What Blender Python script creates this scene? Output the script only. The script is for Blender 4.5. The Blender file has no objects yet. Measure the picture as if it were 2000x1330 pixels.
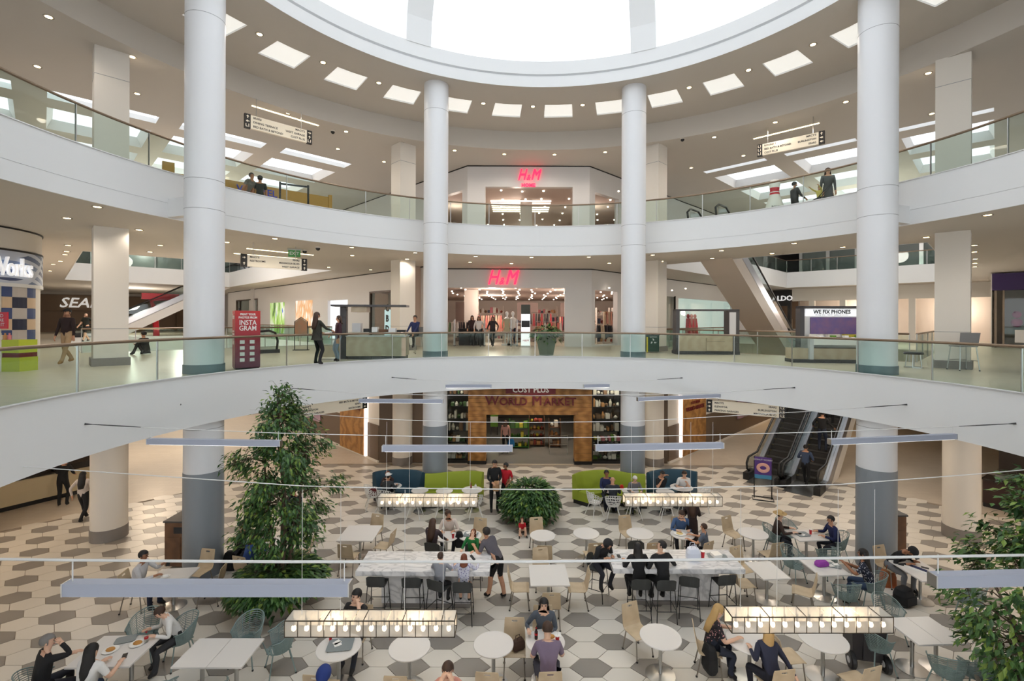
import bpy, bmesh, math, random
from math import pi, sin, cos, tan, radians as rad, atan2, hypot, sqrt
from mathutils import Vector, Matrix, geometry as mgeo
random.seed(7)
SC = bpy.context.scene
COL = SC.collection
# ---------------------------------------------------------------- camera, sky, exposure
F, CX, CY, ROLL, CZ = 934.0, 1013.0, 624.4, 0.004, 6.8      # pixels in the 2000x1330 frame; eye height over the ground floor
cam = bpy.data.cameras.new('camera')
cam.sensor_width = 36.0
cam.lens = F / 2000 * 36.0
cam.shift_x = (1000 - CX) / 2000
cam.shift_y = (CY - 665) / 2000
cam.clip_start = 0.05
cam.clip_end = 400
camo = bpy.data.objects.new('camera', cam)
COL.objects.link(camo)
camo.matrix_world = Matrix.Translation((0, 0, CZ)) @ Matrix.Rotation(rad(90), 4, 'X') @ Matrix.Rotation(ROLL, 4, 'Z')
SC.camera = camo
W = bpy.data.worlds.new('overcast_sky')
SC.world = W
W.use_nodes = True
bgn = W.node_tree.nodes['Background']
bgn.inputs[0].default_value = (0.93, 0.965, 1.0, 1)
bgn.inputs[1].default_value = 1.6
SC.view_settings.view_transform = 'Standard'
SC.view_settings.look = 'None'
SC.view_settings.exposure = 0.33
SC.view_settings.gamma = 1.0
SC.view_settings.use_curve_mapping = False
cy = SC.cycles; cy.use_adaptive_sampling = True; cy.adaptive_threshold = .09; cy.adaptive_min_samples = 10; cy.max_bounces = 4; cy.diffuse_bounces = 3; cy.glossy_bounces = 2; cy.transmission_bounces = 2; cy.transparent_max_bounces = 24; cy.caustics_reflective = False; cy.caustics_refractive = False; cy.sample_clamp_indirect = 4
LAMP_L1, LAMP_L2, LAMP_L3 = 70, 70, 70           # watts of the recessed lamps under each slab

# ---------------------------------------------------------------- pixel -> place helpers (known real planes only)
def ray(px, py):
    u, v = px - CX, py - CY
    c, s = cos(ROLL), sin(ROLL)
    u, v = c * u + s * v, -s * u + c * v
    return Vector((u / F, 1.0, -v / F))
def PZ(px, py, z=0.0):
    d = ray(px, py)
    t = (z - CZ) / d.z
    return Vector((d.x * t, t, z))
def PY(px, py, y):
    d = ray(px, py)
    return Vector((d.x * y, y, CZ + d.z * y))
RC0 = Vector((0.84, 9.5))                      # centre of the rotunda
def PR(px, py, r):                             # far hit of the rotunda cylinder of radius r
    d = ray(px, py)
    a = d.x ** 2 + 1
    b = -2 * (d.x * RC0.x + RC0.y)
    c = RC0.x ** 2 + RC0.y ** 2 - r * r
    t = (-b + sqrt(b * b - 4 * a * c)) / (2 * a)
    return Vector((d.x * t, t, CZ + d.z * t))
def PP(px, py, p0, ang):                       # hit of a vertical wall through p0 with plan direction ang (deg)
    d = ray(px, py)
    n = Vector((-sin(rad(ang)), cos(rad(ang))))
    t = (n.x * p0[0] + n.y * p0[1]) / (n.x * d.x + n.y)
    return Vector((d.x * t, t, CZ + d.z * t))
def rp(r, a, z):                               # rotunda polar, a in degrees from +Y towards +X
    return Vector((RC0.x + r * sin(rad(a)), RC0.y + r * cos(rad(a)), z))
def rang(p):
    return math.degrees(atan2(p.x - RC0.x, p.y - RC0.y))

# ---------------------------------------------------------------- materials
MC = {}
def lin(c):
    return tuple(((x / 255.) / 12.92 if x / 255. <= .04045 else ((x / 255. + .055) / 1.055) ** 2.4) for x in c) + (1,)
def mat(name, rgb, rough=.5, metal=0., emit=0., noise=0., nscale=8., spec=.5, kind=None, rgb2=None, bump=0., quiet=True):
    """procedural material; rgb are sRGB 0-255; noise mixes towards rgb2"""
    if name in MC: return MC[name]
    m = bpy.data.materials.new(name); MC[name] = m
    m.use_nodes = True
    nt = m.node_tree; P = nt.nodes['Principled BSDF']
    P.inputs['Base Color'].default_value = lin(rgb)
    P.inputs['Roughness'].default_value = rough
    P.inputs['Metallic'].default_value = metal
    P.inputs['Specular IOR Level'].default_value = spec
    m.diffuse_color = lin(rgb)
    if emit:
        P.inputs['Emission Color'].default_value = lin(rgb)
        P.inputs['Emission Strength'].default_value = emit
        if quiet: m.cycles.emission_sampling = 'NONE'
    if noise or kind:
        tc = nt.nodes.new('ShaderNodeTexCoord')
        mp = nt.nodes.new('ShaderNodeMapping'); nt.links.new(tc.outputs['Object'], mp.inputs[0])
        if kind == 'wave':
            t = nt.nodes.new('ShaderNodeTexWave'); t.inputs['Scale'].default_value = nscale; t.inputs['Distortion'].default_value = 9; t.inputs['Detail'].default_value = 3; t.inputs['Detail Scale'].default_value = .7
            mp.inputs['Scale'].default_value = (.25, 1, 1); fo = t.outputs[1]
        elif kind == 'marble':
            t = nt.nodes.new('ShaderNodeTexNoise'); t.inputs['Scale'].default_value = nscale; t.inputs['Detail'].default_value = 8; t.inputs['Distortion'].default_value = 1.6
            mp.inputs['Rotation'].default_value = (.3, .5, .7); mp.inputs['Scale'].default_value = (1, 3, 1)
            r = nt.nodes.new('ShaderNodeValToRGB'); r.color_ramp.elements[0].position = .42; r.color_ramp.elements[1].position = .5
            r.color_ramp.elements[0].color = (0, 0, 0, 1); r.color_ramp.elements[1].color = (1, 1, 1, 1)
            e = r.color_ramp.elements.new(.56); e.color = (.12, .12, .12, 1); nt.links.new(t.outputs[0], r.inputs[0]); fo = r.outputs[0]
        elif kind == 'dots':
            t = nt.nodes.new('ShaderNodeTexVoronoi'); t.inputs['Scale'].default_value = nscale; r = nt.nodes.new('ShaderNodeMath'); r.operation = 'LESS_THAN'; r.inputs[1].default_value = .3
            nt.links.new(t.outputs['Distance'], r.inputs[0]); fo = r.outputs[0]
        elif kind == 'plank':
            t = nt.nodes.new('ShaderNodeTexBrick'); t.inputs['Scale'].default_value = nscale; t.inputs['Color1'].default_value = (0, 0, 0, 1); t.inputs['Color2'].default_value = (.5, .5, .5, 1); t.inputs['Mortar'].default_value = (1, 1, 1, 1); t.inputs['Mortar Size'].default_value = .012
            fo = t.outputs[0]
        else:
            t = nt.nodes.new('ShaderNodeTexNoise'); t.inputs['Scale'].default_value = nscale; t.inputs['Detail'].default_value = 5; fo = t.outputs[0]
        nt.links.new(mp.outputs[0], t.inputs['Vector'])
        mx = nt.nodes.new('ShaderNodeMix'); mx.data_type = 'RGBA'
        c2 = rgb2 or tuple(x * .82 for x in rgb)
        mx.inputs['A'].default_value = lin(rgb); mx.inputs['B'].default_value = lin(c2)
        ml = nt.nodes.new('ShaderNodeMath'); ml.operation = 'MULTIPLY'; ml.inputs[1].default_value = noise or 1.
        nt.links.new(fo, ml.inputs[0]); nt.links.new(ml.outputs[0], mx.inputs['Factor'])
        nt.links.new(mx.outputs['Result'], P.inputs['Base Color'])
        if bump:
            b = nt.nodes.new('ShaderNodeBump'); b.inputs['Strength'].default_value = bump; b.inputs['Distance'].default_value = .01
            nt.links.new(fo, b.inputs['Height']); nt.links.new(b.outputs[0], P.inputs['Normal'])
    return m
def glass(name, tint=(225, 238, 232), refl=.08, rough=.02):
    if name in MC: return MC[name]
    m = bpy.data.materials.new(name); MC[name] = m; m.use_nodes = True
    nt = m.node_tree; nt.nodes.clear()
    o = nt.nodes.new('ShaderNodeOutputMaterial'); mx = nt.nodes.new('ShaderNodeMixShader')
    t = nt.nodes.new('ShaderNodeBsdfTransparent'); t.inputs[0].default_value = lin(tint)
    g = nt.nodes.new('ShaderNodeBsdfGlossy'); g.inputs['Roughness'].default_value = rough
    lw = nt.nodes.new('ShaderNodeLayerWeight'); lw.inputs[0].default_value = .5
    pw = nt.nodes.new('ShaderNodeMath'); pw.operation = 'POWER'; pw.inputs[1].default_value = 5.; ma = nt.nodes.new('ShaderNodeMath'); ma.operation = 'MULTIPLY_ADD'; ma.inputs[1].default_value = .6; ma.inputs[2].default_value = refl * .5
    nt.links.new(lw.outputs['Facing'], pw.inputs[0]); nt.links.new(pw.outputs[0], ma.inputs[0]); nt.links.new(ma.outputs[0], mx.inputs[0]); nt.links.new(t.outputs[0], mx.inputs[1]); nt.links.new(g.outputs[0], mx.inputs[2]); nt.links.new(mx.outputs[0], o.inputs[0])
    m.diffuse_color = lin(tint)[:3] + (.3,)
    return m
WHITE = mat('white_paint', (228, 229, 230), .55, noise=.15, nscale=1.2, rgb2=(220, 221, 223))
WHITE2 = mat('white_column_paint', (226, 227, 230), .45)
CEIL = mat('warm_white_ceiling_plaster', (206, 200, 192), .8, noise=.2, nscale=.6, rgb2=(198, 191, 182))
GREYB = mat('blue_grey_column_cladding', (136, 142, 148), .4)
CREAM = mat('cream_wall_paint', (226, 220, 211), .6)
LILAC = mat('cool_white_shopfront_panel', (222, 219, 218), .4)
STEEL = mat('brushed_steel', (190, 190, 188), .28, 1.)
CHROME = mat('polished_chrome', (205, 205, 205), .3, 1.)
BRONZE = mat('bronze_handrail', (140, 122, 104), .35, .7)
BLACK = mat('black_metal', (26, 26, 28), .45)
DARK = mat('charcoal_laminate', (58, 58, 60), .5)
RAILG = glass('green_tinted_railing_glass', (240, 248, 245), .05)
CLEARG = glass('clear_shop_glass', (240, 244, 243))
SKYG = glass('skylight_glass', (250, 252, 253))
WOODD = mat('walnut_veneer', (112, 76, 48), .45, noise=.8, nscale=3, kind='wave', rgb2=(86, 56, 34))
WOODL = mat('pale_oak_laminate', (186, 170, 146), .5, noise=.6, nscale=3, kind='wave', rgb2=(168, 150, 126))
ORD = ('first', 'second', 'third', 'fourth', 'fifth', 'sixth', 'seventh', 'eighth', 'ninth', 'tenth', 'eleventh', 'twelfth', 'thirteenth', 'fourteenth', 'fifteenth', 'sixteenth', 'seventeenth', 'eighteenth', 'nineteenth', 'twentieth')
def nth(k): return ORD[k] if k < 20 else ('twenty ' + ORD[k - 20] if k < 29 else ('thirtieth' if k == 29 else 'thirty ' + ORD[k - 30]))
GRIDLIT = mat('warm_lamp_lens', (255, 226, 170), .4, emit=9.)
# ---------------------------------------------------------------- mesh collector
class G:
    def __init__(s): s.v = []; s.f = []; s.m = []
    def add(s, vs, fs, mi=0):
        b = len(s.v); s.v += [tuple(x) for x in vs]
        s.f += [tuple(b + i for i in f) for f in fs]; s.m += [mi] * len(fs); return s
    def poly(s, pts, mi=0): return s.add(pts, [tuple(range(len(pts)))], mi)
    def box(s, x0, x1, y0, y1, z0, z1, mi=0):
        return s.add([(x0, y0, z0), (x1, y0, z0), (x1, y1, z0), (x0, y1, z0), (x0, y0, z1), (x1, y0, z1), (x1, y1, z1), (x0, y1, z1)],
                     [(3, 2, 1, 0), (4, 5, 6, 7), (0, 1, 5, 4), (1, 2, 6, 5), (2, 3, 7, 6), (3, 0, 4, 7)], mi)
    def rbox(s, c, size, rz=0, mi=0, rx=0):    # centred box with rotation
        R = Matrix.Rotation(rz, 3, 'Z') @ Matrix.Rotation(rx, 3, 'X'); c = Vector(c); h = [k / 2 for k in size]
        vs = [c + R @ Vector((x * h[0], y * h[1], z * h[2])) for z in (-1, 1) for x, y in ((-1, -1), (1, -1), (1, 1), (-1, 1))]
        return s.add(vs, [(3, 2, 1, 0), (4, 5, 6, 7), (0, 1, 5, 4), (1, 2, 6, 5), (2, 3, 7, 6), (3, 0, 4, 7)], mi)
    def lathe(s, prof, n=24, c=(0, 0), mi=0, cap=True, a0=0, a1=360):
        full = abs(a1 - a0) >= 360; k = n if full else n + 1
        vs = []; fs = []
        for r, z in prof:
            for i in range(k):
                a = rad(a0 + (a1 - a0) * i / n); vs.append((c[0] + r * sin(a), c[1] + r * cos(a), z))
        for j in range(len(prof) - 1):
            for i in range(n):
                i2 = (i + 1) % k
                fs.append((j * k + i, (j + 1) * k + i, (j + 1) * k + i2, j * k + i2))
        if cap and full:
            if prof[0][0] > 1e-4: fs.append(tuple(range(k)))
            if prof[-1][0] > 1e-4: fs.append(tuple(reversed([(len(prof) - 1) * k + i for i in range(k)])))
        return s.add(vs, fs, mi)
    def cyl(s, c, r, z0, z1, n=20, mi=0, r1=None): return s.lathe([(r, z0), (r if r1 is None else r1, z1)], n, (c[0], c[1]), mi)
    def tube(s, pts, r, n=6, mi=0, closed=False):
        pts = [Vector(p) for p in pts]; k = len(pts); vs = []; fs = []
        rs = r if isinstance(r, (list, tuple)) else [r] * k
        up = None
        for i, p in enumerate(pts):
            a = pts[(i - 1) % k] if (closed or i) else p; b = pts[(i + 1) % k] if (closed or i < k - 1) else p
            t = (b - a); t = t.normalized() if t.length > 1e-9 else Vector((0, 0, 1))
            if up is None:
                up = Vector((0, 0, 1)) if abs(t.z) < .9 else Vector((1, 0, 0))
            x = t.cross(up); x = x.normalized() if x.length > 1e-6 else t.orthogonal().normalized(); y = x.cross(t).normalized(); up = y
            for j in range(n):
                q = 2 * pi * j / n; vs.append(p + (x * cos(q) + y * sin(q)) * rs[i])
        for i in range(k if closed else k - 1):
            i2 = (i + 1) % k
            for j in range(n): fs.append((i * n + j, i * n + (j + 1) % n, i2 * n + (j + 1) % n, i2 * n + j))
        if not closed: fs += [tuple(reversed(range(n))), tuple((k - 1) * n + j for j in range(n))]
        return s.add(vs, fs, mi)
    def prism(s, poly, z0, z1, mi=0):
        n = len(poly)
        ar = sum(poly[i][0] * poly[(i + 1) % n][1] - poly[(i + 1) % n][0] * poly[i][1] for i in range(n))
        if ar < 0: poly = list(reversed(poly))
        vs = [(p[0], p[1], z0) for p in poly] + [(p[0], p[1], z1) for p in poly]
        return s.add(vs, [tuple(reversed(range(n))), tuple(range(n, 2 * n))] + [(i, (i + 1) % n, n + (i + 1) % n, n + i) for i in range(n)], mi)
    def hull2(s, A, B, mi=0):                  # loft between two rings of equal length with caps
        n = len(A)
        return s.add(list(A) + list(B), [tuple(reversed(range(n))), tuple(range(n, 2 * n))] + [(i, (i + 1) % n, n + (i + 1) % n, n + i) for i in range(n)], mi)
    def arc(s, r0, r1, z0, z1, a0, a1, n=48, mi=0, c=None):   # ring sector (solid) about the rotunda centre
        c = c or RC0; vs = []; fs = []
        for i in range(n + 1):
            a = rad(a0 + (a1 - a0) * i / n)
            for r, z in ((r0, z0), (r1, z0), (r1, z1), (r0, z1)): vs.append((c[0] + r * sin(a), c[1] + r * cos(a), z))
        for i in range(n):
            for j in range(4): fs.append((4 * i + j, 4 * i + (j + 1) % 4, 4 * i + 4 + (j + 1) % 4, 4 * i + 4 + j))
        if abs(a1 - a0) < 359.9: fs += [(3, 2, 1, 0), (4 * n, 4 * n + 1, 4 * n + 2, 4 * n + 3)]
        return s.add(vs, fs, mi)
    def ball(s, c, r, n=10, m=7, mi=0):
        r = (r, r, r) if not isinstance(r, (tuple, list)) else r
        vs = [(c[0], c[1], c[2] - r[2])]; fs = []
        for j in range(1, m):
            t = -pi / 2 + pi * j / m
            for i in range(n):
                a = 2 * pi * i / n; vs.append((c[0] + r[0] * cos(t) * cos(a), c[1] + r[1] * cos(t) * sin(a), c[2] + r[2] * sin(t)))
        vs.append((c[0], c[1], c[2] + r[2])); L = len(vs) - 1
        for i in range(n): fs.append((0, 1 + (i + 1) % n, 1 + i)); fs.append((L, 1 + (m - 2) * n + i, 1 + (m - 2) * n + (i + 1) % n))
        for j in range(m - 2):
            for i in range(n): fs.append((1 + j * n + i, 1 + j * n + (i + 1) % n, 1 + (j + 1) * n + (i + 1) % n, 1 + (j + 1) * n + i))
        return s.add(vs, fs, mi)
    def mesh(s, name, mats, smooth=False, clean=False):
        me = bpy.data.meshes.new(name); me.from_pydata(s.v, [], s.f)
        for m in (mats if isinstance(mats, (list, tuple)) else [mats]): me.materials.append(m)
        if any(s.m): me.polygons.foreach_set('material_index', s.m)
        bm = bmesh.new(); bm.from_mesh(me); bmesh.ops.recalc_face_normals(bm, faces=bm.faces); bm.to_mesh(me); bm.free()
        if smooth is True: me.polygons.foreach_set('use_smooth', [True] * len(me.polygons))
        elif smooth:
            me.polygons.foreach_set('use_smooth', [True] * len(me.polygons)); me.set_sharp_from_angle(angle=rad(smooth))
        return me
    def build(s, name, mats, parent=None, smooth=False, loc=None, rz=0):
        o = bpy.data.objects.new(name, s.mesh(name, mats, smooth)); COL.objects.link(o)
        if parent: o.parent = parent
        if loc is not None: o.location = loc
        if rz: o.rotation_euler = (0, 0, rz)
        return o
def tag(o, label, cat, group=None, kind=None):
    o['label'] = label; o['category'] = cat
    if group: o['group'] = group
    if kind: o['kind'] = kind
    return o
def struct(o, label, cat='structure'):
    o['kind'] = 'structure'; o['label'] = label; o['category'] = cat; return o
def thing(name, label, cat, loc=(0, 0, 0), rz=0, group=None, sc=1):
    o = bpy.data.objects.new(name, None); COL.objects.link(o); o.empty_display_size = .1
    o.location = loc; o.rotation_euler = (0, 0, rz); o.scale = (sc, sc, sc)
    return tag(o, label, cat, group)
def dup(root, loc, rz, label=None, group=None, sc=None):
    def cp(o, par):
        c = o.copy(); COL.objects.link(c); c.parent = par
        for ch in KIDS.get(o.name, []): cp(ch, c)
        return c
    r = root.copy(); COL.objects.link(r); r.location = loc; r.rotation_euler = (0, 0, rz)
    if sc: r.scale = (sc, sc, sc)
    if label: r['label'] = label
    if group: r['group'] = group
    for ch in KIDS.get(root.name, []): cp(ch, r)
    return r
KIDS = {}
def free(o, root, label, cat, group=None):      # a thing that rests on or hangs from another thing: top level, at its real place
    o.parent = None; o.matrix_world = Matrix.LocRotScale(root.location, root.rotation_euler, root.scale) @ o.matrix_basis; return tag(o, label, cat, group)
def proto(root):                                # remember the parts of a thing so that it can be copied in loops
    for o in [root] + list(root.children_recursive): KIDS[o.name] = list(o.children)
    return root
def text(s, size, mat_, parent=None, loc=(0, 0, 0), rz=0, ext=.01, bold=0., shear=0., name='lettering', ax='CENTER', sx=1., rot=None):
    c = bpy.data.curves.new(name, 'FONT'); c.body = s; c.size = size; c.extrude = ext; c.offset = bold; c.shear = shear; c.align_x = ax; c.align_y = 'CENTER'; c.resolution_u = 2
    c.materials.append(mat_); t = bpy.data.objects.new(name, c); me = bpy.data.meshes.new_from_object(t); bpy.data.objects.remove(t); bpy.data.curves.remove(c)
    o = bpy.data.objects.new(name, me); COL.objects.link(o); o.parent = parent
    o.location = loc; o.rotation_euler = rot or (rad(90), 0, rz); o.scale = (sx, 1, 1); return o
def plate(outer, holes, z):                     # flat polygon with holes -> verts, faces
    pts = []; edges = []
    for loop in [outer] + holes:
        b = len(pts); pts += [Vector((p[0], p[1])) for p in loop]; n = len(loop); edges += [(b + i, b + (i + 1) % n) for i in range(n)]
    r = mgeo.delaunay_2d_cdt(pts, edges, [], 0, 1e-5)
    V, Fc = r[0], r[2]
    def inside(p, lp):
        c = False; n = len(lp)
        for i in range(n):
            a = lp[i]; b = lp[(i + 1) % n]
            if (a[1] > p[1]) != (b[1] > p[1]) and p[0] < (b[0] - a[0]) * (p[1] - a[1]) / (b[1] - a[1]) + a[0]: c = not c
        return c
    fs = []
    for f in Fc:
        m = sum((V[i] for i in f), Vector((0, 0))) / len(f)
        if inside(m, outer) and not any(inside(m, h) for h in holes): fs.append(tuple(f))
    return [(p.x, p.y, z) for p in V], fs
def slab(g, outer, holes, z0, z1, mi=0):
    v, f = plate(outer, holes, z0); g.add(v, [tuple(reversed(x)) for x in f], mi)
    v, f = plate(outer, holes, z1); g.add(v, f, mi)
    for lp in [outer] + holes:
        n = len(lp)
        for i in range(n):
            a, b = lp[i], lp[(i + 1) % n]
            g.add([(a[0], a[1], z0), (b[0], b[1], z0), (b[0], b[1], z1), (a[0], a[1], z1)], [(0, 1, 2, 3)], mi)
    return g
def circle(r, n=72, a0=0, a1=360, c=None):
    c = c or RC0
    return [(c[0] + r * sin(rad(a0 + (a1 - a0) * i / n)), c[1] + r * cos(rad(a0 + (a1 - a0) * i / n))) for i in range(n)]
# ================================================================ structure of the place
Z2, Z2B, Z3, Z3B, ZC, ZS, ZR = 5.35, 4.11, 10.80, 9.565, 14.98, 15.83, 16.78   # floors, slab undersides, ceilings, skylight rim
R2, R3, RCOL, ROC, RDROP = 9.3, 11.16, 9.85, 9.0, 13.49
CANG = (-70.25, -24.3, 21.6, 67.5)             # angles of the round columns
S2 = sqrt(.5)
def sd(s, d): return ((s - d) * S2, (s + d) * S2)   # corridor frame: s runs back-right, d runs back-left
def rect_sd(s0, s1, d0, d1): return [sd(s0, d0), sd(s1, d0), sd(s1, d1), sd(s0, d1)]
HOLE_L = rect_sd(1.2, 11.7, 26.7, 47.5)
HOLE_R = rect_sd(21.9, 44.0, 1.7, 12.4)
HOLE_R2 = rect_sd(21.9, 31.3, 2.0, 12.4)
OUT = [(-62, -5), (62, -5), (62, 66), (-62, 66)]
TILE_L = mat('pale_stone_floor_tile', (224, 218, 208), .35, noise=.35, nscale=2.2, rgb2=(212, 204, 192), spec=.4)
TILE_D = mat('taupe_stone_floor_tile', (150, 144, 137), .38, noise=.3, nscale=3, rgb2=(138, 131, 124), spec=.4)
for m_ in (TILE_L, TILE_D):                    # each tile a little different
    nt = m_.node_tree; P = nt.nodes['Principled BSDF']; src = P.inputs['Base Color'].links[0].from_socket
    oi = nt.nodes.new('ShaderNodeObjectInfo'); hs = nt.nodes.new('ShaderNodeHueSaturation'); mr = nt.nodes.new('ShaderNodeMapRange')
    mr.inputs[3].default_value = .94; mr.inputs[4].default_value = 1.05
    nt.links.new(oi.outputs['Random'], mr.inputs[0]); nt.links.new(mr.outputs[0], hs.inputs['Value']); nt.links.new(src, hs.inputs['Color']); nt.links.new(hs.outputs[0], P.inputs['Base Color'])
GROUT = mat('grey_grout', (150, 138, 124), .8)
PAVE = mat('tan_plank_corridor_paving', (196, 184, 168), .4, noise=.5, nscale=.9, kind='plank', rgb2=(176, 163, 146))
FL2 = mat('beige_upper_floor_tile', (205, 196, 178), .3, noise=.45, nscale=.55, kind='plank', rgb2=(186, 177, 160))

fl = G().box(-62, 62, -5, 66, -.3, -.012).build('floor', PAVE); struct(fl, 'ground floor paved with pale and taupe stone hexagons', 'floor')
fl.data.transform(Matrix.Rotation(0, 4, 'Z'))
TP, TH, TW = .5945, .502, .841                 # column pitch, tile depth, tile width
TT = 2 * TP - TW
def hexmesh(nm, m, g=.006):
    w, t, h = TW / 2 - g * 1.4, TT / 2 - g * .4, TH / 2 - g
    return G().prism([(w, 0), (t, h), (-t, h), (-w, 0), (-t, -h), (t, -h)], -.012, 0).mesh(nm, m)
hm = (hexmesh('tile', TILE_L), hexmesh('tile', TILE_D))
def hexzone(x, y): return y < 22.3 and abs(x - .84) + y < 32.5 and abs(x - .84) < 17.5
cand = []
for i in range(-36, 36):
    for j in range(-8, 44):
        x = 1.44 + i * TP; y = 9.354 + (j + (.5 if i % 2 else 0)) * TH
        if y < 6.2 or not hexzone(x, y): continue
        if abs(x / y) > 1.22: continue
        dk = (j % 3 == 0) if i % 2 == 0 else (j % 3 == 1)
        cand.append((y * y + .35 * x * x, x, y, dk))
cand.sort()
near = [c for c in cand if abs(c[1] / c[2]) < 1.13 and c[2] > 8.3][:300]
ns = set((round(c[1], 3), round(c[2], 3)) for c in near)
for _, x, y, dk in near:
    o = bpy.data.objects.new('tile', hm[dk]); COL.objects.link(o); o.location = (x, y, 0); o.parent = fl
gs = G()
for _, x, y, dk in cand:
    if (round(x, 3), round(y, 3)) in ns: continue
    w, t, h = TW / 2 - .008, TT / 2 - .003, TH / 2 - .006
    gs.prism([(x + w, y), (x + t, y + h), (x - t, y + h), (x - w, y), (x - t, y - h), (x + t, y - h)], -.012, 0, int(dk))
o = gs.build('tile_field', [TILE_L, TILE_D], fl); o['kind'] = 'stuff'; o['label'] = 'far field of pale and taupe hexagon tiles'
zone = [(-16.6, 6), (-16.6, 15.1), (-9.3, 22.45), (10.9, 22.45), (18.3, 15.1), (18.3, 6)]
G().poly([(x, y, -.0105) for x, y in zone]).build('grout_bed', GROUT, fl)
gp = G(); v, f = plate(OUT, [zone], -.001); gp.add(v, f); gp.build('corridor_paving', PAVE, fl)

# mezzanine (second level) slab with its round well and the side wells
g = G(); slab(g, OUT, [circle(R2, 96), HOLE_L, HOLE_R2], Z2B, Z2)
o = g.build('floor_mezzanine', [FL2]); struct(o, 'second level floor slab with beige tiles around the round well', 'floor')
g2 = G().arc(R2 - .03, R2, Z2B - .01, Z2 + .025, 0, 360, 144)
o = g2.build('trim_1', WHITE, smooth=40); struct(o, 'smooth white curved fascia around the edge of the second level', 'fascia')
for k, H in enumerate((HOLE_L, HOLE_R)):
    g = G()
    for i in range(4):
        a, b = Vector(H[i]), Vector(H[(i + 1) % 4]); n = Vector((b.y - a.y, a.x - b.x)).normalized() * .03
        c = (Vector(H[0]) + Vector(H[2])) / 2
        if n.dot(c - a) < 0: n = -n
        g.prism([a, b, b + n, a + n], Z3B - .01, Z3 + .02)
        if H is HOLE_L: g.prism([a, b, b + n, a + n], Z2B - .01, Z2 + .02)
    struct(g.build('trim_%d' % (2 + k), WHITE), ['white slab fascias around the side well behind the red photo kiosk', 'white slab fascias around the side well beside the beige escalator'][k], 'fascia')
# third level slab
g = G(); slab(g, OUT, [circle(R3, 96), HOLE_L, HOLE_R], Z3B, Z3)
o = g.build('ceiling_mezzanine', [CEIL]); struct(o, 'plain warm white soffit over the second level', 'ceiling')
g = G().arc(R3 - .05, R3, Z3B + .41, Z3 + .025, 0, 360, 144).arc(R3 - .035, R3, Z3B + .40, Z3B + .41, 0, 360, 144).arc(R3 - .05, R3, Z3B - .01, Z3B + .40, 0, 360, 144)
o = g.build('trim_4', WHITE, smooth=40); struct(o, 'smooth white curved fascia band around the third level with a thin shadow joint', 'fascia')
# top ceiling with skylight coffers
COF = [rect_sd(a, b, c, d) for a, b in ((-3.9, -.75), (.15, 3.4), (4.2, 7.45), (8.3, 11.6)) for c, d in ((24.1, 25.0), (26.1, 29.05), (30.2, 33.2), (34.3, 37.3), (38.4, 41.4), (42.5, 45.5))]
COF += [rect_sd(c, d, a, b) for a, b in ((-4., -1.), (.1, 3.05), (4.5, 7.4), (8.3, 11.45)) for c, d in ((25.75, 26.2), (27.25, 30.2), (31.2, 34.4), (35.4, 38.4), (39.4, 42.4))]
g = G(); v, f = plate(OUT, [circle(RDROP, 96)] + COF, ZC); g.add(v, f)
o = g.build('ceiling_outer', CEIL); struct(o, 'warm white ceiling over the third level', 'ceiling')
LIT = mat('white_skylight_shaft', (240, 240, 240), .7)
def SKL(k):
    n_ = 6 if k < 24 else 5; kk = k if k < 24 else k - 24; a, b = kk // n_, kk % n_; side = 'left' if k < 24 else 'right'
    col = ORD[a] if side == 'left' else ORD[3 - a]
    return ('narrow skylight slot, %s from the left in the ceiling of the %s corridor' % (col, side)) if b == 0 else ('square skylight coffer, %s from the left in row %s of the %s corridor ceiling' % (col, ('one', 'two', 'three', 'four', 'five')[b - 1], side))
for k, q in enumerate(COF):
    c = sum((Vector(p) for p in q), Vector((0, 0))) / 4; narrow = min((Vector(q[1]) - Vector(q[0])).length, (Vector(q[2]) - Vector(q[1])).length) < 1.2
    top = [c + (Vector(p) - c) * (1. if narrow else .88) for p in q]; zt = ZC + (.2 if narrow else .4)
    g = G()
    for i in range(4):
        j = (i + 1) % 4; g.add([(*q[i], ZC), (*q[j], ZC), (*top[j], zt), (*top[i], zt)], [(0, 1, 2, 3)])
    t = thing('skylight', SKL(k), 'skylight', (0, 0, 0), group='%s skylights, %s corridor' % ('narrow' if narrow else 'square', 'left' if k < 24 else 'right'))
    g.build('shaft', LIT, t)
    G().poly([(*p, zt) for p in top]).build('pane', SKYG, t)
# inner soffit ring with its bright panels, drop beam, skylight rim
PAN = [(-7 + 11.3 * k, 10.61, 11.88) for k in range(-6, 8)]
holes = []
for a, r0, r1 in PAN:
    h = 3.05; holes.append([tuple(rp(r0, a - h, 0).xy), tuple(rp(r0 * 1.0015, a, 0).xy), tuple(rp(r0, a + h, 0).xy), tuple(rp(r1, a + h, 0).xy), tuple(rp(r1, a - h, 0).xy)])
g = G(); v, f = plate(circle(RDROP + .02, 96), [circle(ROC, 96)] + holes, ZS); g.add(v, f)
o = g.build('ceiling_ring', CEIL); struct(o, 'round ceiling ring below the skylight with white panels set in it', 'ceiling')
PANM = mat('luminous_ceiling_panel', (246, 246, 242), .6, emit=.5, quiet=False)
for k, q in enumerate(holes):
    a = PAN[k][0]
    g = G()
    for i in range(5):
        j = (i + 1) % 5; g.add([(*q[i], ZS), (*q[j], ZS), (*q[j], ZS + .06), (*q[i], ZS + .06)], [(0, 1, 2, 3)])
    t = thing('ceiling_panel', 'white ceiling panel, %s from the left in the soffit ring under the skylight' % ORD[k], 'ceiling panel', group='white panels in the soffit ring')
    g.build('edge', LIT, t); G().poly([(*p, ZS + .06) for p in q]).build('diffuser', PANM, t)
g = G().arc(RDROP, RDROP + .35, ZC - .02, ZS + .25, 0, 360, 120)
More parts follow.
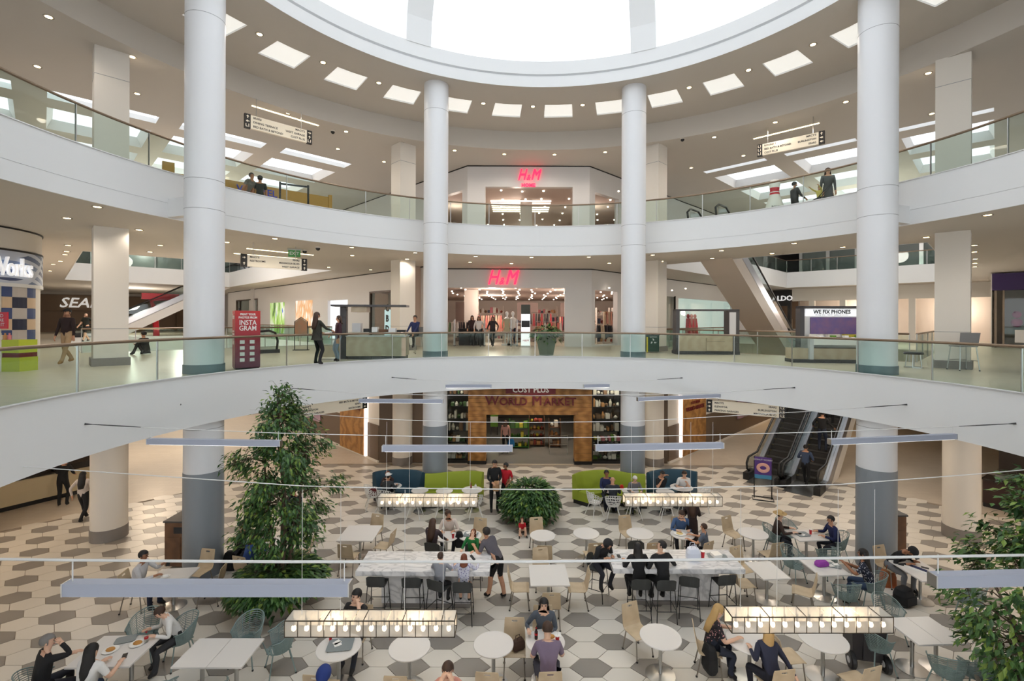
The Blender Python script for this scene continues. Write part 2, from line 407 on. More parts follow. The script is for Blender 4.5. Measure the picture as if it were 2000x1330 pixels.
struct(g.build('trim_5', CEIL, smooth=40), 'curved drop beam around the soffit ring', 'beam')
g = G().lathe([(ROC + .4, ZS + .1), (ROC + .02, ZS - .01), (ROC, ZS - .03), (ROC - .02, ZS + .36), (ROC + .1, ZS + .38), (ROC + .1, ZS + .45), (ROC, ZS + .47), (ROC - .02, ZR), (ROC + .3, ZR + .1)], 144, RC0, cap=False)
struct(g.build('trim_6', WHITE, smooth=50), 'stepped white rim of the round skylight', 'skylight rim')
# glazed dome on ribs
def dome(a, t):                                 # t 0 rim .. 1 apex
    q = rad(12 + 78 * t) if False else t * pi / 2
    r = (ROC + .05) * cos(q); return rp(r, a, ZR + 6.2 * sin(q))
RIBA = (-30, 24.5, 90, 150, 210, 270)
t = thing('skylight_dome', 'glazed skylight dome carried on thick white ribs', 'skylight', (0, 0, 0))
for a in RIBA:
    g = G(); A = []
    for i in range(11):
        p = dome(a, i / 10 * .93); n = (p - Vector((RC0.x, RC0.y, ZR - 3))).normalized(); s_ = Vector((cos(rad(a)), -sin(rad(a)), 0)) * .46
        A.append([p - s_ - n * .1, p + s_ - n * .1, p + s_ + n * .8, p - s_ + n * .8])
    for i in range(10): g.hull2(A[i], A[i + 1])
    g.build('rib', WHITE, t)
for k, a in enumerate(RIBA):
    b = RIBA[(k + 1) % 6] + (360 if k == 5 else 0); g = G(); n = 8; vs = []; fs = []
    for j in range(9):
        for i in range(n + 1): vs.append(dome(a + (b - a) * i / n, j / 8))
    for j in range(8):
        for i in range(n): fs.append((j * (n + 1) + i, j * (n + 1) + i + 1, (j + 1) * (n + 1) + i + 1, (j + 1) * (n + 1) + i))
    g.add(vs, fs); g.build('pane', SKYG, t, smooth=True)
struct(G().arc(ROC + .06, 64, ZR - .1, ZR + .05, 0, 360, 64).build('roof', WHITE), 'flat roof around the skylight dome', 'roof')
bpy.data.objects.remove(bpy.data.objects['roof'])   # the ceilings close the building; skylight shafts stay open to the sky

# round columns through all levels
CW = ('near left round column beside the red photo kiosk', 'round column in front of the left end of the clothing shop', 'round column between the clothing shop and the green bin', 'near right round column beside the phone repair kiosk')
for k, a in enumerate(CANG):
    p = rp(RCOL, a, 0); t = thing('column', 'tall white ' + CW[k], 'column', p); t['kind'] = 'structure'
    R = .465; G().cyl((0, 0), R + .008, 0, 2.75, 40).build('lower_cladding', GREYB, t, smooth=40)
    G().cyl((0, 0), R, 2.75, ZS, 40).build('shaft', WHITE2, t, smooth=40)
    G().cyl((0, 0), R + .02, Z2, Z2 + .24, 40).build('base_band', mat('slate_blue_column_base', (112, 126, 134), .4), t, smooth=40)
    g = G()
    for z in (CZ + 3.655, CZ + 2.874, CZ + 7.98, 3.9): g.cyl((0, 0), R + .003, z - .006, z + .006, 40)
    g.build('joint', mat('joint_line_grey', (150, 150, 152), .6), t)  # thin grey bands mark the joints of the shaft
    q = Vector((sin(rad(a)), cos(rad(a)))); g = G().rbox((q.x * .9, q.y * .9, Z3B + .27), (.22, .95, .5), -rad(a)); g.build('beam_stub', WHITE, t)
# square pillars behind (turned 45 degrees) and cream round columns below them
PW = ('behind the near left round column', 'behind the left end of the clothing shop front', 'behind the right end of the clothing shop front', 'behind the near right round column')
for k, a in enumerate(CANG):
    p = Vector(((-12.69, 14.85, 0), (-5.47, 22.6, 0), (6.41, 22.6, 0), (14.0, 15.1, 0))[k])
    t = thing('ground_column', 'cream round column with grey base on the ground floor ' + PW[k], 'column', p); t['kind'] = 'structure'
    G().cyl((0, 0), .46, .36, Z2B, 36).build('shaft', CREAM, t, smooth=40); G().cyl((0, 0), .475, 0, .36, 36).build('base', mat('warm_grey_base', (132, 126, 122), .5), t, smooth=40)
    if k == 3: p = Vector((13.62, 15.0, 0))
    t = thing('pillar', 'square white pillar on the second level ' + PW[k], 'pillar', (p.x, p.y, Z2), rad(45)); t['kind'] = 'structure'
    w = .41; G().box(-w, w, -w, w, .24, Z3B - Z2).build('shaft', CREAM, t); G().box(-w - .05, w + .05, -w - .05, w + .05, 0, .24).build('base', mat('warm_grey_base', (132, 126, 122)), t)
    G().box(-w - .004, w + .004, -w - .004, w + .004, 1.12, 1.135).build('joint', mat('joint_line_grey', (150, 150, 152)), t)
    t = thing('pillar', 'square white pillar on the third level ' + PW[k], 'pillar', (p.x, p.y, Z3), rad(45)); t['kind'] = 'structure'
    G().box(-w, w, -w, w, 0, ZC - Z3).build('shaft', CREAM, t); G().box(-w - .004, w + .004, -w - .004, w + .004, 3.32, 3.335).build('joint', mat('joint_line_grey', (150, 150, 152)), t)

# railings: each curved pane between its posts is a part
def railing(name, label, r, z, h, joints, a_lo, a_hi, zr):
    t = thing(name, label, 'railing', (0, 0, 0))
    an = sorted(joints); G().tube([rp(r, a_lo + (a_hi - a_lo) * i / 120, zr) for i in range(121)], .033, 8).build('handrail', BRONZE, t, smooth=True)
    G().arc(r - .02, r + .02, z, z + .02, a_lo, a_hi, 120).build('base_shoe', WHITE, t)
    an = [a_lo] + an + [a_hi]
    for a, b in zip(an[:-1], an[1:]):
        if b - a < .4: continue
        G().arc(r - .007, r + .007, z + .02, zr - .03, a + .06, b - .06, max(3, int((b - a) / 1.5))).build('glass_pane', RAILG, t, smooth=40)
    for a in an[1:-1]:
        p = rp(r, a, 0); G().rbox((p.x, p.y, (z + zr) / 2), (.02, .035, zr - z), -rad(a)).build('post', STEEL, t)
j2 = [rang(PR(x, y, R2 - .06)) for x, y in ((151, 720), (307, 700), (560, 680), (664, 678), (766, 676), (862, 675), (954, 675), (1045, 675), (1137, 675), (1231, 675), (1326, 676), (1434, 680), (1547, 690), (1676, 700), (1821, 705), (1996, 725))]
railing('railing', 'curved green glass railing with bronze handrail along the second level edge', R2 - .06, Z2 + .02, .95, j2 + [-105, -125, -150, 105, 125, 150], -172, 172, CZ - .5)
j3 = [rang(PR(x, y, R3 - .06)) for x, y in ((148, 240), (291, 290), (560, 350), (714, 395), (800, 400), (880, 418), (955, 420), (1045, 421), (1130, 421), (1205, 420), (1282, 415), (1372, 405), (1465, 390), (1569, 370), (1700, 345), (1818, 300), (1969, 262))]
railing('railing', 'curved green glass railing with dark handrail along the third level edge', R3 - .06, Z3 + .02, .95, j3 + [-100, -115, 100, 115], -130, 130, CZ + 4.925)
# ================================================================ walls and shop fronts
def wall(p, q, z0, z1, th=.2, holes=(), m=None, name='wall', label='', g=None):
    """wall slab from plan point p to q (front side to the left of p->q turned to the viewer); holes: (t0,t1,za,zb) along it"""
    p, q = Vector(p), Vector(q); L = (q - p).length; d = (q - p) / L; n = Vector((-d.y, d.x))
    g = g or G(); ts = sorted(set([0, L] + [t for h in holes for t in h[:2]])); zs = sorted(set([z0, z1] + [z for h in holes for z in h[2:]]))
    for a, b in zip(ts[:-1], ts[1:]):
        zz = []
        for c, e in zip(zs[:-1], zs[1:]):
            if any(h[0] <= a + 1e-6 and b <= h[1] + 1e-6 and h[2] <= c + 1e-6 and e <= h[3] + 1e-6 for h in holes): continue
            if zz and abs(zz[-1][1] - c) < 1e-6: zz[-1][1] = e
            else: zz.append([c, e])
        for c, e in zz:
            A, B = p + d * a, p + d * b; g.prism([A, B, B + n * th, A + n * th], c, e)
    return g
def frame2(p, q):                              # local frame of a wall: returns function (t, out, z) -> point
    p, q = Vector(p), Vector(q); d = (q - p).normalized(); n = Vector((d.y, -d.x))
    return lambda t, o, z: Vector((p.x + d.x * t + n.x * o, p.y + d.y * t + n.y * o, z))
HW = 90
# --- clothing shop, second and third level
RED = mat('red_neon_letter', (255, 40, 78), .4, emit=1.6)
REDT = mat('red_plastic', (196, 26, 48), .4)
SHOPW = mat('shop_interior_white', (226, 214, 204), .6); SHOPC = mat('shop_ceiling', (196, 178, 168), .8); SHOPF = mat('shop_floor_pale', (196, 182, 166), .4)
SHOPL = mat('shop_spot', (255, 240, 222), .5, emit=7.)
def room(name, label, x0, x1, y0, y1, z0, z1, mw, mc, mf):
    xa, xb = (-2.45, 3.45) if 'upper' in name else (-4.75, 3.7); xw = 9
    out = [(xa, y0), (xb, y0), (xb + xw, y0 + xw), (xb + xw, y1), (xa - xw, y1), (xa - xw, y0 + xw)] if 'upper' in name else [(xa, y0), (xb, y0), (xb + xw, y0 + xw), (xb + xw, y1), (xa - 5, y1), (xa - 5, y0 + 5)]
    g = G().prism(out, z1, z1 + .08, 1).prism(out, z0 - .02, z0 + .01, 2)
    for a, b in zip(out[2:5], out[3:6]): wall(a, b, z0, z1, .1, g=g)
    return struct(g.build(name, [mw, mc, mf]), label, 'room')
Y2H, Y3H = 25.9, 25.4
def tR_(px): q = PP(px, 600, (3.95, Y2H), 45); return (Vector((q.x, q.y)) - Vector((3.95, Y2H))).length
g = wall((-5.1, Y2H), (3.95, Y2H), Z2, Z3B, .3, [(.55, 7.6, Z2, 8.53)]); wall((3.95, Y2H), (3.95 + 18, Y2H + 18), Z2, Z3B, .3, [(.3, 2.5, Z2 + .1, 8.45), (tR_(1300), tR_(1318), Z2 + .1, 8.4), (tR_(1325), tR_(1432), Z2 + .1, 8.35)], g=g)
struct(g.build('wall_shop', LILAC), 'pale shop front wall of the second level clothing shop', 'wall')
g = wall((-2.75, Y3H), (3.74, Y3H), Z3, ZC, .3, [(.95, 5.6, Z3, 13.86)])
wall((3.74, Y3H), (3.74 + 20, Y3H + 20), Z3, ZC, .3, [(.5, 2.8, Z3, 13.7)], g=g); wall((-2.75 - 20, Y3H + 20), (-2.75, Y3H), Z3, ZC, .3, [(26.0, 27.85, Z3, 13.75)], g=g)
struct(g.build('wall_shop_upper', LILAC), 'pale shop front wall of the third level clothing shop', 'wall')
BL = mat('black_reveal_strip', (30, 28, 28), .6)
g = G()
def strip(g, pts, z, o=.03, h=.05):
    for a, b in zip(pts[:-1], pts[1:]):
        a, b = Vector(a), Vector(b); d = (b - a).normalized(); n = Vector((d.y, -d.x)) * o; g.prism([a, b, b + n, a + n], z - h, z)
strip(g, [(-5.1, Y2H), (3.95, Y2H), (21.95, Y2H + 18)], Z3B); strip(g, [(-22.7, Y3H + 20), (-2.75, Y3H), (3.74, Y3H), (23.7, Y3H + 20)], ZC); strip(g, [(-31, 51), (-5, 25)], Z3B)
struct(g.build('trim_7', BL), 'thin black strip where the shop walls meet the ceilings', 'trim')  # narrow black band along the top of the shop walls
room('wall_shop_interior', 'interior of the second level clothing shop', -4.9, 14, Y2H + .3, 46, Z2, 8.62, SHOPW, SHOPC, SHOPF)
room('wall_shop_interior_upper', 'interior of the third level clothing shop', -9, 11, Y3H + .3, 48, Z3, 13.92, SHOPW, SHOPC, SHOPF)
def brushsign(nm, lab, c, h, sub=None):
    t = thing(nm, lab, 'sign', c)
    t1 = text('H', h, RED, t, (-h * .44, 0, 0), ext=.03, bold=.008, shear=.35, sx=.72); text('&', h * .5, RED, t, (-h * .02, 0, -h * .16), ext=.03, bold=.004, shear=.35, sx=.8); text('M', h, RED, t, (h * .42, 0, 0), ext=.03, shear=.35, sx=.72); text('M', h, RED, t, (h * .45, -.003, 0), ext=.03, shear=.35, sx=.72)
    if sub: text(sub, h * .32, RED, t, (0, 0, -h * .66), ext=.02, bold=.01)
brushsign('shop_sign', 'slanted red letters over the second level shop entrance', PY(980, 543, Y2H - .06), 1.12)
brushsign('shop_sign', 'slanted red letters with a smaller word below on the third level shop', PY(1032, 342, Y3H - .06), .82, 'HOME')
# shop lights
def spots(parent_name, lab, pts, r=.05, m=None):
    t = thing(parent_name, lab, 'spotlights'); m = m or SHOPL; me = None
    for p in pts:
        o = bpy.data.objects.new('spot_lamp', G().cyl((0, 0), r, -.06, 0, 8).mesh('spot_lamp', m) if me is None else me); me = o.data; COL.objects.link(o); o.location = p; o.parent = t
    return t
random.seed(3)
spots('spot_lighting', 'rows of small spotlights in the ceiling inside the second level shop', [(-4.3 + 1.05 * i + random.uniform(-.2, .2), 26.8 + 1.9 * j + random.uniform(-.2, .2), 8.62) for i in range(14) for j in range(9)])
spots('spot_lighting', 'small spotlights in the ceiling inside the third level shop', [(-2.4 + 1.3 * i + random.uniform(-.2, .2), 26.3 + 1.9 * j + random.uniform(-.2, .2), 13.92) for i in range(9) for j in range(8)])
LINE = mat('white_line_lamp', (255, 244, 230), .5, emit=1.3)
t = thing('line_lamp', 'rack of white line lamps under the ceiling of the third level shop', 'lamp')
for i in range(6): G().box(-1.7, 1.9, 28.3 + i * .55, 28.37 + i * .55, 13.8, 13.87).build('tube', LINE, t)
pl = G().box(-.35, .35, 0, .7, 0, 3.1).build('shop_pillar', SHOPW, loc=(.42, 28.3, Z3)); tag(pl, 'square white pillar standing inside the third level shop', 'pillar')
pl = G().box(-.4, .4, 0, .8, 0, 3.26).build('shop_pillar', SHOPW, loc=(-2.9, 29.0, Z2)); tag(pl, 'square pillar standing inside the second level shop behind the racks', 'pillar')
# shop lamps that light the rooms
def lamp(kind, nm, loc, w, col=(1, .86, .7), size=.25, spot=150, tgt=None, parent=None):
    L = bpy.data.lights.new(nm, kind); L.energy = w; L.color = col
    if kind == 'AREA': L.size = size; L.shape = 'DISK'
    else: L.shadow_soft_size = size
    if kind == 'SPOT': L.spot_size = rad(spot); L.spot_blend = .6
    o = bpy.data.objects.new(nm, L); COL.objects.link(o); o.location = loc; o.parent = parent
    return o
for x, y, z, w in ((-1.5, 28, 7.9, 130), (3, 29, 7.9, 110), (-2, 36, 7.9, 160), (4, 36, 7.9, 160), (0, 29, 13.2, 110), (4.5, 30, 13.2, 60), (-4, 30, 13.2, 60), (0.5, 38, 13.2, 140)):
    lamp('POINT', 'shop_lamp', (x, y, z), w, (1, .84, .72), .3)

# --- second level left wall with posters and the right wall with the bright window
WL = ((-31, 51), (-5, 25)); fL = frame2(*WL)
def onL(px, py): return PP(px, py, (-5, 25), 135)
def tL(px): q = onL(px, 600); return (Vector((q.x, q.y)) - Vector(WL[0])).length
g = wall(WL[0], WL[1], Z2, Z3B, .3, [(tL(723), tL(768), Z2, onL(745, 568).z), (tL(462), tL(503), Z2, onL(480, 585).z), (tL(640), tL(679), Z2 + .1, onL(660, 586).z)])
struct(g.build('wall_left', LILAC), 'long pale wall of the left corridor on the second level', 'wall')
g = G()
for i in range(2): g.cyl((0, 0), .9, 0, Z3B - Z2, 32)
struct(G().cyl((0, 0), .75, 0, Z3B - Z2, 32).build('wall_pier', mat('taupe_pier', (188, 166, 150), .6), loc=(-5.6, 25.75, Z2), smooth=40), 'rounded taupe pier beside the clothing shop', 'wall')
POSTER = [((529, 592), (556, 640), 'lit poster of people on a tree lined street', [(60, 96, 40), (150, 190, 90), (70, 110, 190), (220, 226, 214)]), ((579, 588), (611, 640), 'lit poster of a long haired figure in a pale coat', [(238, 232, 226), (206, 160, 110), (240, 200, 170), (226, 214, 206)])]
for (a, b, lab, cols) in POSTER:
    p, q = onL(*a), onL(b[0], a[1]); z0, z1 = Z2 + .25, p.z; t0, t1 = tL(a[0]), tL(b[0])
    m = mat('poster_' + lab[11:20].replace(' ', '_'), cols[0], .3, emit=0)
    nt = m.node_tree; P = nt.nodes['Principled BSDF']; tc = nt.nodes.new('ShaderNodeTexCoord'); mp = nt.nodes.new('ShaderNodeMapping'); mp.inputs['Scale'].default_value = (1.6, 1.6, .55); n_ = nt.nodes.new('ShaderNodeTexNoise'); n_.inputs['Scale'].default_value = 1.1; n_.inputs['Detail'].default_value = 3; r = nt.nodes.new('ShaderNodeValToRGB'); r.color_ramp.interpolation = 'EASE'
    for k, c in enumerate(cols):
        e = r.color_ramp.elements[k] if k < 2 else r.color_ramp.elements.new(.5); e.position = .36 + .1 * k; e.color = lin(c)
    nt.links.new(tc.outputs['Object'], mp.inputs[0]); nt.links.new(mp.outputs[0], n_.inputs[0]); nt.links.new(n_.outputs[0], r.inputs[0]); nt.links.new(r.outputs[0], P.inputs['Base Color']); nt.links.new(r.outputs[0], P.inputs['Emission Color']); P.inputs['Emission Strength'].default_value = .55
    g = G(); A = [fL(t0, .02, z0), fL(t1, .02, z0), fL(t1, .06, z0), fL(t0, .06, z0)]; g.prism([x.xy for x in A], z0, z1)
    tag(g.build('wall_poster', m), lab + ' on the left corridor wall', 'poster')
WIN = mat('bright_window_display', (236, 242, 250), .4, emit=.7)
t0, t1 = tL(640), tL(679); g = G().prism([fL(t0, -.25, 0).xy, fL(t1, -.25, 0).xy, fL(t1, -.2, 0).xy, fL(t0, -.2, 0).xy], Z2 + .1, onL(660, 586).z)
tag(g.build('display_window', WIN), 'bright white display window in the left corridor wall', 'window')
for a, b, z, lab in ((723, 768, 745, 'shop doorway with glass front beside the column near the clothing shop'), (462, 503, 480, 'grey shop doorway behind the red photo kiosk')):
    t0, t1, zz = tL(a), tL(b), onL(z, 568 if a > 600 else 585).z; t = thing('shop_doorway', lab, 'doorway')
    fr = G()
    for u in (t0, t1): fr.prism([fL(u - .06, -.1, 0).xy, fL(u + .06, -.1, 0).xy, fL(u + .06, .04, 0).xy, fL(u - .06, .04, 0).xy], Z2, zz)
    fr.prism([fL(t0, -.1, 0).xy, fL(t1, -.1, 0).xy, fL(t1, .04, 0).xy, fL(t0, .04, 0).xy], zz - .1, zz); fr.build('frame', mat('dark_bronze_frame', (82, 70, 62), .4, .5), t)
    G().prism([fL(t0, -.04, 0).xy, fL(t1, -.04, 0).xy, fL(t1, -.03, 0).xy, fL(t0, -.03, 0).xy], Z2, zz - .1).build('pane', CLEARG, t)
    G().prism([fL(t0 - .5, -1.6, 0).xy, fL(t1 + .5, -1.6, 0).xy, fL(t1 + .5, -1.5, 0).xy, fL(t0 - .5, -1.5, 0).xy], Z2, zz).build('back_wall', SHOPW, t)
    if a > 600:
        bx = G().prism([fL(t0 + 1.0, -.5, 0).xy, fL(t0 + 1.7, -.5, 0).xy, fL(t0 + 1.7, -.4, 0).xy, fL(t0 + 1.0, -.4, 0).xy], Z2 + .1, zz - 1.1).build('sign_panel', mat('white_lit_sign', (214, 240, 246), .4, emit=.6), t)
        for k, ch in enumerate('CBD'): q = fL(t0 + 1.35, -.38, Z2 + 2.1 - k * .62); text(ch, .55, BLACK, t, q, rz=rad(-45), bold=.02)
# lit window on the right wall of the second level with red figures
WR = ((3.95, Y2H), (21.95, Y2H + 18)); fR = frame2(*WR)
m = mat('pale_green_lit_window', (206, 220, 214), .4, emit=.55)
t = thing('display_window', 'wide pale green lit shop window with red figures behind the empty kiosk', 'window')
G().prism([fR(tR_(1325), -.3, 0).xy, fR(tR_(1432), -.3, 0).xy, fR(tR_(1432), -.25, 0).xy, fR(tR_(1325), -.25, 0).xy], Z2 + .1, 8.35).build('back_panel', m, t)
G().prism([fR(tR_(1325), -.02, 0).xy, fR(tR_(1432), -.02, 0).xy, fR(tR_(1432), 0, 0).xy, fR(tR_(1325), 0, 0).xy], Z2 + .1, 8.35).build('pane', CLEARG, t)
for k in range(3):
    g = G(); q = fR(tR_(1348) + k * .55, -.15, Z2); g.ball((q.x, q.y, q.z + 1.75), (.12, .1, .16)); g.lathe([(.3, .15), (.22, .9), (.17, 1.3), (.14, 1.6)], 12, (q.x, q.y)); g.v = [(x, y, z if z > 5 else z + Z2) for x, y, z in g.v]; g.build('figure', REDT, t, smooth=True)
t = thing('display_window', 'narrow dark framed shop window beside the green bin', 'window')
G().prism([fR(tR_(1300), -.3, 0).xy, fR(tR_(1318), -.3, 0).xy, fR(tR_(1318), -.25, 0).xy, fR(tR_(1300), -.25, 0).xy], Z2 + .1, 8.4).build('back_panel', SHOPW, t); G().prism([fR(tR_(1318) - .05, -.05, 0).xy, fR(tR_(1318) + .05, -.05, 0).xy, fR(tR_(1318) + .05, .05, 0).xy, fR(tR_(1318) - .05, .05, 0).xy], Z2, 8.45).build('frame', BLACK, t); G().prism([fR(tR_(1300), -.02, 0).xy, fR(tR_(1318), -.02, 0).xy, fR(tR_(1318), 0, 0).xy, fR(tR_(1300), 0, 0).xy], Z2 + .1, 8.4).build('pane', CLEARG, t)

# --- outer and end walls of both corridors
WEND = mat('far_end_wall', (206, 196, 184), .7)
g = wall(sd(-1.6, 70), sd(-1.6, 22), 0, ZC, .3); wall(sd(-1.6, 70), sd(16, 70), 0, ZC, .3, g=g); struct(g.build('wall_corridor_left', WEND), 'outer and end walls of the left corridor', 'wall')
g = wall(sd(66, 16), sd(66, -4), 0, ZC, .3); wall(sd(66, -3), sd(30, -3), 0, ZC, .3, g=g); struct(g.build('wall_corridor_right', WEND), 'outer and end walls of the right corridor', 'wall')
g = wall((-46, -4.9), (-46, 16), 0, ZC, .3); wall((-46, 16), sd(-1.6, 24), 0, ZC, .3, g=g); wall(sd(30, -3), (46, 16), 0, ZC, .3, g=g); wall((46, 16), (46, -4.9), 0, ZC, .3, g=g); struct(g.build('wall_side', WEND), 'side walls beyond the rotunda', 'wall')
g = wall((-30, 51), (-30, 62), 0, ZC, .3); wall(sd(16, 70), sd(14, 49), 0, Z3B, .3, g=g); wall((21.9, 44), sd(66, 15.9), 0, ZC, .3, g=g); struct(g.build('wall_back', LILAC), 'back walls behind the shops', 'wall')

# --- department store portal far down the left corridor
EP = sd(3.3, 69.6); t = thing('store_portal', 'brown department store portal with white block letters at the far end of the left corridor', 'shop front', (EP[0], EP[1], Z2), rad(45))
G().box(-9, 9, -.2, 0, 2.2, 3.9).build('lintel', mat('brown_stone', (120, 96, 72), .6, noise=.6, nscale=2), t)
G().box(-9, 9, .1, .2, 0, 2.2).build('opening', mat('warm_store_dim', (128, 104, 84), .6), t)
for x in (-9, -4.2, 4.2, 8.2): G().box(x, x + .8, -.3, .05, 0, 2.2).build('pier', mat('brown_stone', (120, 96, 72)), t)
text('SEARS', 1.45, mat('white_letter', (244, 242, 238), .4, emit=.35), t, (0, -.3, 3.02), ext=.08, bold=.02, shear=.25)
for k in range(6): G().ball((-3.4 + k * 1.3, -.15, 3.62), .05, 6, 4).build('lamp', SHOPL, t)
# --- far third level fronts seen through the side wells
DG = mat('dim_glass_front', (104, 112, 108), .3, noise=.5, nscale=.8)
for nm, lab, A, B in (('glazed_storefront', 'dim glazed shop front beyond the left side well', sd(-1.2, 52), sd(13, 50)), ('glazed_storefront', 'dim glazed shop front beyond the right side well', sd(46.5, 12), sd(46.5, -2))):
    t = thing(nm, lab, 'shop front'); f = frame2(A, B) if 'left' in lab else frame2(A, B); L = (Vector(B) - Vector(A)).length
    g = G().prism([A, B, Vector(B) + Vector((.1, .1)), Vector(A) + Vector((.1, .1))], Z3, ZC - 1.1); g.build('glazing', DG, t)
    for i in range(8): q = Vector(A).lerp(Vector(B), i / 7); G().rbox((q.x, q.y, (Z3 + ZC - 1.1) / 2), (.1, .25, ZC - 1.1 - Z3), rad(45)).build('mullion', STEEL, t)
    g = G().prism([A, B, Vector(B) + Vector((.05, .05)), Vector(A) + Vector((.05, .05))], ZC - 1.1, ZC); g.build('header', WHITE, t)
# ================================================================ ground floor fronts
OAK = mat('honey_oak_boards', (176, 128, 70), .5, noise=.9, nscale=2.5, kind='wave', rgb2=(138, 94, 46))
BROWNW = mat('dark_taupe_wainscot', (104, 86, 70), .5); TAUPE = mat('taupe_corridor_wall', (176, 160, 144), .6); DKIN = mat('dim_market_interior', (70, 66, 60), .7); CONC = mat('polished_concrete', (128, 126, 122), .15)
YW = 22.5
def boards(parent, x0, x1, y0, y1, z0, z1, h=.19, seed=1):
    rr = random.Random(seed); z = z0
    while z < z1 - .01:
        zz = min(z + h, z1); x = x0
        while x < x1 - .01:
            w = min(x1 - x, rr.uniform(1.1, 2.6)) if x1 - x > 1.5 else x1 - x
            if x1 - x - w < .4: w = x1 - x
            G().box(x + .004, x + w - .004, y0 - rr.uniform(0, .012), y1, z + .004, zz - .004).build('board', OAK, parent); x += w
        z = zz
t = thing('market_front', 'honey oak boarded entrance of the home goods market with maroon letters', 'shop front', (0, 0, 0))
xl, xr = -2.36, 3.47; ol, orr = -1.52, 2.66
boards(t, xl, ol, YW, YW + .5, .15, 2.32, seed=1); boards(t, orr, xr, YW, YW + .5, .15, 2.32, seed=2); boards(t, xl, xr, YW, YW + .5, 2.32, Z2B - .01, seed=3)
for a, b in ((xl, ol), (orr, xr)): G().box(a - .02, b + .02, YW - .03, YW + .5, 0, .15).build('plinth', BLACK, t)
MAR = mat('maroon_letter', (104, 22, 30), .5)
text('W', .62, MAR, t, (-1.56, YW - .05, 2.98), ext=.03, bold=.006, ax='LEFT'); text('M', .62, MAR, t, (.645, YW - .052, 2.98), ext=.03, ax='LEFT'); text('ORLD', .5, MAR, t, (-.9, YW - .05, 2.94), ext=.03, bold=.008, ax='LEFT')
text('M', .62, MAR, t, (.62, YW - .05, 2.98), ext=.03, ax='LEFT'); text('ARKET', .5, MAR, t, (1.2, YW - .05, 2.94), ext=.03, bold=.008, ax='LEFT')
rb = G(); n = 12
for i in range(n):
    a, b = i / n, (i + 1) / n; za, zb = [3.47 + .06 * sin(u * 2 * pi + 1) for u in (a, b)]; xa, xb = [-.6 + 2.35 * u for u in (a, b)]
    rb.hull2([(xa, YW - .06, za - .19), (xa, YW - .06, za + .19), (xa, YW - .02, za + .19), (xa, YW - .02, za - .19)], [(xb, YW - .06, zb - .19), (xb, YW - .06, zb + .19), (xb, YW - .02, zb + .19), (xb, YW - .02, zb - .19)])
rb.build('ribbon', MAR, t); text('COST PLUS', .34, WHITE, t, (.58, YW - .08, 3.5), ext=.015, bold=.008)
# interior of the market
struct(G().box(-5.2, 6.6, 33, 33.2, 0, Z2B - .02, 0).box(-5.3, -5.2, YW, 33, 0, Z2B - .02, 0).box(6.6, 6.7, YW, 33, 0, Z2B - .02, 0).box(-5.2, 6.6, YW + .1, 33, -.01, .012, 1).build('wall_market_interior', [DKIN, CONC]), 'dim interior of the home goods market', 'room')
rr = random.Random(5)
GOODS = [mat('goods_%d' % k, c, .6) for k, c in enumerate([(96, 140, 50), (196, 180, 60), (150, 60, 44), (220, 214, 200), (70, 100, 60), (190, 140, 90), (120, 90, 66), (232, 226, 216), (60, 70, 90), (206, 120, 130)])]
GNAME = ('green', 'yellow', 'rust', 'cream', 'dark green', 'tan', 'brown', 'white', 'navy', 'pink')
SHORT = {11: 'green produce stand', 12: 'wooden bottle shelf', 13: 'brown crate stand', 14: 'tall homeware shelf', 15: 'low flower table', 16: 'tall dark shelf', 17: 'low green sign display', 40: 'left clothes shelf', 41: 'middle clothes shelf', 42: 'right clothes shelf', 43: 'low shoe shelf', 44: 'side window shelf'}
def shelf_unit(lab, x, y, w, h, levels, seed, rz=0, frame=BLACK, cols=range(10), z=0, d=.5, nm='display_shelf'):
    r_ = random.Random(seed); t = thing(nm, lab, 'shelf', (x, y, z), rz); seen_ = {}; short = SHORT[seed]
    g = G()
    for a in (-w / 2, w / 2): g.box(a - .02, a + .02, 0, d, 0, h)
    for k in range(levels): g.box(-w / 2, w / 2, 0, d, h * k / levels + .08, h * k / levels + .11)
    g.build('frame', frame, t)
    for k in range(levels):
        u = -w / 2 + .05
        while u < w / 2 - .12:
            ww = r_.uniform(.08, .22); hh = r_.uniform(.3, .85) * (h / levels - .12); m = GOODS[r_.choice(list(cols))]; z0 = h * k / levels + .11
            s_ = r_.random(); g = G()
            if s_ < .4: g.box(u, u + ww, .05, d - .1, z0, z0 + hh)
            elif s_ < .75: g.lathe([(ww * .35, z0), (ww * .5, z0 + hh * .5), (ww * .25, z0 + hh * .8), (ww * .2, z0 + hh)], 8, (u + ww / 2, .2))
            else: g.ball((u + ww / 2, .2, z0 + ww * .5), ww * .5, 8, 5)
            kd = 'box' if s_ < .4 else ('bottle' if s_ < .75 else 'round jar'); mi_ = GOODS.index(m); cnt = (k, kd, mi_); seen_[cnt] = seen_.get(cnt, 0) + 1
            free(g.build({'box': 'boxed_goods', 'bottle': 'shelf_bottle', 'round jar': 'round_jar'}[kd], m), t, '%s %s %s on the %s level of the %s' % (ORD[seen_[cnt] - 1], GNAME[mi_], kd, ORD[k], short), kd, 'goods on the ' + short); u += ww + .03
    return t
shelf_unit('green produce stand inside the market entrance', .05, 25.2, 1.0, 1.5, 3, 11, cols=(0, 1, 4), frame=mat('green_crate', (50, 110, 40), .6))
shelf_unit('wooden shelf of bottles inside the market entrance', 1.0, 25.6, .8, 1.6, 4, 12, cols=(1, 2, 5), frame=WOODD)
shelf_unit('brown tilted crate stand with a paper sign inside the market', 1.95, 25.4, .6, 1.5, 3, 13, cols=(5, 3, 6), frame=WOODD)
shelf_unit('tall shelf crowded with homeware in the market window beside the oak pier', 4.25, 23.6, 1.5, 3.6, 6, 14, cols=(3, 5, 6, 7))
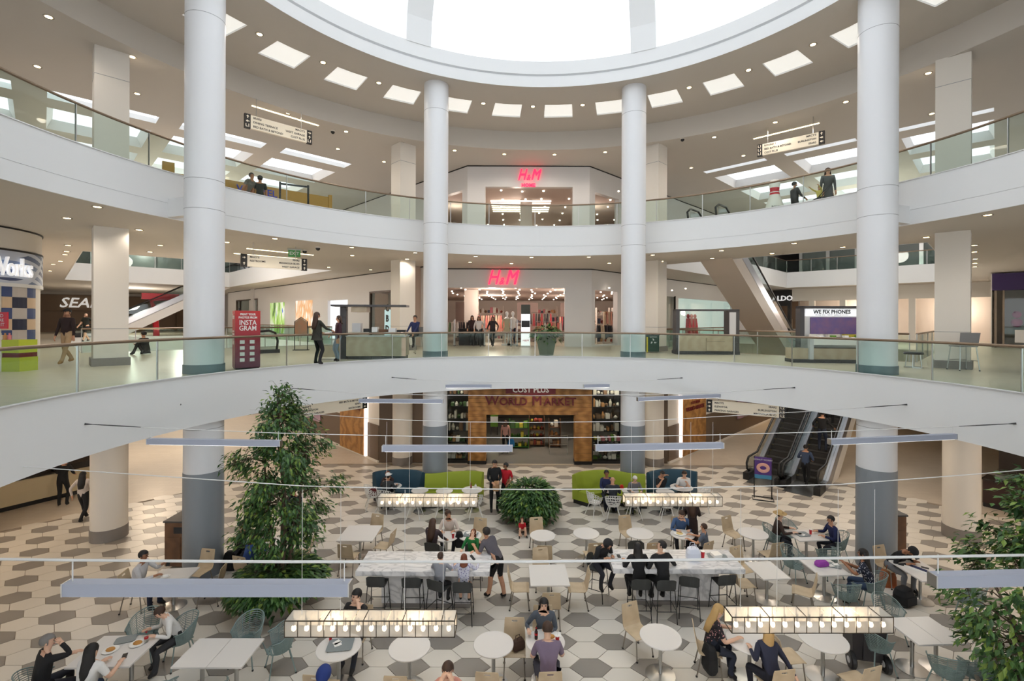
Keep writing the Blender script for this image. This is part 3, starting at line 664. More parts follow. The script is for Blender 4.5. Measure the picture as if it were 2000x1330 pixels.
shelf_unit('low table of flowers and bottles in the market window beside the oak pier', 4.3, 22.95, 1.5, 1.3, 3, 15, cols=(0, 4, 7, 9, 1))
shelf_unit('tall dark shelf in the market window behind the round column', -2.95, 23.6, 1.1, 3.6, 6, 16, cols=(3, 4, 6, 7, 8))
shelf_unit('low display with a green sign in the market window behind the round column', -2.95, 23.0, 1.0, 1.2, 3, 17, cols=(0, 4, 7, 5))
for x, w, lab in ((-2.95, 1.15, 'tall market window pane behind the round column'), (4.25, 1.5, 'tall market window pane beside the right oak pier')):
    o = thing('market_window', lab, 'window'); G().box(x - w / 2, x + w / 2, YW + .2, YW + .21, .12, Z2B).build('pane', CLEARG, o); G().box(x - w / 2, x + w / 2, YW + .15, YW + .25, 0, .12).box(x - w / 2, x - w / 2 + .05, YW + .17, YW + .24, 0, Z2B).build('frame', BLACK, o)
t = thing('floor_sign', 'green and white upright sign standing in the market doorway', 'sign', PZ(963, 860, 0) + Vector((0, 1.2, 0))); G().box(-.22, .22, 0, .05, .5, 1.4).build('panel', GOODS[0], t); G().box(-.22, .22, -.01, 0, .8, 1.1).build('print', WHITE, t); G().box(-.2, -.17, 0, .04, 0, .5).box(.17, .2, 0, .04, 0, .5).build('leg', BLACK, t)
t = thing('cart_rail', 'chrome cart rail at the right of the market doorway', 'rail', (2.1, 24.2, 0)); G().tube([(-.5, 0, 0), (-.5, 0, .95), (.4, 0, .95), (.4, 0, 0)], .02).tube([(-.5, 0, .5), (.4, 0, .5)], .02).build('frame', CHROME, t)
for x, y, w in ((-.5, 24.5, 70), (2.2, 25, 70), (4.4, 22.9, 45), (-3, 22.95, 35)): lamp('POINT', 'market_lamp', (x, y, 3.7), w, (1, .9, .75), .2)
# side parts of the ground floor front
g = wall((-6.6, YW + .2), (-3.6, YW + .2), 0, Z2B, .2); wall((5.05, YW + .2), (7.1, YW + .2), 0, Z2B, .2, g=g); struct(g.build('wall_front_low', BROWNW), 'dark brown wall beside the market entrance', 'wall')
# corridor walls at 45 degrees: taupe above, dark wainscot below, light skirting
for nm, A, B, lab in (('wall_low_left', (-38.6, 54.7), (-6.6, YW + .2), 'left corridor wall with dark wainscot on the ground floor'), ('wall_low_right', (7.1, YW + .2), (39.1, 54.7), 'right corridor wall with dark wainscot on the ground floor')):
    t = thing(nm, lab, 'wall'); t['kind'] = 'structure'; wall(A, B, 0, Z2B, .2).build('upper_wall', CREAM, t)
    f = frame2(A, B); L = (Vector(B) - Vector(A)).length
    G().prism([f(0, 0, 0).xy, f(L, 0, 0).xy, f(L, .05, 0).xy, f(0, .05, 0).xy], .1, 1.75).build('wainscot', BROWNW, t)
    G().prism([f(0, 0, 0).xy, f(L, 0, 0).xy, f(L, .09, 0).xy, f(0, .09, 0).xy], 0, .1).build('skirting', CREAM, t)
    o = (lambda u: L - u) if 'left' in nm else (lambda u: u)
    w = G().prism([f(o(1.3), .05, 0).xy, f(o(3.9), .05, 0).xy, f(o(3.9), .14, 0).xy, f(o(1.3), .14, 0).xy], .1, Z2B); w = w.build('oak_panel', OAK, t)
    rz_ = -rad(45) if 'left' in nm else rad(45)
    q = f(o(2.6), .17, 2.35); text('COST PLUS', .2, MAR, w, q + Vector((0, 0, .28)), rz=rz_, bold=.004); text('WORLD MARKET', .27, MAR, w, q, rz=rz_, bold=.006)
    G().prism([f(o(1.05), .02, 0).xy, f(o(1.2), .02, 0).xy, f(o(1.2), .16, 0).xy, f(o(1.05), .16, 0).xy], .1, Z2B).build('light_strip', mat('white_strip_light', (255, 238, 226), .5, emit=1.1), t)
    for k, u in enumerate((6.5, 7.8) if 'left' in nm else (8.4, 9.3)):
        c = [(120, 90, 150), (40, 60, 110)] if 'left' in nm else [(130, 40, 36), (150, 66, 50)]
        pz = G().prism([f(o(u), .06, 0).xy, f(o(u + 1), .06, 0).xy, f(o(u + 1), .12, 0).xy, f(o(u), .12, 0).xy], .9, 2.9).build('poster_panel', mat('poster_%s_%d' % (nm[-1], k), c[k], .4, noise=.8, nscale=1.5, rgb2=(200, 170, 150)), t)
# food counters at both sides
def food_counter(nm, lab, A, B, front, extra):
    A, B = Vector(A), Vector(B); d = (B - A); L = d.length; t = thing(nm, lab, 'counter', (A.x, A.y, 0), atan2(d.y, d.x))
    G().box(0, L, 0, .7, .16, 1.0).build('front_panel', front, t); G().box(0, L, .05, .7, 0, .16).build('kick', BLACK, t); G().box(-.03, L, -.05, .75, 1.0, 1.05).build('worktop', mat('dark_stone_top', (52, 46, 42), .25), t)
    G().box(0, L, 2.2, 2.3, 0, 3.6).build('back_wall', mat('dim_kitchen_wall', (58, 48, 42), .6, noise=.5, nscale=2), t)
    for k in range(extra):
        x = .5 + (L - 1) * k / max(1, extra - 1); ob_ = G().box(x - .2, x + .2, .15, .5, 1.05, 1.05 + .18 + .12 * (k % 3)).build('countertop_appliance', [STEEL, CREAM, BLACK][k % 3], t); free(ob_, t, '%s box shaped appliance, %s along the %s food counter' % (('steel', 'cream', 'black')[k % 3], ORD[k], 'cream' if extra > 3 else 'dark'), 'appliance')
    return t
food_counter('food_counter', 'cream panelled food counter with dark worktop at the far left', (-20.6, 12.2), (-16.3, 19.6), mat('ivory_panel', (212, 196, 160), .5, noise=.4, nscale=1.5), 7)
tR = food_counter('food_counter', 'dark food counter with lit dishes behind the right tree', (17.1, 17.6), (21.2, 11.5), mat('dark_maroon_panel', (54, 34, 30), .4), 2)
text('137', .3, mat('white_letter', (244, 242, 238), .4, emit=.35), tR, (1.4, -.03, .62), ext=.01)
for k in range(5): ob_ = G().lathe([(.0, 1.1), (.2, 1.12), (.24, 1.18)], 12, (1.0 + k * .55, .35)).build('food_dish', GOODS[(1, 2, 5, 0, 1)[k]], None); free(ob_, tR, '%s food dish, %s on the dark food counter' % (('yellow', 'rust', 'tan', 'green', 'yellow')[k], ORD[k]), 'dish')
G().box(.4, 4.2, -.03, .0, 1.05, 1.5).build('sneeze_guard', CLEARG, tR)
for p, w in (((-18.8, 15.8, 3.6), 70), ((20, 14.5, 3.6), 60)): lamp('POINT', 'stall_lamp', p, w, (1, .75, .5), .2)

# ---------------------------------------------------------------- escalators
ALU = mat('satin_aluminium', (186, 188, 196), .3, .9); STEPM = mat('dark_ribbed_step', (70, 68, 66), .5, .3); RUB = mat('black_rubber_handrail', (24, 24, 26), .4); YEL = mat('yellow_step_line', (206, 180, 60), .5); ESCG = glass('escalator_glass', (236, 240, 240))
def escalator(nm, lab, p0, ang, rise, w=1.0, truss=None, z0=0., side=None):
    """p0 bottom comb point, ang plan direction of ascent (deg from +X)"""
    t = thing(nm, lab, 'escalator', (p0[0], p0[1], z0), rad(ang)); run = rise / tan(rad(30)); sh = .2; sd_ = sh / tan(rad(30))
    n = int(rise / sh)
    me = None
    for k in range(n):
        if me is None: me = G().box(0, sd_ + .02, -w / 2, w / 2, -.02, 0, 0).box(0, .02, -w / 2, w / 2, -sh, 0, 0).box(0, .03, -w / 2, -w / 2 + .07, -.001, .004, 1).box(0, .03, w / 2 - .07, w / 2, -.001, .004, 1).mesh('step', [STEPM, YEL])
        o = bpy.data.objects.new('step', me); COL.objects.link(o); o.parent = t; o.location = (.8 + k * sd_, 0, sh * (k + 1))
    G().box(-1.1, .8, -w / 2, w / 2, -.01, .015).build('landing_plate', STEEL, t)
    def prof(a, b, y0, y1, m, name, s0=-.5, s1=run + 1.6):
        pts = [(s0, 0), (.6, 0), (.8 + run, rise), (s1, rise)]
        g = G(); lo = [(x, z + a) for x, z in pts]; hi = [(x, z + b) for x, z in pts]
        for (p, q, r_, s_) in zip(lo[:-1], lo[1:], hi[1:], hi[:-1]): g.hull2([(p[0], y0, p[1]), (p[0], y1, p[1]), (s_[0], y1, s_[1]), (s_[0], y0, s_[1])], [(q[0], y0, q[1]), (q[0], y1, q[1]), (r_[0], y1, r_[1]), (r_[0], y0, r_[1])])
        return g.build(name, m, t)
    for s_ in (-1, 1):
        y = s_ * (w / 2 + .12); prof(-.25, .28, y - .1, y + .1, ALU, 'skirt_panel'); prof(.28, .85, y - .008, y + .008, ESCG, 'balustrade')
        hp = [(-.35, y, .3), (-.62, y, .45), (-.66, y, .7), (-.45, y, .92), (.6, y, .94), (.8 + run, y, rise + .94), (run + 1.6, y, rise + .94), (run + 1.9, y, rise + .75), (run + 1.8, y, rise + .4)]
        G().tube(hp, .045, 8).build('handrail', RUB, t, smooth=True); G().box(-.75, .1, y - .12, y + .12, 0, .3).build('newel_base', BLACK, t)
    if truss: prof(-1.0, -.2, -w / 2 - .22, w / 2 + .22, truss, 'truss')
    return t
_ea = PZ(1496, 938); _eb = PZ(1572, 957)
escalator('escalator', 'empty escalator beside the donut poster', sd(22.1, 6.95), 45, Z2, 1.0, CREAM)
escalator('escalator', 'escalator with people riding up beside the near right column', sd(22.1, 5.55), 45, Z2, 1.0, CREAM)
tb = sd(31.4, 9.0); escalator('escalator', 'beige clad escalator rising to the third level beside the empty kiosk', tb, 225, Z3 - Z2, 1.0, mat('beige_truss_cladding', (200, 188, 176), .5), Z2)
escalator('escalator', 'distant escalator near the red structure in the left corridor', sd(2.2, 49.2), 45 + 90 + 180 + 90, Z3 - Z2, 1.0, LILAC, Z2)
# side well railings on the second level
def straight_rail(lab, A, B, z, n):
    A, B = Vector(A), Vector(B); d = B - A; L = d.length; t = thing('well_railing', lab, 'railing', (A.x, A.y, z), atan2(d.y, d.x))
    G().tube([(0, 0, 1.0), (L, 0, 1.0)], .035, 8).build('handrail', BRONZE, t)
    for k in range(n): G().box(L * k / n + .03, L * (k + 1) / n - .03, -.008, .008, .03, .96).build('glass_pane', RAILG, t)
    for k in range(n + 1): G().box(L * k / n - .015, L * k / n + .015, -.02, .02, 0, 1.0).build('post', STEEL, t)
straight_rail('straight glass railing along the near edge of the left side well', HOLE_L[0], HOLE_L[1], Z2, 6)
straight_rail('straight glass railing along the long edge of the left side well', HOLE_L[1], sd(11.7, 40), Z2, 8)
straight_rail('straight glass railing along the near edge of the right side well', sd(21.9, 2.2), HOLE_R2[3], Z2, 6)
straight_rail('straight glass railing along the wall edge of the right side well', HOLE_R2[3], HOLE_R2[2], Z2, 5)
straight_rail('straight glass railing along the outer edge of the right side well', HOLE_R2[0], HOLE_R2[1], Z2, 5)
straight_rail('far third level glass railing beyond the left side well', HOLE_L[3], HOLE_L[2], Z3, 6)
straight_rail('far third level glass railing beyond the right side well', HOLE_R[2], HOLE_R[1], Z3, 6)
straight_rail('third level glass railing along the long side of the right side well', HOLE_R[3], HOLE_R[2], Z3, 8)

# ---------------------------------------------------------------- recessed lamps
TRIM = mat('grey_lamp_trim', (150, 142, 132), .5)
dl_me = {}
def downlight(p, lab, grp, r=.09, watts=0, col=(1, .88, .75)):
    t = thing('downlight', lab, 'downlight', p, group=grp)
    if 'a' not in dl_me:
        dl_me['a'] = G().lathe([(.075, .0), (.12, -.012), (.12, 0)], 16, cap=False).mesh('trim_ring', TRIM); dl_me['b'] = G().cyl((0, 0), .078, -.008, -.002, 14).mesh('lens', GRIDLIT)
    for k, nm in (('a', 'trim_ring'), ('b', 'lens')): o = bpy.data.objects.new(nm, dl_me[k]); COL.objects.link(o); o.parent = t
    if watts:
        l = lamp('SPOT', 'lamp_bulb', (0, 0, -.05), watts, col, .12, 160, parent=t)
for k_, (x, y) in enumerate(sorted(((507, 67), (631, 122), (740, 162), (944, 202), (1041, 208), (1138, 205), (1346, 171), (1462, 137), (1588, 87)))): downlight(PZ(x, y, ZS - .002), 'small round downlight between the white panels of the soffit ring, %s from the left' % nth(k_), 'downlights of the soffit ring', watts=LAMP_L3)
for k_, (x, y) in enumerate(sorted(((95, 33), (73, 130), (258, 111), (268, 183), (563, 221), (676, 257), (660, 291), (785, 279), (750, 316), (888, 294), (985, 301), (1083, 302), (1182, 297), (1283, 287), (1395, 268), (1514, 239), (1652, 199), (1350, 328), (1452, 304), (1813, 143), (1820, 222)))): downlight(PZ(x, y, ZC - .002), 'small round downlight in the third level ceiling, %s from the left' % nth(k_), 'downlights of the third level ceiling', watts=LAMP_L3)
for k_, (x, y) in enumerate(sorted(((131, 426), (190, 404), (272, 449), (313, 479), (293, 492), (133, 479), (537, 466), (443, 473), (687, 483), (688, 499), (811, 493.6), (795, 506), (642, 522), (724, 527), (929, 500.7), (918, 512), (1038, 502.5), (999, 514.5), (1150, 502), (1190, 514), (1275, 498), (1292, 510), (1409, 489.5), (1391, 504.5), (1551, 475.5), (1508, 495), (1646, 482.5), (1809, 463.5), (1903, 479), (1903, 492), (1905, 505.6), (1904, 514), (1904, 521), (1929, 420), (130, 491), (127, 497), (118, 510), (104, 516), (98, 529)))): downlight(PZ(x, y, Z3B - .002), 'small round downlight in the second level ceiling, %s from the left' % nth(k_), 'downlights of the second level ceiling', watts=LAMP_L2 if y < 508 else 0)
for r_, n, off in ((11.6, 11, -84), (16.5, 11, -84)):
    for k in range(n): downlight(rp(r_, off + k * 16.8, Z2B - .002), 'small warm downlight under the second level slab, %s from the left of the %s ring' % (ORD[k], 'inner' if r_ < 13 else 'outer'), 'downlights under the second level slab', watts=LAMP_L1, col=(1, .84, .68))
for s_, d_ in ((5, 24), (9, 24), (20, 7), (20, 3), (33, 14)):
    q = sd(s_, d_); downlight((q[0], q[1], Z2B - .002), 'small warm downlight under the slab %s' % {5: 'before the left corridor, outer one', 9: 'before the left corridor, inner one', 20: 'before the escalators' + (', inner one' if d_ > 5 else ', outer one'), 33: 'along the right corridor wall'}[s_], 'downlights under the second level slab', watts=LAMP_L1, col=(1, .84, .68)) if not (d_ > 26.7) else None

# ---------------------------------------------------------------- hanging direction signs
SGN = mat('cream_sign_panel', (236, 226, 206), .5, emit=.12); SGB = mat('black_sign_end', (38, 34, 32), .5); SGT = mat('dark_sign_letter', (60, 52, 46), .6)
def arrow(g, c, s, d):                         # small flat arrow; d in degrees, 0 = up
    R = Matrix.Rotation(rad(d), 2); P2 = [(-.12, -.5), (.12, -.5), (.12, 0), (.4, 0), (0, .5), (-.4, 0), (-.12, 0)]
    q = [R @ Vector(p) * s for p in P2]; A = [(c[0] + p.x, -.062, c[1] + p.y) for p in q]; g.hull2([(x, -.05, z) for x, y, z in A], A)
def hangsign(lab, px0, py0, px1, py1, zt, h, left, right, la, ra, zceil):
    A, B = PZ(px0, py0, zt), PZ(px1, py1, zt); d = B - A; L = d.length; t = thing('direction_sign', lab, 'sign', (A.x, A.y, zt), atan2(d.y, d.x))
    e = .2; G().box(e, L - e, -.05, .05, -h, 0).build('panel', SGN, t)
    for k, (x, ar) in enumerate(((0, la), (L - e, ra))):
        o = G().box(x, x + e, -.055, .055, -h - .02, .02).build('end_block', SGB, t); g = G()
        for i, a in enumerate(ar):
            z = -h * (i + .5) / len(ar)
            if isinstance(a, str): text(a, h / 3.2, SGN, o, (x + e / 2, -.06, z), ext=.002, bold=.004)
            else: arrow(g, (x + e / 2, z), h / 4, a)
        if g.v: g.build('arrow', SGN, o)
    for i, s_ in enumerate(left): text(s_, h / 4.6, SGT, t, (e + .08, -.055, -h * (i + .55) / 3.1), ext=.002, ax='LEFT', bold=.002)
    for i, s_ in enumerate(right): text(s_, h / 4.6, SGT, t, (L - e - .08, -.055, -h * (i + .55 + (3 - len(right)) * .0) / 3.1), ext=.002, ax='RIGHT', bold=.002)
    for x in (.4, L - .4): G().cyl((x, 0), .012, 0, zceil - zt, 6).build('hanger', STEEL, t)
U, Dn, Lf, Rt = 0, 180, 90, -90
hangsign('long hanging direction sign over the left side of the third level', 477, 222, 608.5, 258, 14.3, .49, ['SEARS', 'DINING TERRACE', 'BED BATH & BEYOND'], ["MACY'S", 'WEST GARAGE', 'COST PLUS'], [U, Lf, 'L1'], [Rt, U, 'L1'], ZC)
hangsign('long hanging direction sign over the right side of the third level', 1479.5, 284.5, 1611, 256, 14.3, .47, ['ROUND 1', 'BED BATH & BEYOND', 'COST PLUS'], ["MACY'S", 'BURLINGTON', 'SEARS'], ['L1', 'L1', 'L1'], [U, Rt, Lf], ZC)
hangsign('hanging direction sign under the second level ceiling above the red photo kiosk', 470, 496.5, 599, 507, 9.1, .42, ["MACY'S", 'RESTROOMS'], ['SEARS', 'MAGNOLIA BLVD', 'WEST GARAGE'], [Rt, U], [U, Lf, U], Z3B)
hangsign('hanging direction sign on the ground floor behind the tall tree', 573, 794, 716, 775, 3.85, .4, ["MACY'S", 'BURLINGTON', 'PARKING GARAGES'], ['BED BATH & BEYOND', 'SEARS', 'RESTROOMS'], [Rt, U, U], [Lf, U, Lf], Z2B)
hangsign('hanging direction sign on the ground floor beside the escalators', 1380, 781, 1534.7, 793, 3.85, .42, ["MACY'S", 'ELEVATOR', 'PARKING GARAGES'], ['SEARS', 'BURLINGTON', 'MAGNOLIA BLVD'], [Lf, Rt, U], ['L2', 'L2', 'L2'], Z2B)
def lline(lab, a, b, z, w=.07):
    A, B = PZ(*a, z), PZ(*b, z); g = G(); d = B - A; g.rbox((A + B) / 2 - Vector((0, 0, .01)), (d.length, w, .02), atan2(d.y, d.x)); tag(g.build('line_light', mat('warm_line_light', (255, 236, 190), .5, emit=4)), lab, 'lamp')
lline('thin line light in the ceiling above the left third level sign', (492, 206), (622, 245), ZC); lline('thin line light in the ceiling above the right third level sign', (1472, 271), (1600, 240), ZC)
lline('upper of two thin line lights above the sign near the red kiosk', (482, 485), (612, 498), Z3B); lline('lower of two thin line lights above the sign near the red kiosk', (457, 494.5), (580, 505), Z3B)
def domecam(lab, p): 
    t = thing('security_camera', lab, 'camera', p); G().cyl((0, 0), .1, -.05, 0, 14).build('mount', CREAM, t); G().ball((0, 0, -.06), (.085, .085, .09), 12, 8).build('dome', BLACK, t, smooth=True)
domecam('black dome camera under the third level ceiling beside the left sign', PZ(650, 255, ZC)); domecam('black dome camera under the third level ceiling right of the square pillar', PZ(1333, 270, ZC)); domecam('larger dome camera under the second level ceiling right of the exit sign', PZ(621, 482, Z3B)); domecam('smaller dome camera beside the green exit sign', PZ(595, 488, Z3B))
p = PZ(575, 486, Z3B); t = thing('exit_sign', 'green exit sign hanging from the second level ceiling', 'sign', p, rad(20)); G().box(-.22, .22, -.02, .02, -.32, -.06).build('plate', mat('green_exit_glass', (58, 120, 60), .4, emit=.3), t); G().box(-.25, .25, -.04, .04, -.06, 0).build('housing', STEEL, t); text('EXIT', .17, WHITE, t, (0, -.03, -.19), ext=.003, bold=.004)

# ---------------------------------------------------------------- cables, bar lamps and glass box chandeliers over the well
CABM = mat('white_cable', (226, 226, 226), .5)
def cable(lab, pts, z, e0=None, e1=None):
    P_ = [PZ(x, y, z) for x, y in pts]
    if e0: P_ = [PR(*e0, R2 - .03)] + P_
    if e1: P_ = P_ + [PR(*e1, R2 - .03)]
    t = thing('cable', lab, 'cable'); G().tube(P_, .013 if 'nearest' in lab else .008, 5).build('wire', CABM, t, smooth=True)
    for k, e in ((0, e0), (-1, e1)):
        if e: q = P_[k]; q2 = P_[1 if k == 0 else -2]; d = (q2 - q).normalized(); G().tube([q, q + d * .12, q + d * .5, q + d * .9], [.022, .008, .013, .007], 6).build('turnbuckle', DARK, t)
    return P_
cable('farthest steel cable across the well', [(825, 742), (960, 746), (1140, 746), (1275, 742)], 4.62, (765, 737), (1333, 738))
cable('second farthest steel cable across the well', [(702, 768), (865, 772), (1040, 773), (1245, 771), (1405, 766)], 4.48, (555, 757), (1553, 757))
cable('cable across the well that carries the far pair of glass chandeliers', [(400, 793), (752, 819), (900, 824), (1040, 825), (1240, 823), (1569, 804)], 4.25, (352, 790), (1772, 790))
cable('cable across the well that carries the middle row of four bar lamps', [(290, 835), (400, 840), (548, 846), (755, 851), (900, 854), (1040, 855), (1163, 854), (1411, 849), (1620, 843), (1865, 833)], 4.5, (165, 828), (1985, 827))
cable('cable across the well that carries the near pair of glass chandeliers', [(-330, 880), (0, 908), (400, 936), (590, 949), (750, 953), (1040, 956), (1240, 955), (1640, 946), (1919, 925), (2300, 890)], 4.3)
cable('nearest white cable across the well', [(-900, 1060), (0, 1092), (150, 1094), (540, 1097), (1040, 1097), (1450, 1092), (1640, 1090), (2000, 1084), (2700, 1060)], 4.57)
BARM = mat('pale_blue_grey_lamp_housing', (164, 170, 188), .4); DIFF = mat('white_lamp_diffuser', (250, 248, 244), .5, emit=1.6)
def barlamp(lab, px0, py0, px1, py1, z, hz):
    A, B = PZ(px0, py0, z), PZ(px1, py1, z); d = B - A; L = d.length; t = thing('bar_lamp', lab, 'pendant lamp', (A.x, A.y, z), atan2(d.y, d.x))
    G().box(0, L, -.05, .05, 0, .115).build('housing', BARM, t); G().box(.05, L - .05, -.04, .04, -.006, 0).build('diffuser', DIFF, t); G().box(-.012, 0, -.052, .052, -.002, .117).box(L, L + .012, -.052, .052, -.002, .117).build('end_cap', STEEL, t)
    for x in (.05, L - .05): G().tube([(x, 0, .11), (x, 0, hz)], .006, 5).build('suspension_wire', CABM, t)
    return t
barlamp('far left short bar lamp just under the second level edge', 825, 757, 960, 757, 4.22, .4); barlamp('far right short bar lamp just under the second level edge', 1140, 757, 1275, 754, 4.22, .4)
barlamp('bar lamp crossing the direction sign and the far left column', 702, 786, 865, 787, 4.15, .33); barlamp('bar lamp beside the right ground floor direction sign', 1245, 783, 1405, 776, 4.15, .33)
barlamp('bar lamp in front of the near left column', 290, 867, 548, 871, 4.2, .3); barlamp('bar lamp in front of the far left column above the blue sofa', 748, 881, 1000, 881, 4.2, .3); barlamp('bar lamp left of the escalators in front of the far right column', 1163, 880, 1411, 875, 4.2, .3); barlamp('bar lamp in front of the near right column', 1620, 868, 1865, 857, 4.2, .3)
barlamp('largest nearest bar lamp at the lower left', 131, 1160, 683, 1160, 4.26, .3); barlamp('nearest bar lamp in front of the right tree', 1822, 1144, 2320, 1132, 4.26, .3)
CHF = mat('thin_black_brass_frame', (70, 62, 52), .4, .6); CHG = mat('ribbed_chandelier_glass', (236, 230, 220), .25); CHG.node_tree.nodes['Principled BSDF'].inputs['Alpha'].default_value = .42; BULB = mat('warm_filament_bulb', (255, 226, 178), .4, emit=11.)
CHT = mat('frosted_chandelier_panel', (232, 228, 222), .5)
def chandelier(lab, px0, px1, py, z, wb):
    A, B = PZ(px0, py, z), PZ(px1, py, z); d = B - A; L = d.length; t = thing('glass_chandelier', lab, 'chandelier', (A.x, A.y, z), atan2(d.y, d.x)); n = 13; c = L / n; H, D_ = .235, .27
    g = G(); e = .006
    for zz in (0, -H):
        for y in (0, D_): g.box(0, L, y - e, y + e, zz - e, zz + e)
        for x in (0, L): g.box(x - e, x + e, 0, D_, zz - e, zz + e)
    for k in range(n + 1):
        for y in (0, D_): g.box(k * c - e * .8, k * c + e * .8, y - e, y + e, -H, 0)
        if k % 3 == 0: g.box(k * c - e, k * c + e, 0, D_, -e, e)
    g.build('frame', CHF, t)
    for k in range(n):
        G().box(k * c + e, (k + 1) * c - e, -.003, .003, -H + e, -e).build('front_pane', CHG, t); G().box(k * c + e, (k + 1) * c - e, D_ - .003, D_ + .003, -H + e, -e).build('back_pane', CHT, t)
        b = G().ball(((k + .5) * c, D_ * .3, -H * .66), (.034, .034, .045), 8, 6).build('bulb', BULB, t, smooth=True); G().cyl(((k + .5) * c, D_ * .3), .014, -H * .5, -.01, 6).build('socket', CHF, b)
    for k in range(5): G().box(L * k / 5 + e, L * (k + 1) / 5 - e, e, D_ - e, -.004, .004).build('top_panel', CHG, t)
    for k in (1, 4, 9, 12): G().tube([(k * c, D_ / 2, 0), (k * c, D_ / 2, 4.25 - z)], .004, 4).build('suspension_wire', CABM, t)
    for x in (L * .25, L * .75): lamp('POINT', 'chandelier_light', (x, D_ / 2, -H * .7), wb, (1, .8, .55), .05, parent=t)
chandelier('near left glass box chandelier over the table with a tray', 556, 888, 1213, 2.37, 3); chandelier('near right glass box chandelier with the brightest yellow bulbs', 1430, 1745, 1205.5, 2.4, 6); chandelier('far left glass box chandelier in front of the blue sofa', 737, 932, 971.5, 2.42, 3); chandelier('far right glass box chandelier in front of the right sofas', 1221, 1411, 970.5, 2.42, 4)
# ================================================================ furniture of the dining court
PLY = mat('pale_birch_plywood', (204, 184, 154), .45, noise=.5, nscale=5, kind='wave', rgb2=(188, 166, 136)); TEAL = mat('grey_green_powder_coat', (122, 140, 138), .45); WSH = mat('white_plastic_shell', (232, 231, 228), .4)
TOPW = mat('white_laminate_top', (224, 220, 216), .35); EDGE = mat('grey_top_edge', (150, 148, 146), .5); MESHC = mat('charcoal_stool_mesh', (58, 60, 60), .6); PIPE = mat('warm_grey_chair_leg', (150, 142, 132), .35, .8)
MARB = mat('white_veined_marble', (232, 231, 232), .25, noise=.45, nscale=1.3, kind='marble', rgb2=(120, 122, 132))
def leg(t, m, a, b, r=.0135, cap=True, nm='leg'):
    o = G().tube([a, b], r, 6).build(nm, m, t)
    if cap: G().cyl((b[0], b[1]), r * 1.5, b[2], b[2] + .025, 8).build('foot_cap', BLACK, o)
    return o
def make_wood_chair():
    t = thing('wood_chair', 'x', 'chair'); n = 8
    prof = [(.22, .44), (.16, .455), (.0, .45), (-.14, .445), (-.19, .47), (-.215, .53)]
    g = G()
    def sheet(g, prof, hw, th=.012):
        up = []; 
        for (y, z), (y2, z2) in zip(prof[:-1], prof[1:]):
            d = Vector((y2 - y, z2 - z)).normalized(); nx, nz = -d.y * th, d.x * th; h0, h1 = hw(y, z), hw(y2, z2)
            g.hull2([(-h0, y, z), (h0, y, z), (h0, y + nx, z + nz), (-h0, y + nx, z + nz)], [(-h1, y2, z2), (h1, y2, z2), (h1, y2 + nx, z2 + nz), (-h1, y2 + nx, z2 + nz)])
    sheet(g, prof, lambda y, z: .215); g.build('seat', PLY, t, smooth=30)
    g = G(); b = lambda z: -.215 - (z - .53) * .2
    def bk(x0, x1, z0, z1, w0=1, w1=1): g.hull2([(x0 * w0, b(z0), z0), (x1 * w0, b(z0), z0), (x1 * w0, b(z0) - .012, z0), (x0 * w0, b(z0) - .012, z0)], [(x0 * w1, b(z1), z1), (x1 * w1, b(z1), z1), (x1 * w1, b(z1) - .012, z1), (x0 * w1, b(z1) - .012, z1)])
    bk(-.215, .215, .53, .8, 1, .93); bk(-.2, -.055, .8, .835); bk(.055, .2, .8, .835); bk(-.2, .2, .835, .88, 1, .94); g.build('backrest', PLY, t)
    for x in (-1, 1):
        leg(t, PIPE, (x * .18, .17, .44), (x * .2, .22, 0)); leg(t, PIPE, (x * .18, -.15, .44), (x * .2, -.24, 0))
    G().tube([(-.18, .17, .435), (.18, .17, .435), (.18, -.15, .435), (-.18, -.15, .435)], .011, 6, closed=True).build('under_frame', PIPE, t); return proto(t)
def bucket(a, u):                               # angle from the back (deg), u 0 seat edge .. 1 rim
    f = cos(rad(a)); h = .26 + .17 * max(0, f) ** .7 if f > 0 else .26 + .04 * f; r0, r1 = .2, .285
    r = r0 + (r1 - r0) * u ** .8; return Vector((r * sin(rad(a)), -r * cos(rad(a)) * (1 + .1 * u), .44 + h * u ** 1.25))
def make_wire_chair():
    t = thing('wire_armchair', 'x', 'chair'); g = G()
    for k in range(1, 13): g.tube([bucket(-118 + 236 * i / 14, k / 13) for i in range(15)], .0085, 4)
    for a in range(-112, 113, 28): g.tube([bucket(a, u / 5) for u in range(6)], .006, 4)
    g.build('back_slats', TEAL, t)
    G().tube([bucket(-122 + 244 * i / 18, 1) for i in range(19)], .012, 6).build('rim', TEAL, t, smooth=True)
    g = G()
    for k in range(9): y = -.19 + .048 * k; w = sqrt(max(.0, .2 ** 2 - y * y * .75)); g.box(-w, w, y - .018, y + .018, .432, .442)
    g.lathe([(.205, .43), (.205, .445), (.19, .445), (.19, .43)], 20, cap=False); g.build('seat', TEAL, t)
    for x, y in ((-1, .8), (1, .8), (-1, -1), (1, -1)): leg(t, TEAL, (x * .15, y * .16, .435), (x * .25, y * .26, 0), .012)
    return proto(t)
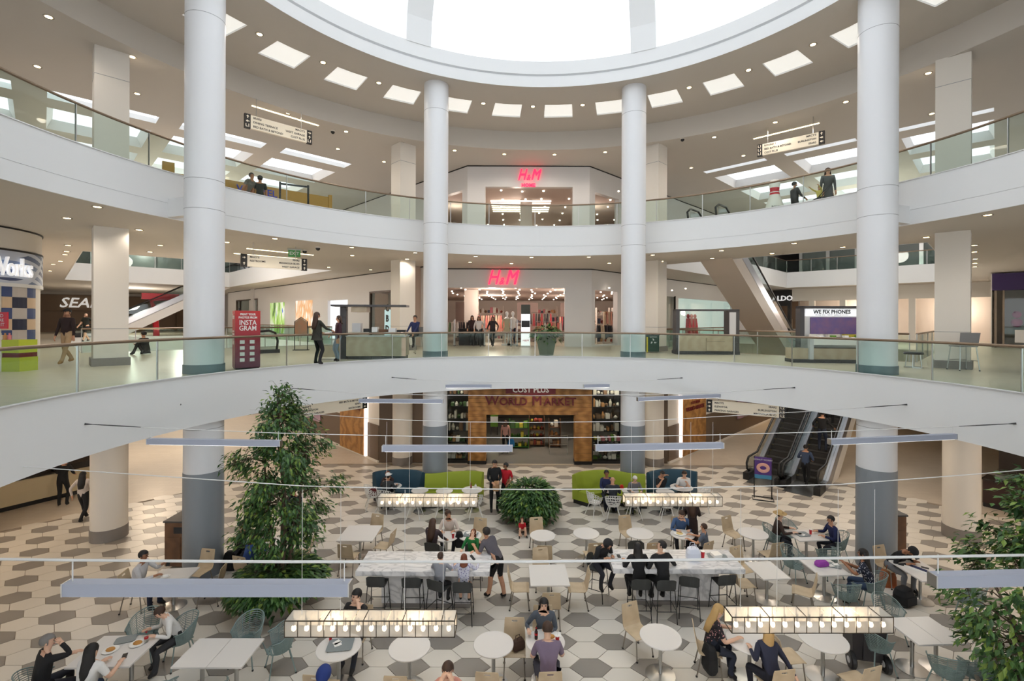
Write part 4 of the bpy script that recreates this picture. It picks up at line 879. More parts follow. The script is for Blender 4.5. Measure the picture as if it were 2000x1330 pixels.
def make_shell_chair():
    t = thing('shell_chair', 'x', 'chair'); g = G(); rr = random.Random(4); na, nu = 15, 5
    P_ = [[bucket(-122 + 244 * (i + rr.uniform(-.25, .25) * (0 < i < na)) / na, max(0, min(1, (j + rr.uniform(-.2, .2) * (0 < j < nu)) / nu))) for j in range(nu + 1)] for i in range(na + 1)]
    for i in range(na):
        for j in range(nu):
            q = [P_[i][j], P_[i + 1][j], P_[i + 1][j + 1], P_[i][j + 1]]; c = sum(q, Vector()) / 4; s_ = [c + (p - c) * .62 for p in q]; n = (q[1] - q[0]).cross(q[3] - q[0]).normalized() * .006
            for k in range(4): k2 = (k + 1) % 4; g.add([q[k], q[k2], s_[k2], s_[k]], [(0, 1, 2, 3)]); g.add([q[k] + n, q[k2] + n, s_[k2] + n, s_[k] + n], [(3, 2, 1, 0)]); g.add([s_[k], s_[k2], s_[k2] + n, s_[k] + n], [(0, 1, 2, 3)])
    g.build('perforated_shell', WSH, t); G().lathe([(.0, .44), (.2, .44), (.21, .45), (.2, .46), (0, .455)], 20).build('seat', WSH, t, smooth=30)
    for x, y in ((-1, .8), (1, .8), (-1, -1), (1, -1)): leg(t, WSH, (x * .12, y * .12, .44), (x * .24, y * .25, 0), .014, False)
    return proto(t)
def make_stool():
    t = thing('bar_stool', 'x', 'stool'); g = G(); zs = .74
    st = [(-.2, .18), (.2, .18), (.2, -.17), (-.2, -.17)]; g.hull2([(x, y, zs - .02) for x, y in st], [(x, y, zs) for x, y in st]); g.build('seat', MESHC, t)
    g = G(); A = []
    for i in range(9):
        u = i / 8; a = -1 + 2 * u; x = .215 * a; y = -.2 + .05 * a * a; A.append((x, y, zs + .01, zs + .26 - .05 * a ** 4))
    for (x, y, z0, z1), (x2, y2, w0, w1) in zip(A[:-1], A[1:]): g.hull2([(x, y, z0), (x, y - .04, z1), (x, y - .052, z1), (x, y - .012, z0)], [(x2, y2, w0), (x2, y2 - .04, w1), (x2, y2 - .052, w1), (x2, y2 - .012, w0)])
    g.build('backrest', MESHC, t, smooth=40); fe = []
    for x, y in ((-1, 1), (1, 1), (1, -1), (-1, -1)): leg(t, BLACK, (x * .19, y * .17, zs - .01), (x * .23, y * .23, 0), .01, False); fe.append((x * .22, y * .215, .28))
    G().tube(fe, .009, 6, closed=True).build('footrest', BLACK, t); return proto(t)
CH = {'w': make_wood_chair(), 'g': make_wire_chair(), 's': make_shell_chair(), 'b': make_stool()}
used = set(); SEATS = []
GRP = {'w': 'pale plywood chairs', 'g': 'grey green wire armchairs', 's': 'white perforated shell chairs', 'b': 'charcoal bar stools'}
ADJ = {'w': 'pale plywood chair', 'g': 'grey green wire armchair', 's': 'white perforated shell chair', 'b': 'charcoal mesh bar stool'}
def seat(kind, x, y, face, where):
    """face: degrees clockwise from +Y (away from the viewer)"""
    lab = ADJ[kind] + ' ' + where; rz = -rad(face); c = CH[kind]
    if kind not in used: used.add(kind); c.location = (x, y, 0); c.rotation_euler = (0, 0, rz); c['label'] = lab; c['group'] = GRP[kind]; return c
    return dup(c, (x, y, 0), rz, lab, GRP[kind])
TAB = {}
def round_table(key, px, py, r, lab, h=.745):
    p = PZ(px, py, h); t = thing('round_table', 'round white table ' + lab, 'table', (p.x, p.y, 0), group='round white tables')
    G().lathe([(r - .01, h - .03), (r, h - .022), (r, h - .006), (r - .008, h)], 36).build('table_top', TOPW, t, smooth=30); G().cyl((0, 0), .035, .02, h - .03, 14).build('post', STEEL, t, smooth=40)
    G().lathe([(.0, .0), (min(.3, r * .72), .0), (min(.3, r * .72), .012), (.06, .035), (0, .04)], 28).build('base', CHROME, t, smooth=30); TAB[key] = (p.x, p.y, r); return t
def square_table(key, pts, lab, split=False, h=.745, nposts=1):
    P_ = [PZ(x, y, h) for x, y in pts]; c = sum(P_, Vector()) / 4; t = thing('square_table', 'rectangular white table ' + lab, 'table', (c.x, c.y, 0), group='rectangular white tables')
    w = ((P_[1] - P_[0]).length + (P_[2] - P_[3]).length) / 2; d = ((P_[3] - P_[0]).length + (P_[2] - P_[1]).length) / 2; e = (P_[1] - P_[0]) + (P_[2] - P_[3]); t.rotation_euler = (0, 0, atan2(e.y, e.x))
    for a, b in (((-w / 2, -.004), (.004, w / 2)) if split else ((-w / 2, w / 2),)):
        G().box(a, b, -d / 2, d / 2, h - .03, h).build('table_top', TOPW, t); x = (a + b) / 2
        G().cyl((x, 0), .035, .02, h - .03, 14).build('post', STEEL, t, smooth=40); G().lathe([(0, 0), (.27, 0), (.27, .012), (.06, .035), (0, .04)], 28, (x, 0)).build('base', CHROME, t, smooth=30)
    TAB[key] = (c.x, c.y, w, d, atan2(e.y, e.x)); return t
def by(key, kind, ang, dist, where, turn=0):   # chair on the side ang of a table (0 behind, 90 right, 180 front, 270 left)
    T = TAB[key]; x = T[0] + dist * sin(rad(ang)); y = T[1] + dist * cos(rad(ang)); return seat(kind, x, y, ang + 180 + turn, where)
round_table('R1', 1060, 1045, .36, 'in front of the round planter bush'); round_table('R2', 1145, 1041, .37, 'second right of the planter bush'); round_table('R3', 1250, 1041, .38, 'behind the hooded person at the right counter'); round_table('R4', 1471, 1041, .4, 'behind the right end of the right counter')
round_table('R5', 918, 1045, .33, 'with a food tray behind the left counter'); round_table('R5b', 872, 1047, .33, 'of the woman with a pink scarf')
round_table('R6', 800, 1263, .38, 'empty under the near left chandelier'); round_table('R7', 964, 1257, .375, 'empty in the middle foreground'); round_table('R8', 1065, 1252, .37, 'of the couple in the middle foreground'); round_table('R9', 662, 1262, .4, 'with a grey tray in the left foreground'); round_table('R10', 1290, 1242, .39, 'empty right of the foreground couple'); round_table('R11', 1464, 1250, .42, 'of the woman in the floral top'); round_table('R12', 1607, 1246, .43, 'beside the black wheeled bin')
round_table('R13', 1333, 1043, .33, 'with bread between the denim shirt and the black dress')
for k, (x, y, r, l) in enumerate(((770, 948, .27, 'with food before the blue sofa at the far left'), (820, 957, .3, 'empty before the joint of blue and green sofa'), (868, 958, .3, 'empty before the left green sofa'), (922, 956, .37, 'with a bottle before the left green sofa'), (1194, 957, .3, 'between two men at the right green sofa'), (1231, 958, .3, 'of the white haired woman at the right green sofa'), (1299, 960, .32, 'empty before the right blue sofa'), (1331, 951, .4, 'of the man in a white shirt at the right blue sofa'))): round_table('F%d' % k, x, y, r, l)
square_table('S1', [(676, 1026), (742, 1026), (733, 1056), (662, 1056)], 'with plywood chairs behind the left counter'); square_table('S2', [(1031, 1103), (1103, 1102), (1114, 1143), (1038, 1144)], 'with plywood chairs between the two counters')
square_table('S3', [(386, 1247), (515, 1246), (473, 1304), (337, 1303)], 'made of two joined tops in the left foreground', True); square_table('S4', [(312, 1112), (388, 1107), (366, 1133), (290, 1137)], 'of the man with a phone beside the near left column'); square_table('S5', [(190, 1243), (313, 1240), (258, 1301), (140, 1303)], 'of the family at the lower left', True)
square_table('S6', [(1457, 1098), (1512, 1095), (1536, 1130), (1487, 1131)], 'at the right end of the right counter'); square_table('S7', [(1567, 1092), (1628, 1091), (1652, 1122), (1593, 1124)], 'with a purple bag'); square_table('S8', [(1741, 1095), (1812, 1094), (1845, 1133), (1795, 1134)], 'of the man in a black cap'); square_table('S9', [(1745, 1207), (1815, 1206), (1890, 1254), (1773, 1259)], 'made of two joined tops in the right foreground', True); square_table('S10', [(1540, 1036), (1595, 1034), (1612, 1054), (1553, 1056)], 'of the person in a straw hat'); square_table('S11', [(500, 1050), (560, 1049), (552, 1075), (488, 1076)], 'behind the tree planter')
W_ = 'w'
by('R1', W_, 180, .62, 'in front of the table by the planter bush'); by('R1', W_, 350, .62, 'behind the table by the planter bush'); by('R2', W_, 172, .62, 'in front of the second table right of the planter bush'); by('R3', W_, 345, .66, 'behind the table near the hooded person'); by('R3', W_, 170, .6, 'in front of the table near the hooded person'); by('R4', W_, 335, .66, 'behind the table at the right end of the counter'); by('R4', W_, 165, .62, 'in front of the table at the right end of the counter')
by('R5', W_, 15, .6, 'behind the table with a food tray'); by('R5b', 'b', 195, .75, 'behind the left counter carrying the long haired woman'); by('R6', W_, 182, .62, 'in front of the empty table under the near left chandelier'); by('R7', W_, 184, .62, 'in front of the empty middle foreground table'); by('R8', W_, 178, .68, 'under the man in the lavender shirt'); by('R8', W_, 0, .62, 'under the woman with sunglasses on her head'); by('R8', W_, 290, .62, 'with a brown bag on it in the middle foreground', 70)
by('R9', W_, 185, .62, 'in front of the table with a grey tray'); by('R9', W_, 6, .8, 'under the man in glasses'); by('R10', W_, 335, .66, 'behind the empty table right of the couple'); by('R11', W_, 285, .72, 'under the woman in the floral top'); by('R11', W_, 172, .68, 'under the blonde woman in navy'); by('R12', W_, 165, .7, 'in front of the table beside the wheeled bin'); by('R12', W_, 265, .7, 'left of the table beside the wheeled bin'); by('R13', W_, 150, .6, 'under the boy beside the black dress'); by('R13', W_, 10, .6, 'under the man in a denim shirt')
by('S1', W_, 12, .72, 'behind the table left of the counter'); by('S1', W_, 100, .72, 'right of the table left of the counter'); by('S1', W_, 185, .7, 'in front of the table left of the counter'); by('S2', W_, 180, .7, 'in front of the table between the counters'); by('S2', W_, 270, .68, 'left of the table between the counters'); by('S2', W_, 90, .68, 'right of the table between the counters'); by('S2', W_, 352, .8, 'behind the table between the counters')
by('S4', W_, 262, .8, 'under the man with a phone'); by('S4', W_, 10, .72, 'behind the table beside the near left column'); by('S4', W_, 80, .8, 'right of the table beside the near left column'); by('S6', W_, 265, .6, 'left of the table at the right counter end'); by('S6', W_, 120, .75, 'right of the table at the right counter end'); by('S6', W_, 340, .7, 'behind the table at the right counter end'); by('S11', W_, 195, .7, 'under the person in a blue shirt behind the tree'); by('S11', W_, 150, .7, 'before the table behind the tree'); by('S11', W_, 80, .85, 'right of the tree behind its planter')
by('S3', 'g', 5, .78, 'behind the joined tables in the left foreground'); by('S3', 'g', 55, .98, 'at the right corner of the joined tables in the left foreground'); by('S3', 'g', 195, .75, 'in front of the joined tables, left one'); by('S3', 'g', 160, .78, 'in front of the joined tables, right one'); by('S5', 'g', 350, .85, 'behind the family table, empty'); by('S5', 'g', 40, .98, 'under the child in a vest'); by('S5', 'g', 232, 1.0, 'under the grey haired man'); by('S5', 'g', 170, .82, 'under the long haired woman in white')
by('S7', 'g', 330, .75, 'behind the table with the purple bag'); by('S7', 'g', 178, .75, 'in front of the table with the purple bag'); by('S7', 'g', 118, .95, 'under the woman in polka dots'); by('S9', 'g', 355, .8, 'behind the joined tables in the right foreground'); by('S9', 'g', 268, .95, 'left of the joined tables in the right foreground'); by('S9', 'g', 195, .75, 'in front of the joined tables in the right foreground, left one'); by('S9', 'g', 158, .8, 'in front of the joined tables in the right foreground, right one'); by('S10', 'g', 345, .7, 'behind the table of the straw hat'); by('S10', 'g', 295, .8, 'under the person in a straw hat'); by('S10', 'g', 95, .8, 'under the person in navy beside the near right column'); by('S10', 'g', 170, .75, 'in front of the table of the straw hat'); by('S8', W_, 345, .75, 'under the man in a black cap'); by('S8', 'g', 150, .9, 'in front of the table with a tray by the right tree')
by('F0', 's', 250, .75, 'with a dark red bag left of the blue sofa'); by('F0', 's', 200, .55, 'under the person in a white cap'); by('F1', 's', 185, .55, 'behind the far left chandelier, left one'); by('F2', 's', 178, .55, 'behind the far left chandelier, right one'); by('F3', 's', 165, .58, 'right of the far left chandelier'); by('F4', 's', 240, .75, 'at the left front of the right green sofa'); by('F4', 's', 185, .6, 'under the bald man in dark clothes'); by('F5', 's', 180, .55, 'behind the left end of the far right chandelier'); by('F6', 's', 190, .55, 'behind the middle of the far right chandelier'); by('F7', 's', 110, .7, 'right of the white shirted man'); by('F7', 's', 185, .62, 'behind the right end of the far right chandelier')
# marble counters with stools
for lab, x0, x1, y0, y1, bx0, bx1, by0 in (('long white marble counter with children at it', -3.68, -.64, 10.85, 11.8, -3.2, -1.1, 11.25), ('long white marble counter with the couple in black at it', 2.2, 5.24, 11.0, 11.95, 2.83, 4.8, 11.4)):
    t = thing('marble_counter', lab, 'counter', ((x0 + x1) / 2, (y0 + y1) / 2, 0)); c = t.location; a = lambda *q: (q[0] - c.x, q[1] - c.x, q[2] - c.y, q[3] - c.y, q[4], q[5])
    G().box(*a(x0, x1, y0, y1, .97, 1.075)).build('slab', MARB, t); G().box(*a(bx0, bx1, by0, y1 - .1, .12, .97)).build('pedestal', MARB, t); G().box(*a(bx0 + .02, bx1 - .02, by0 + .03, y1 - .13, 0, .12)).build('kick', mat('warm_grey_base', (132, 126, 122)), t)
for px, py, f, w in ((738, 1200, 0, 'first from the left at the left counter'), (806, 1202, 0, 'second from the left at the left counter'), (858, 1209, 25, 'turned under the boy in grey at the left counter'), (904, 1212, 0, 'under the girl in tie dye at the left counter'), (1248, 1206, 0, 'under the woman in black at the right counter'), (1297, 1208, 0, 'under the man in black at the right counter'), (1345, 1200, 14, 'turned empty in the middle of the right counter'), (1412, 1196, -6, 'empty at the right end of the right counter')):
    p = PZ(px, py); seat('b', p.x, p.y, f, w)
seat('b', -1.15, 12.2, 180, 'under the girl in green behind the left counter'); seat('b', 1.95, 11.75, 120, 'under the hooded person at the right counter'); seat('b', 3.1, 12.35, 180, 'empty behind the right counter')
# curved sofas
SOB = mat('petrol_blue_upholstery', (44, 76, 94), .75, noise=.3, nscale=30, rgb2=(38, 66, 82)); SOG = mat('lime_green_upholstery', (150, 164, 46), .75, noise=.3, nscale=30, rgb2=(136, 150, 40))
def sofa(lab, pts, m, sgn):
    zt = 1.05; P_ = []
    for x, y in pts: q = PZ(x, y, zt); P_.append(Vector((q.x, q.y)))
    fine = []
    for i in range(len(P_) - 1):
        p0, p1, p2, p3 = P_[max(0, i - 1)], P_[i], P_[i + 1], P_[min(len(P_) - 1, i + 2)]
        for k in range(5):
            u = k / 5; fine.append(.5 * ((2 * p1) + (p2 - p0) * u + (2 * p0 - 5 * p1 + 4 * p2 - p3) * u * u + (3 * p1 - p0 - 3 * p2 + p3) * u ** 3))
    fine.append(P_[-1]); c = sum(fine, Vector((0, 0))) / len(fine); t = thing('curved_sofa', lab, 'sofa', (c.x, c.y, 0), group='curved sofas')
    N = []
    for i in range(len(fine)):
        d = fine[min(i + 1, len(fine) - 1)] - fine[max(i - 1, 0)]; n = Vector((d.y, -d.x)).normalized(); N.append(n if n.y < 0 else -n)
    half = len(fine) // 2
    def sweep(sec, a, b, nm, mm):
        g = G(); R = [[(fine[i].x - c.x + N[i].x * o, fine[i].y - c.y + N[i].y * o, z) for o, z in sec] for i in range(a, b + 1)]; k = len(sec); vs = [v for r_ in R for v in r_]; fs = []
        for i in range(len(R) - 1):
            for j in range(k): fs.append((i * k + j, i * k + (j + 1) % k, (i + 1) * k + (j + 1) % k, (i + 1) * k + j))
        fs += [tuple(range(k)), tuple(reversed([(len(R) - 1) * k + j for j in range(k)]))]; g.add(vs, fs); return g.build(nm, mm, t, smooth=35)
    for a, b in ((0, half), (half, len(fine) - 1)):
        sweep([(0, .12), (-.02, zt - .04), (.03, zt), (.1, zt), (.13, zt - .04), (.2, .74), (.26, .46), (.26, .12)], a, b, 'backrest', m); sweep([(.24, .14), (.24, .4), (.28, .46), (.7, .46), (.76, .42), (.76, .14)], a, b, 'seat', m)
    sweep([(.05, .0), (.05, .14), (.68, .14), (.68, .0)], 0, len(fine) - 1, 'plinth', BLACK); return t
sofa('petrol blue curved sofa at the far left of the dining court', [(728, 922), (745, 918), (788, 915.5), (815, 917.5), (829, 922)], SOB, 1); sofa('lime green curved sofa beside the far left column', [(831, 924), (850, 923.5), (885, 920), (921, 918.5), (945, 921)], SOG, 1)
sofa('lime green curved sofa beside the far right column', [(1118, 926), (1135, 920), (1166, 917), (1200, 918), (1230, 923), (1260, 925)], SOG, 1); sofa('petrol blue curved sofa at the right before the corridor', [(1263, 922), (1280, 917.5), (1304, 915), (1335, 916), (1362, 920.5)], SOB, 1)
# side boards beside the near columns
for lab, x, y in (('walnut waste cabinet beside the near left column', -9.15, 13.35), ('walnut waste cabinet beside the near right column', 10.6, 13.95)):
    t = thing('waste_cabinet', lab, 'cabinet', (x, y, 0)); G().box(-.45, .45, -.35, .35, .06, 1.25).build('body', WOODD, t); G().box(-.48, .48, -.38, .38, 1.25, 1.29).build('top', DARK, t); G().box(-.4, -.02, -.36, -.35, .12, .85).box(.02, .4, -.36, -.35, .12, .85).build('door', WOODD, t); G().box(-.2, .2, -.362, -.35, .95, 1.12).build('flap', BLACK, t)
# ================================================================ plants
LEAFS = [mat('leaf_dark_green', (52, 88, 44), .45, noise=.6, nscale=3, rgb2=(34, 62, 34)), mat('leaf_mid_green', (82, 120, 58), .45, noise=.5, nscale=3, rgb2=(60, 96, 44)), mat('leaf_fresh_green', (128, 152, 64), .45, noise=.5, nscale=3, rgb2=(96, 126, 52))]
BARK = mat('grey_brown_bark', (92, 76, 62), .8, noise=.6, nscale=14); SOIL = mat('dark_soil', (44, 36, 30), .9); BOWL = mat('warm_grey_concrete_bowl', (146, 138, 126), .6, noise=.3, nscale=3)
def leaf(g, p, d, up, L, w, mi):
    d = d.normalized(); s = d.cross(up); s = s.normalized() if s.length > 1e-4 else d.orthogonal().normalized(); n = s.cross(d).normalized()
    a = p; m1 = p + d * L * .45; t = p + d * L - n * L * .12
    g.add([a, m1 + s * w / 2 + n * w * .12, t, m1 - s * w / 2 + n * w * .12, m1 - n * w * .02], [(0, 1, 4), (1, 2, 4), (0, 4, 3), (4, 2, 3)], mi)
def rv(r): 
    while True:
        v = Vector((r.uniform(-1, 1), r.uniform(-1, 1), r.uniform(-1, 1)))
        if .05 < v.length < 1: return v
def mound(t, c, R, h, z0, n, L, seed, skirt=.25):
    r = random.Random(seed); g = G()
    for k in range(n):
        a = r.uniform(0, 2 * pi); q = math.asin(r.uniform(-.12, 1)); jt = r.uniform(.82, 1.03); u = cos(q); rr = R * u ** .8 * jt; zt = z0 + h * sin(q) * jt if q > 0 else z0 + r.uniform(-skirt, .1)
        p = Vector((c[0] + rr * sin(a), c[1] + rr * cos(a), zt)); d = Vector((sin(a) * (.4 + u), cos(a) * (.4 + u), r.uniform(.1, .9) - u * 1.1)) + rv(r) * .5
        leaf(g, p, d, Vector((0, 0, 1)) + rv(r) * .3, L * r.uniform(.7, 1.3), L * r.uniform(.45, .65), 0 if r.random() < .55 else (1 if r.random() < .75 else 2))
    g.lathe([(R * .5, z0 - .1), (R * .62, z0 + h * .2), (R * .45, z0 + h * .5), (R * .2, z0 + h * .68), (0, z0 + h * .72)], 16, c, 0)
    o = g.build('leaf_mound', LEAFS, t); o['kind'] = 'stuff'; return o
def bowl(t, r0, r1, h): 
    G().lathe([(0, 0), (r0, 0), (r0 + (r1 - r0) * .75, h * .55), (r1, h), (r1 - .06, h), (r1 - .1, h - .1), (0, h - .1)], 40).build('bowl', BOWL, t, smooth=30); G().cyl((0, 0), r1 - .11, h - .14, h - .08, 24).build('soil', SOIL, t)
def tree(t, stems, tips, crown, n, L, seed, kinds=(0.5, .35)):
    """stems: list of polylines (local), tips: attraction points of the crown, crown: function -> random point"""
    r = random.Random(seed); g = G(); tw = G(); lg = G(); ends = []
    for s_ in stems: g.tube(s_, [.05 - .03 * i / (len(s_) - 1) for i in range(len(s_))], 7)
    g.build('trunk', BARK, t, smooth=True)
    nodes = [Vector(p) for s_ in stems for p in s_[1:]]
    for q in tips:
        q = Vector(q); b = min(nodes, key=lambda p: (p - q).length + (0 if p.z < q.z else 1.)); m = b.lerp(q, .5) + Vector((r.uniform(-.1, .1), r.uniform(-.1, .1), .08)); tw.tube([b, m, q], [.018, .011, .005], 5)
        for k in range(n // len(tips)):
            p = q + rv(r) * crown * r.uniform(.3, 1) * Vector((1, 1, .75)).length / 1.6; out = (p - Vector((0, 0, p.z - .3))).normalized()
            leaf(lg, p, out * .6 + rv(r) * .6 + Vector((0, 0, -.55)), Vector((0, 0, 1)) + rv(r) * .5, L * r.uniform(.7, 1.25), L * r.uniform(.34, .5), 0 if r.random() < kinds[0] else (1 if r.random() < .7 else 2))
            if k % 9 == 0: tw.tube([q, p], [.005, .003], 4)
    tw.build('branches', BARK, t); o = lg.build('foliage', LEAFS, t); o['kind'] = 'stuff'
# tall tree in the left planter
TX, TY = -5.62, 11.25
t = thing('potted_tree', 'tall slender leafy tree in a wide bowl planter beside the near left column', 'tree', (TX, TY, 0))
bowl(t, .55, .92, .6); mound(t, (0, 0), 1.02, .42, .62, 2600, .17, 21)
r = random.Random(8); tips = []
prof = [(4.95, .28), (4.6, .55), (4.2, .85), (3.7, 1.15), (3.2, 1.28), (2.7, 1.22), (2.2, 1.05), (1.8, .8)]
for z, R in prof:
    k = max(3, int(R * 9))
    for i in range(k):
        a = 2 * pi * (i + r.random()) / k; q = R * r.uniform(.25, 1) ; tips.append((q * sin(a) + .03, q * cos(a), z + r.uniform(-.25, .25)))
st = [[(-.05, 0, .55), (-.15, .05, 1.4), (-.28, 0, 2.4), (-.4, .1, 3.4)], [(.05, 0, .55), (.1, -.05, 1.5), (.05, .1, 2.8), (-.05, 0, 4.2), (0, 0, 4.8)], [(.12, .05, .55), (.3, .1, 1.6), (.5, 0, 2.7), (.6, .1, 3.6)], [(-.1, -.05, .55), (-.3, -.2, 1.3), (-.65, -.3, 2.2)], [(.08, -.1, .55), (.25, -.25, 1.5), (.35, -.4, 2.6), (.2, -.3, 3.8)]]
tree(t, st, tips, .42, 8200, .135, 31)
# right tree in the near right corner
t = thing('potted_tree', 'broad leafy tree reaching in from the lower right corner', 'tree', (8.72, 7.9, 0)); bowl(t, .5, .85, .55)
tips = []; r = random.Random(9)
for z, R in [(4.0, .4), (3.6, .75), (3.1, 1.0), (2.6, 1.2), (2.1, 1.3), (1.6, 1.2), (1.15, .9)]:
    k = int(R * 9) + 2
    for i in range(k): a = 2 * pi * (i + r.random()) / k; q = R * r.uniform(.3, 1); tips.append((q * sin(a), q * cos(a), z + r.uniform(-.2, .2)))
tree(t, [[(0, 0, .5), (-.1, .1, 1.5), (.05, 0, 2.6), (0, 0, 3.8)], [(.1, 0, .5), (.3, -.1, 1.4), (.5, 0, 2.4)], [(-.05, .05, .5), (-.35, -.1, 1.3), (-.7, 0, 2.2)]], tips, .42, 5200, .16, 33, (.35, .5))
# round bush and upper pot
p = PZ(1032, 1031); t = thing('planter_bush', 'round mounded bush in a bowl planter between the sofas', 'plant', (p.x + .06, p.y + .55, 0)); bowl(t, .5, .8, .5); mound(t, (0, 0), 0.95, .74, .55, 3000, .17, 22, .3)
p = PZ(1068, 695, Z2); t = thing('potted_fern', 'leafy plant in a tapered grey green pot on the second level', 'plant', (p.x, p.y + .3, Z2))
G().lathe([(0, 0), (.28, 0), (.43, .82), (.39, .82), (.36, .72), (0, .72)], 4, smooth if False else (0, 0)).build('pot', mat('grey_green_pot', (128, 134, 120), .5, noise=.5, nscale=4), t); mound(t, (0, 0), .58, .38, .8, 420, .18, 23, .25)
# ================================================================ people
import numpy as np
SKIN = [mat('skin_%d' % k, c, .55) for k, c in enumerate([(224, 182, 156), (202, 152, 122), (162, 112, 82), (112, 76, 56)])]
HAIRM = {k: mat('hair_' + k, c, .6, noise=.4, nscale=20) for k, c in {'black': (26, 22, 22), 'brown': (64, 42, 30), 'red': (118, 62, 36), 'blonde': (196, 160, 104), 'grey': (128, 124, 122), 'white': (228, 224, 218)}.items()}
CLO = {}
def cloth(c, kind=None, c2=None):
    k = (c, kind, c2)
    if k not in CLO: CLO[k] = mat('cloth_%d_%d_%d_%s' % (*c, kind or ''), c, .85, noise=.35 if not kind else 1., nscale=22 if not kind else 26, kind=kind, rgb2=c2)
    return CLO[k]
EYE = mat('dark_eye', (28, 22, 20), .3); LIP = mat('lip', (168, 84, 78), .5)
PEOPLE = []
def ik(a, b, l1, l2, hint):
    d = b - a; L = min(d.length, (l1 + l2) * .999); d = d.normalized(); b = a + d * L; x = (l1 * l1 - l2 * l2 + L * L) / (2 * L); h = sqrt(max(0, l1 * l1 - x * x)); n = hint - d * hint.dot(d); n = n.normalized() if n.length > 1e-4 else d.orthogonal().normalized()
    return a + d * x + n * h, b
def person(label, loc, face=0, H=1.72, pose='stand', top=(60, 60, 64), bottom=(40, 42, 52), shoes=(40, 38, 38), skin=1, hair='short', hcol='black', sleeve='long', legs='long', lean=0, side=0, head=(0, 0), hands=None, feet=None, seat_h=.46, kind=None, c2=None, skirt=None, group=None, extra=None):
    """loc: point on the floor under the pelvis; face: degrees clockwise from +Y; all joints in a local frame that looks along +Y"""
    s = H / 1.72; V = Vector; sit = pose.startswith('sit')
    pz = (seat_h + .1) if sit else .93 * s
    if pose == 'floor': pz = .14; sit = True
    pel = V((0, 0, pz)); R = Matrix.Rotation(rad(side), 3, 'Y') @ Matrix.Rotation(-rad(lean), 3, 'X')
    def up(x, y, z): return pel + R @ V((x * s, y * s, z * s))
    sp, ch, nk = up(0, .01, .2), up(0, 0, .4), up(0, 0, .53)
    Rh = R @ Matrix.Rotation(-rad(head[1]), 3, 'Z') @ Matrix.Rotation(-rad(head[0] - lean), 3, 'X') if not isinstance(head, Matrix) else head
    hd = lambda x, y, z: nk + Rh @ V((x * s, y * s, z * s))
    J = []; E = []; RAD = []; SEG = []          # joints, edges, radii, regions of edges
    def j(p, r): J.append(V(p)); RAD.append(r * s); return len(J) - 1
    def e(a, b, reg): E.append((a, b)); SEG.append(reg)
    P = j(pel, .137); S = j(sp, .132); C = j(ch, .138); N = j(nk, .05); A1 = j(hd(0, .02, .1), .066); A2 = j(hd(0, .012, .17), .082); A3 = j(hd(0, -.005, .235), .062)
    e(P, S, 'top'); e(S, C, 'top'); e(C, N, 'neck'); e(N, A1, 'skin'); e(A1, A2, 'skin'); e(A2, A3, 'skin')
    stand_h = {'l': V((-.235 * s, .06, pz - .12 * s)), 'r': V((.235 * s, .06, pz - .12 * s))}; sit_h = {'l': V((-.17, .44 * s, .8)), 'r': V((.17, .46 * s, .8))}
    HT = dict(sit_h if sit else stand_h); HT.update(hands or {})
    FT = {'l': V((-.1 * s, .0, .075)), 'r': V((.1 * s, .02, .075))} if not sit else {'l': V((-.12 * s, .42 * s, .075)), 'r': V((.12 * s, .36 * s, .075))}
    if pose == 'walk': FT = {'l': V((-.09 * s, .3 * s, .09)), 'r': V((.09 * s, -.3 * s, .13))}; HT.update({'l': V((-.25 * s, -.12, pz)), 'r': V((.25 * s, .22, pz + .03))} if not hands else hands)
    if pose == 'sit_stool': FT = {'l': V((-.12 * s, .3, .34)), 'r': V((.12 * s, .26, .34))}
    if pose == 'floor': FT = {'l': V((-.2 * s, .38 * s, .06)), 'r': V((.2 * s, .38 * s, .06))}
    FT.update(feet or {})
    for k, sg in (('l', -1), ('r', 1)):
        sh = up(sg * .178, 0, .47); el, wr = ik(sh, V(HT[k]), .285 * s, .26 * s, V((sg * .5, -.55, -.75)))
        i1, i2, i3 = j(sh, .068), j(el, .047), j(wr, .032); e(C, i1, 'top'); e(i1, i2, 'uarm'); e(i2, i3, 'farm')
        f = (wr - el).normalized(); sd_ = f.cross(V((0, 0, 1))); sd_ = sd_.normalized() if sd_.length > .1 else V((1, 0, 0)); dn = sd_.cross(f).normalized() * -1
        pm = j(wr + f * .055 * s, .032); e(i3, pm, 'skin')
        for q in range(4):
            o = sd_ * (q - 1.5) * .019 * s; ln = (.034, .04, .037, .029)[q] * s; k1 = j(wr + f * .085 * s + o, .0105); k2 = j(wr + f * (.085 * s + ln) + o + dn * .012, .0095); k3 = j(wr + f * (.085 * s + ln * 1.7) + o + dn * .035, .008); e(pm, k1, 'skin'); e(k1, k2, 'skin'); e(k2, k3, 'skin')
        th1 = j(wr + f * .04 * s - sd_ * sg * .035 * s * (1 if dn.z < 0 else -1), .012); th2 = j(wr + f * .075 * s - sd_ * sg * .052 * s * (1 if dn.z < 0 else -1) + dn * .01, .0095); e(i3, th1, 'skin'); e(th1, th2, 'skin')
        hp = pel + V((sg * .088 * s, .0, -.03 * s)); kn, an = ik(hp, V(FT[k]), .44 * s, .42 * s, V((sg * .25, 1, .25)))
        h1, h2, h3 = j(hp, .1), j(kn, .066), j(an, .044); cf = j(kn.lerp(an, .35) + V((0, -.02, 0)), .06); e(P, h1, 'thigh'); e(h1, h2, 'thigh'); e(h2, cf, 'calf'); e(cf, h3, 'calf')
        to = j(an + V((sg * .02, .13 * s, -.045 if an.z < .15 else -.06)), .036); hl = j(an + V((0, -.03, -.04)), .036); e(h3, to, 'shoe'); e(h3, hl, 'shoe')
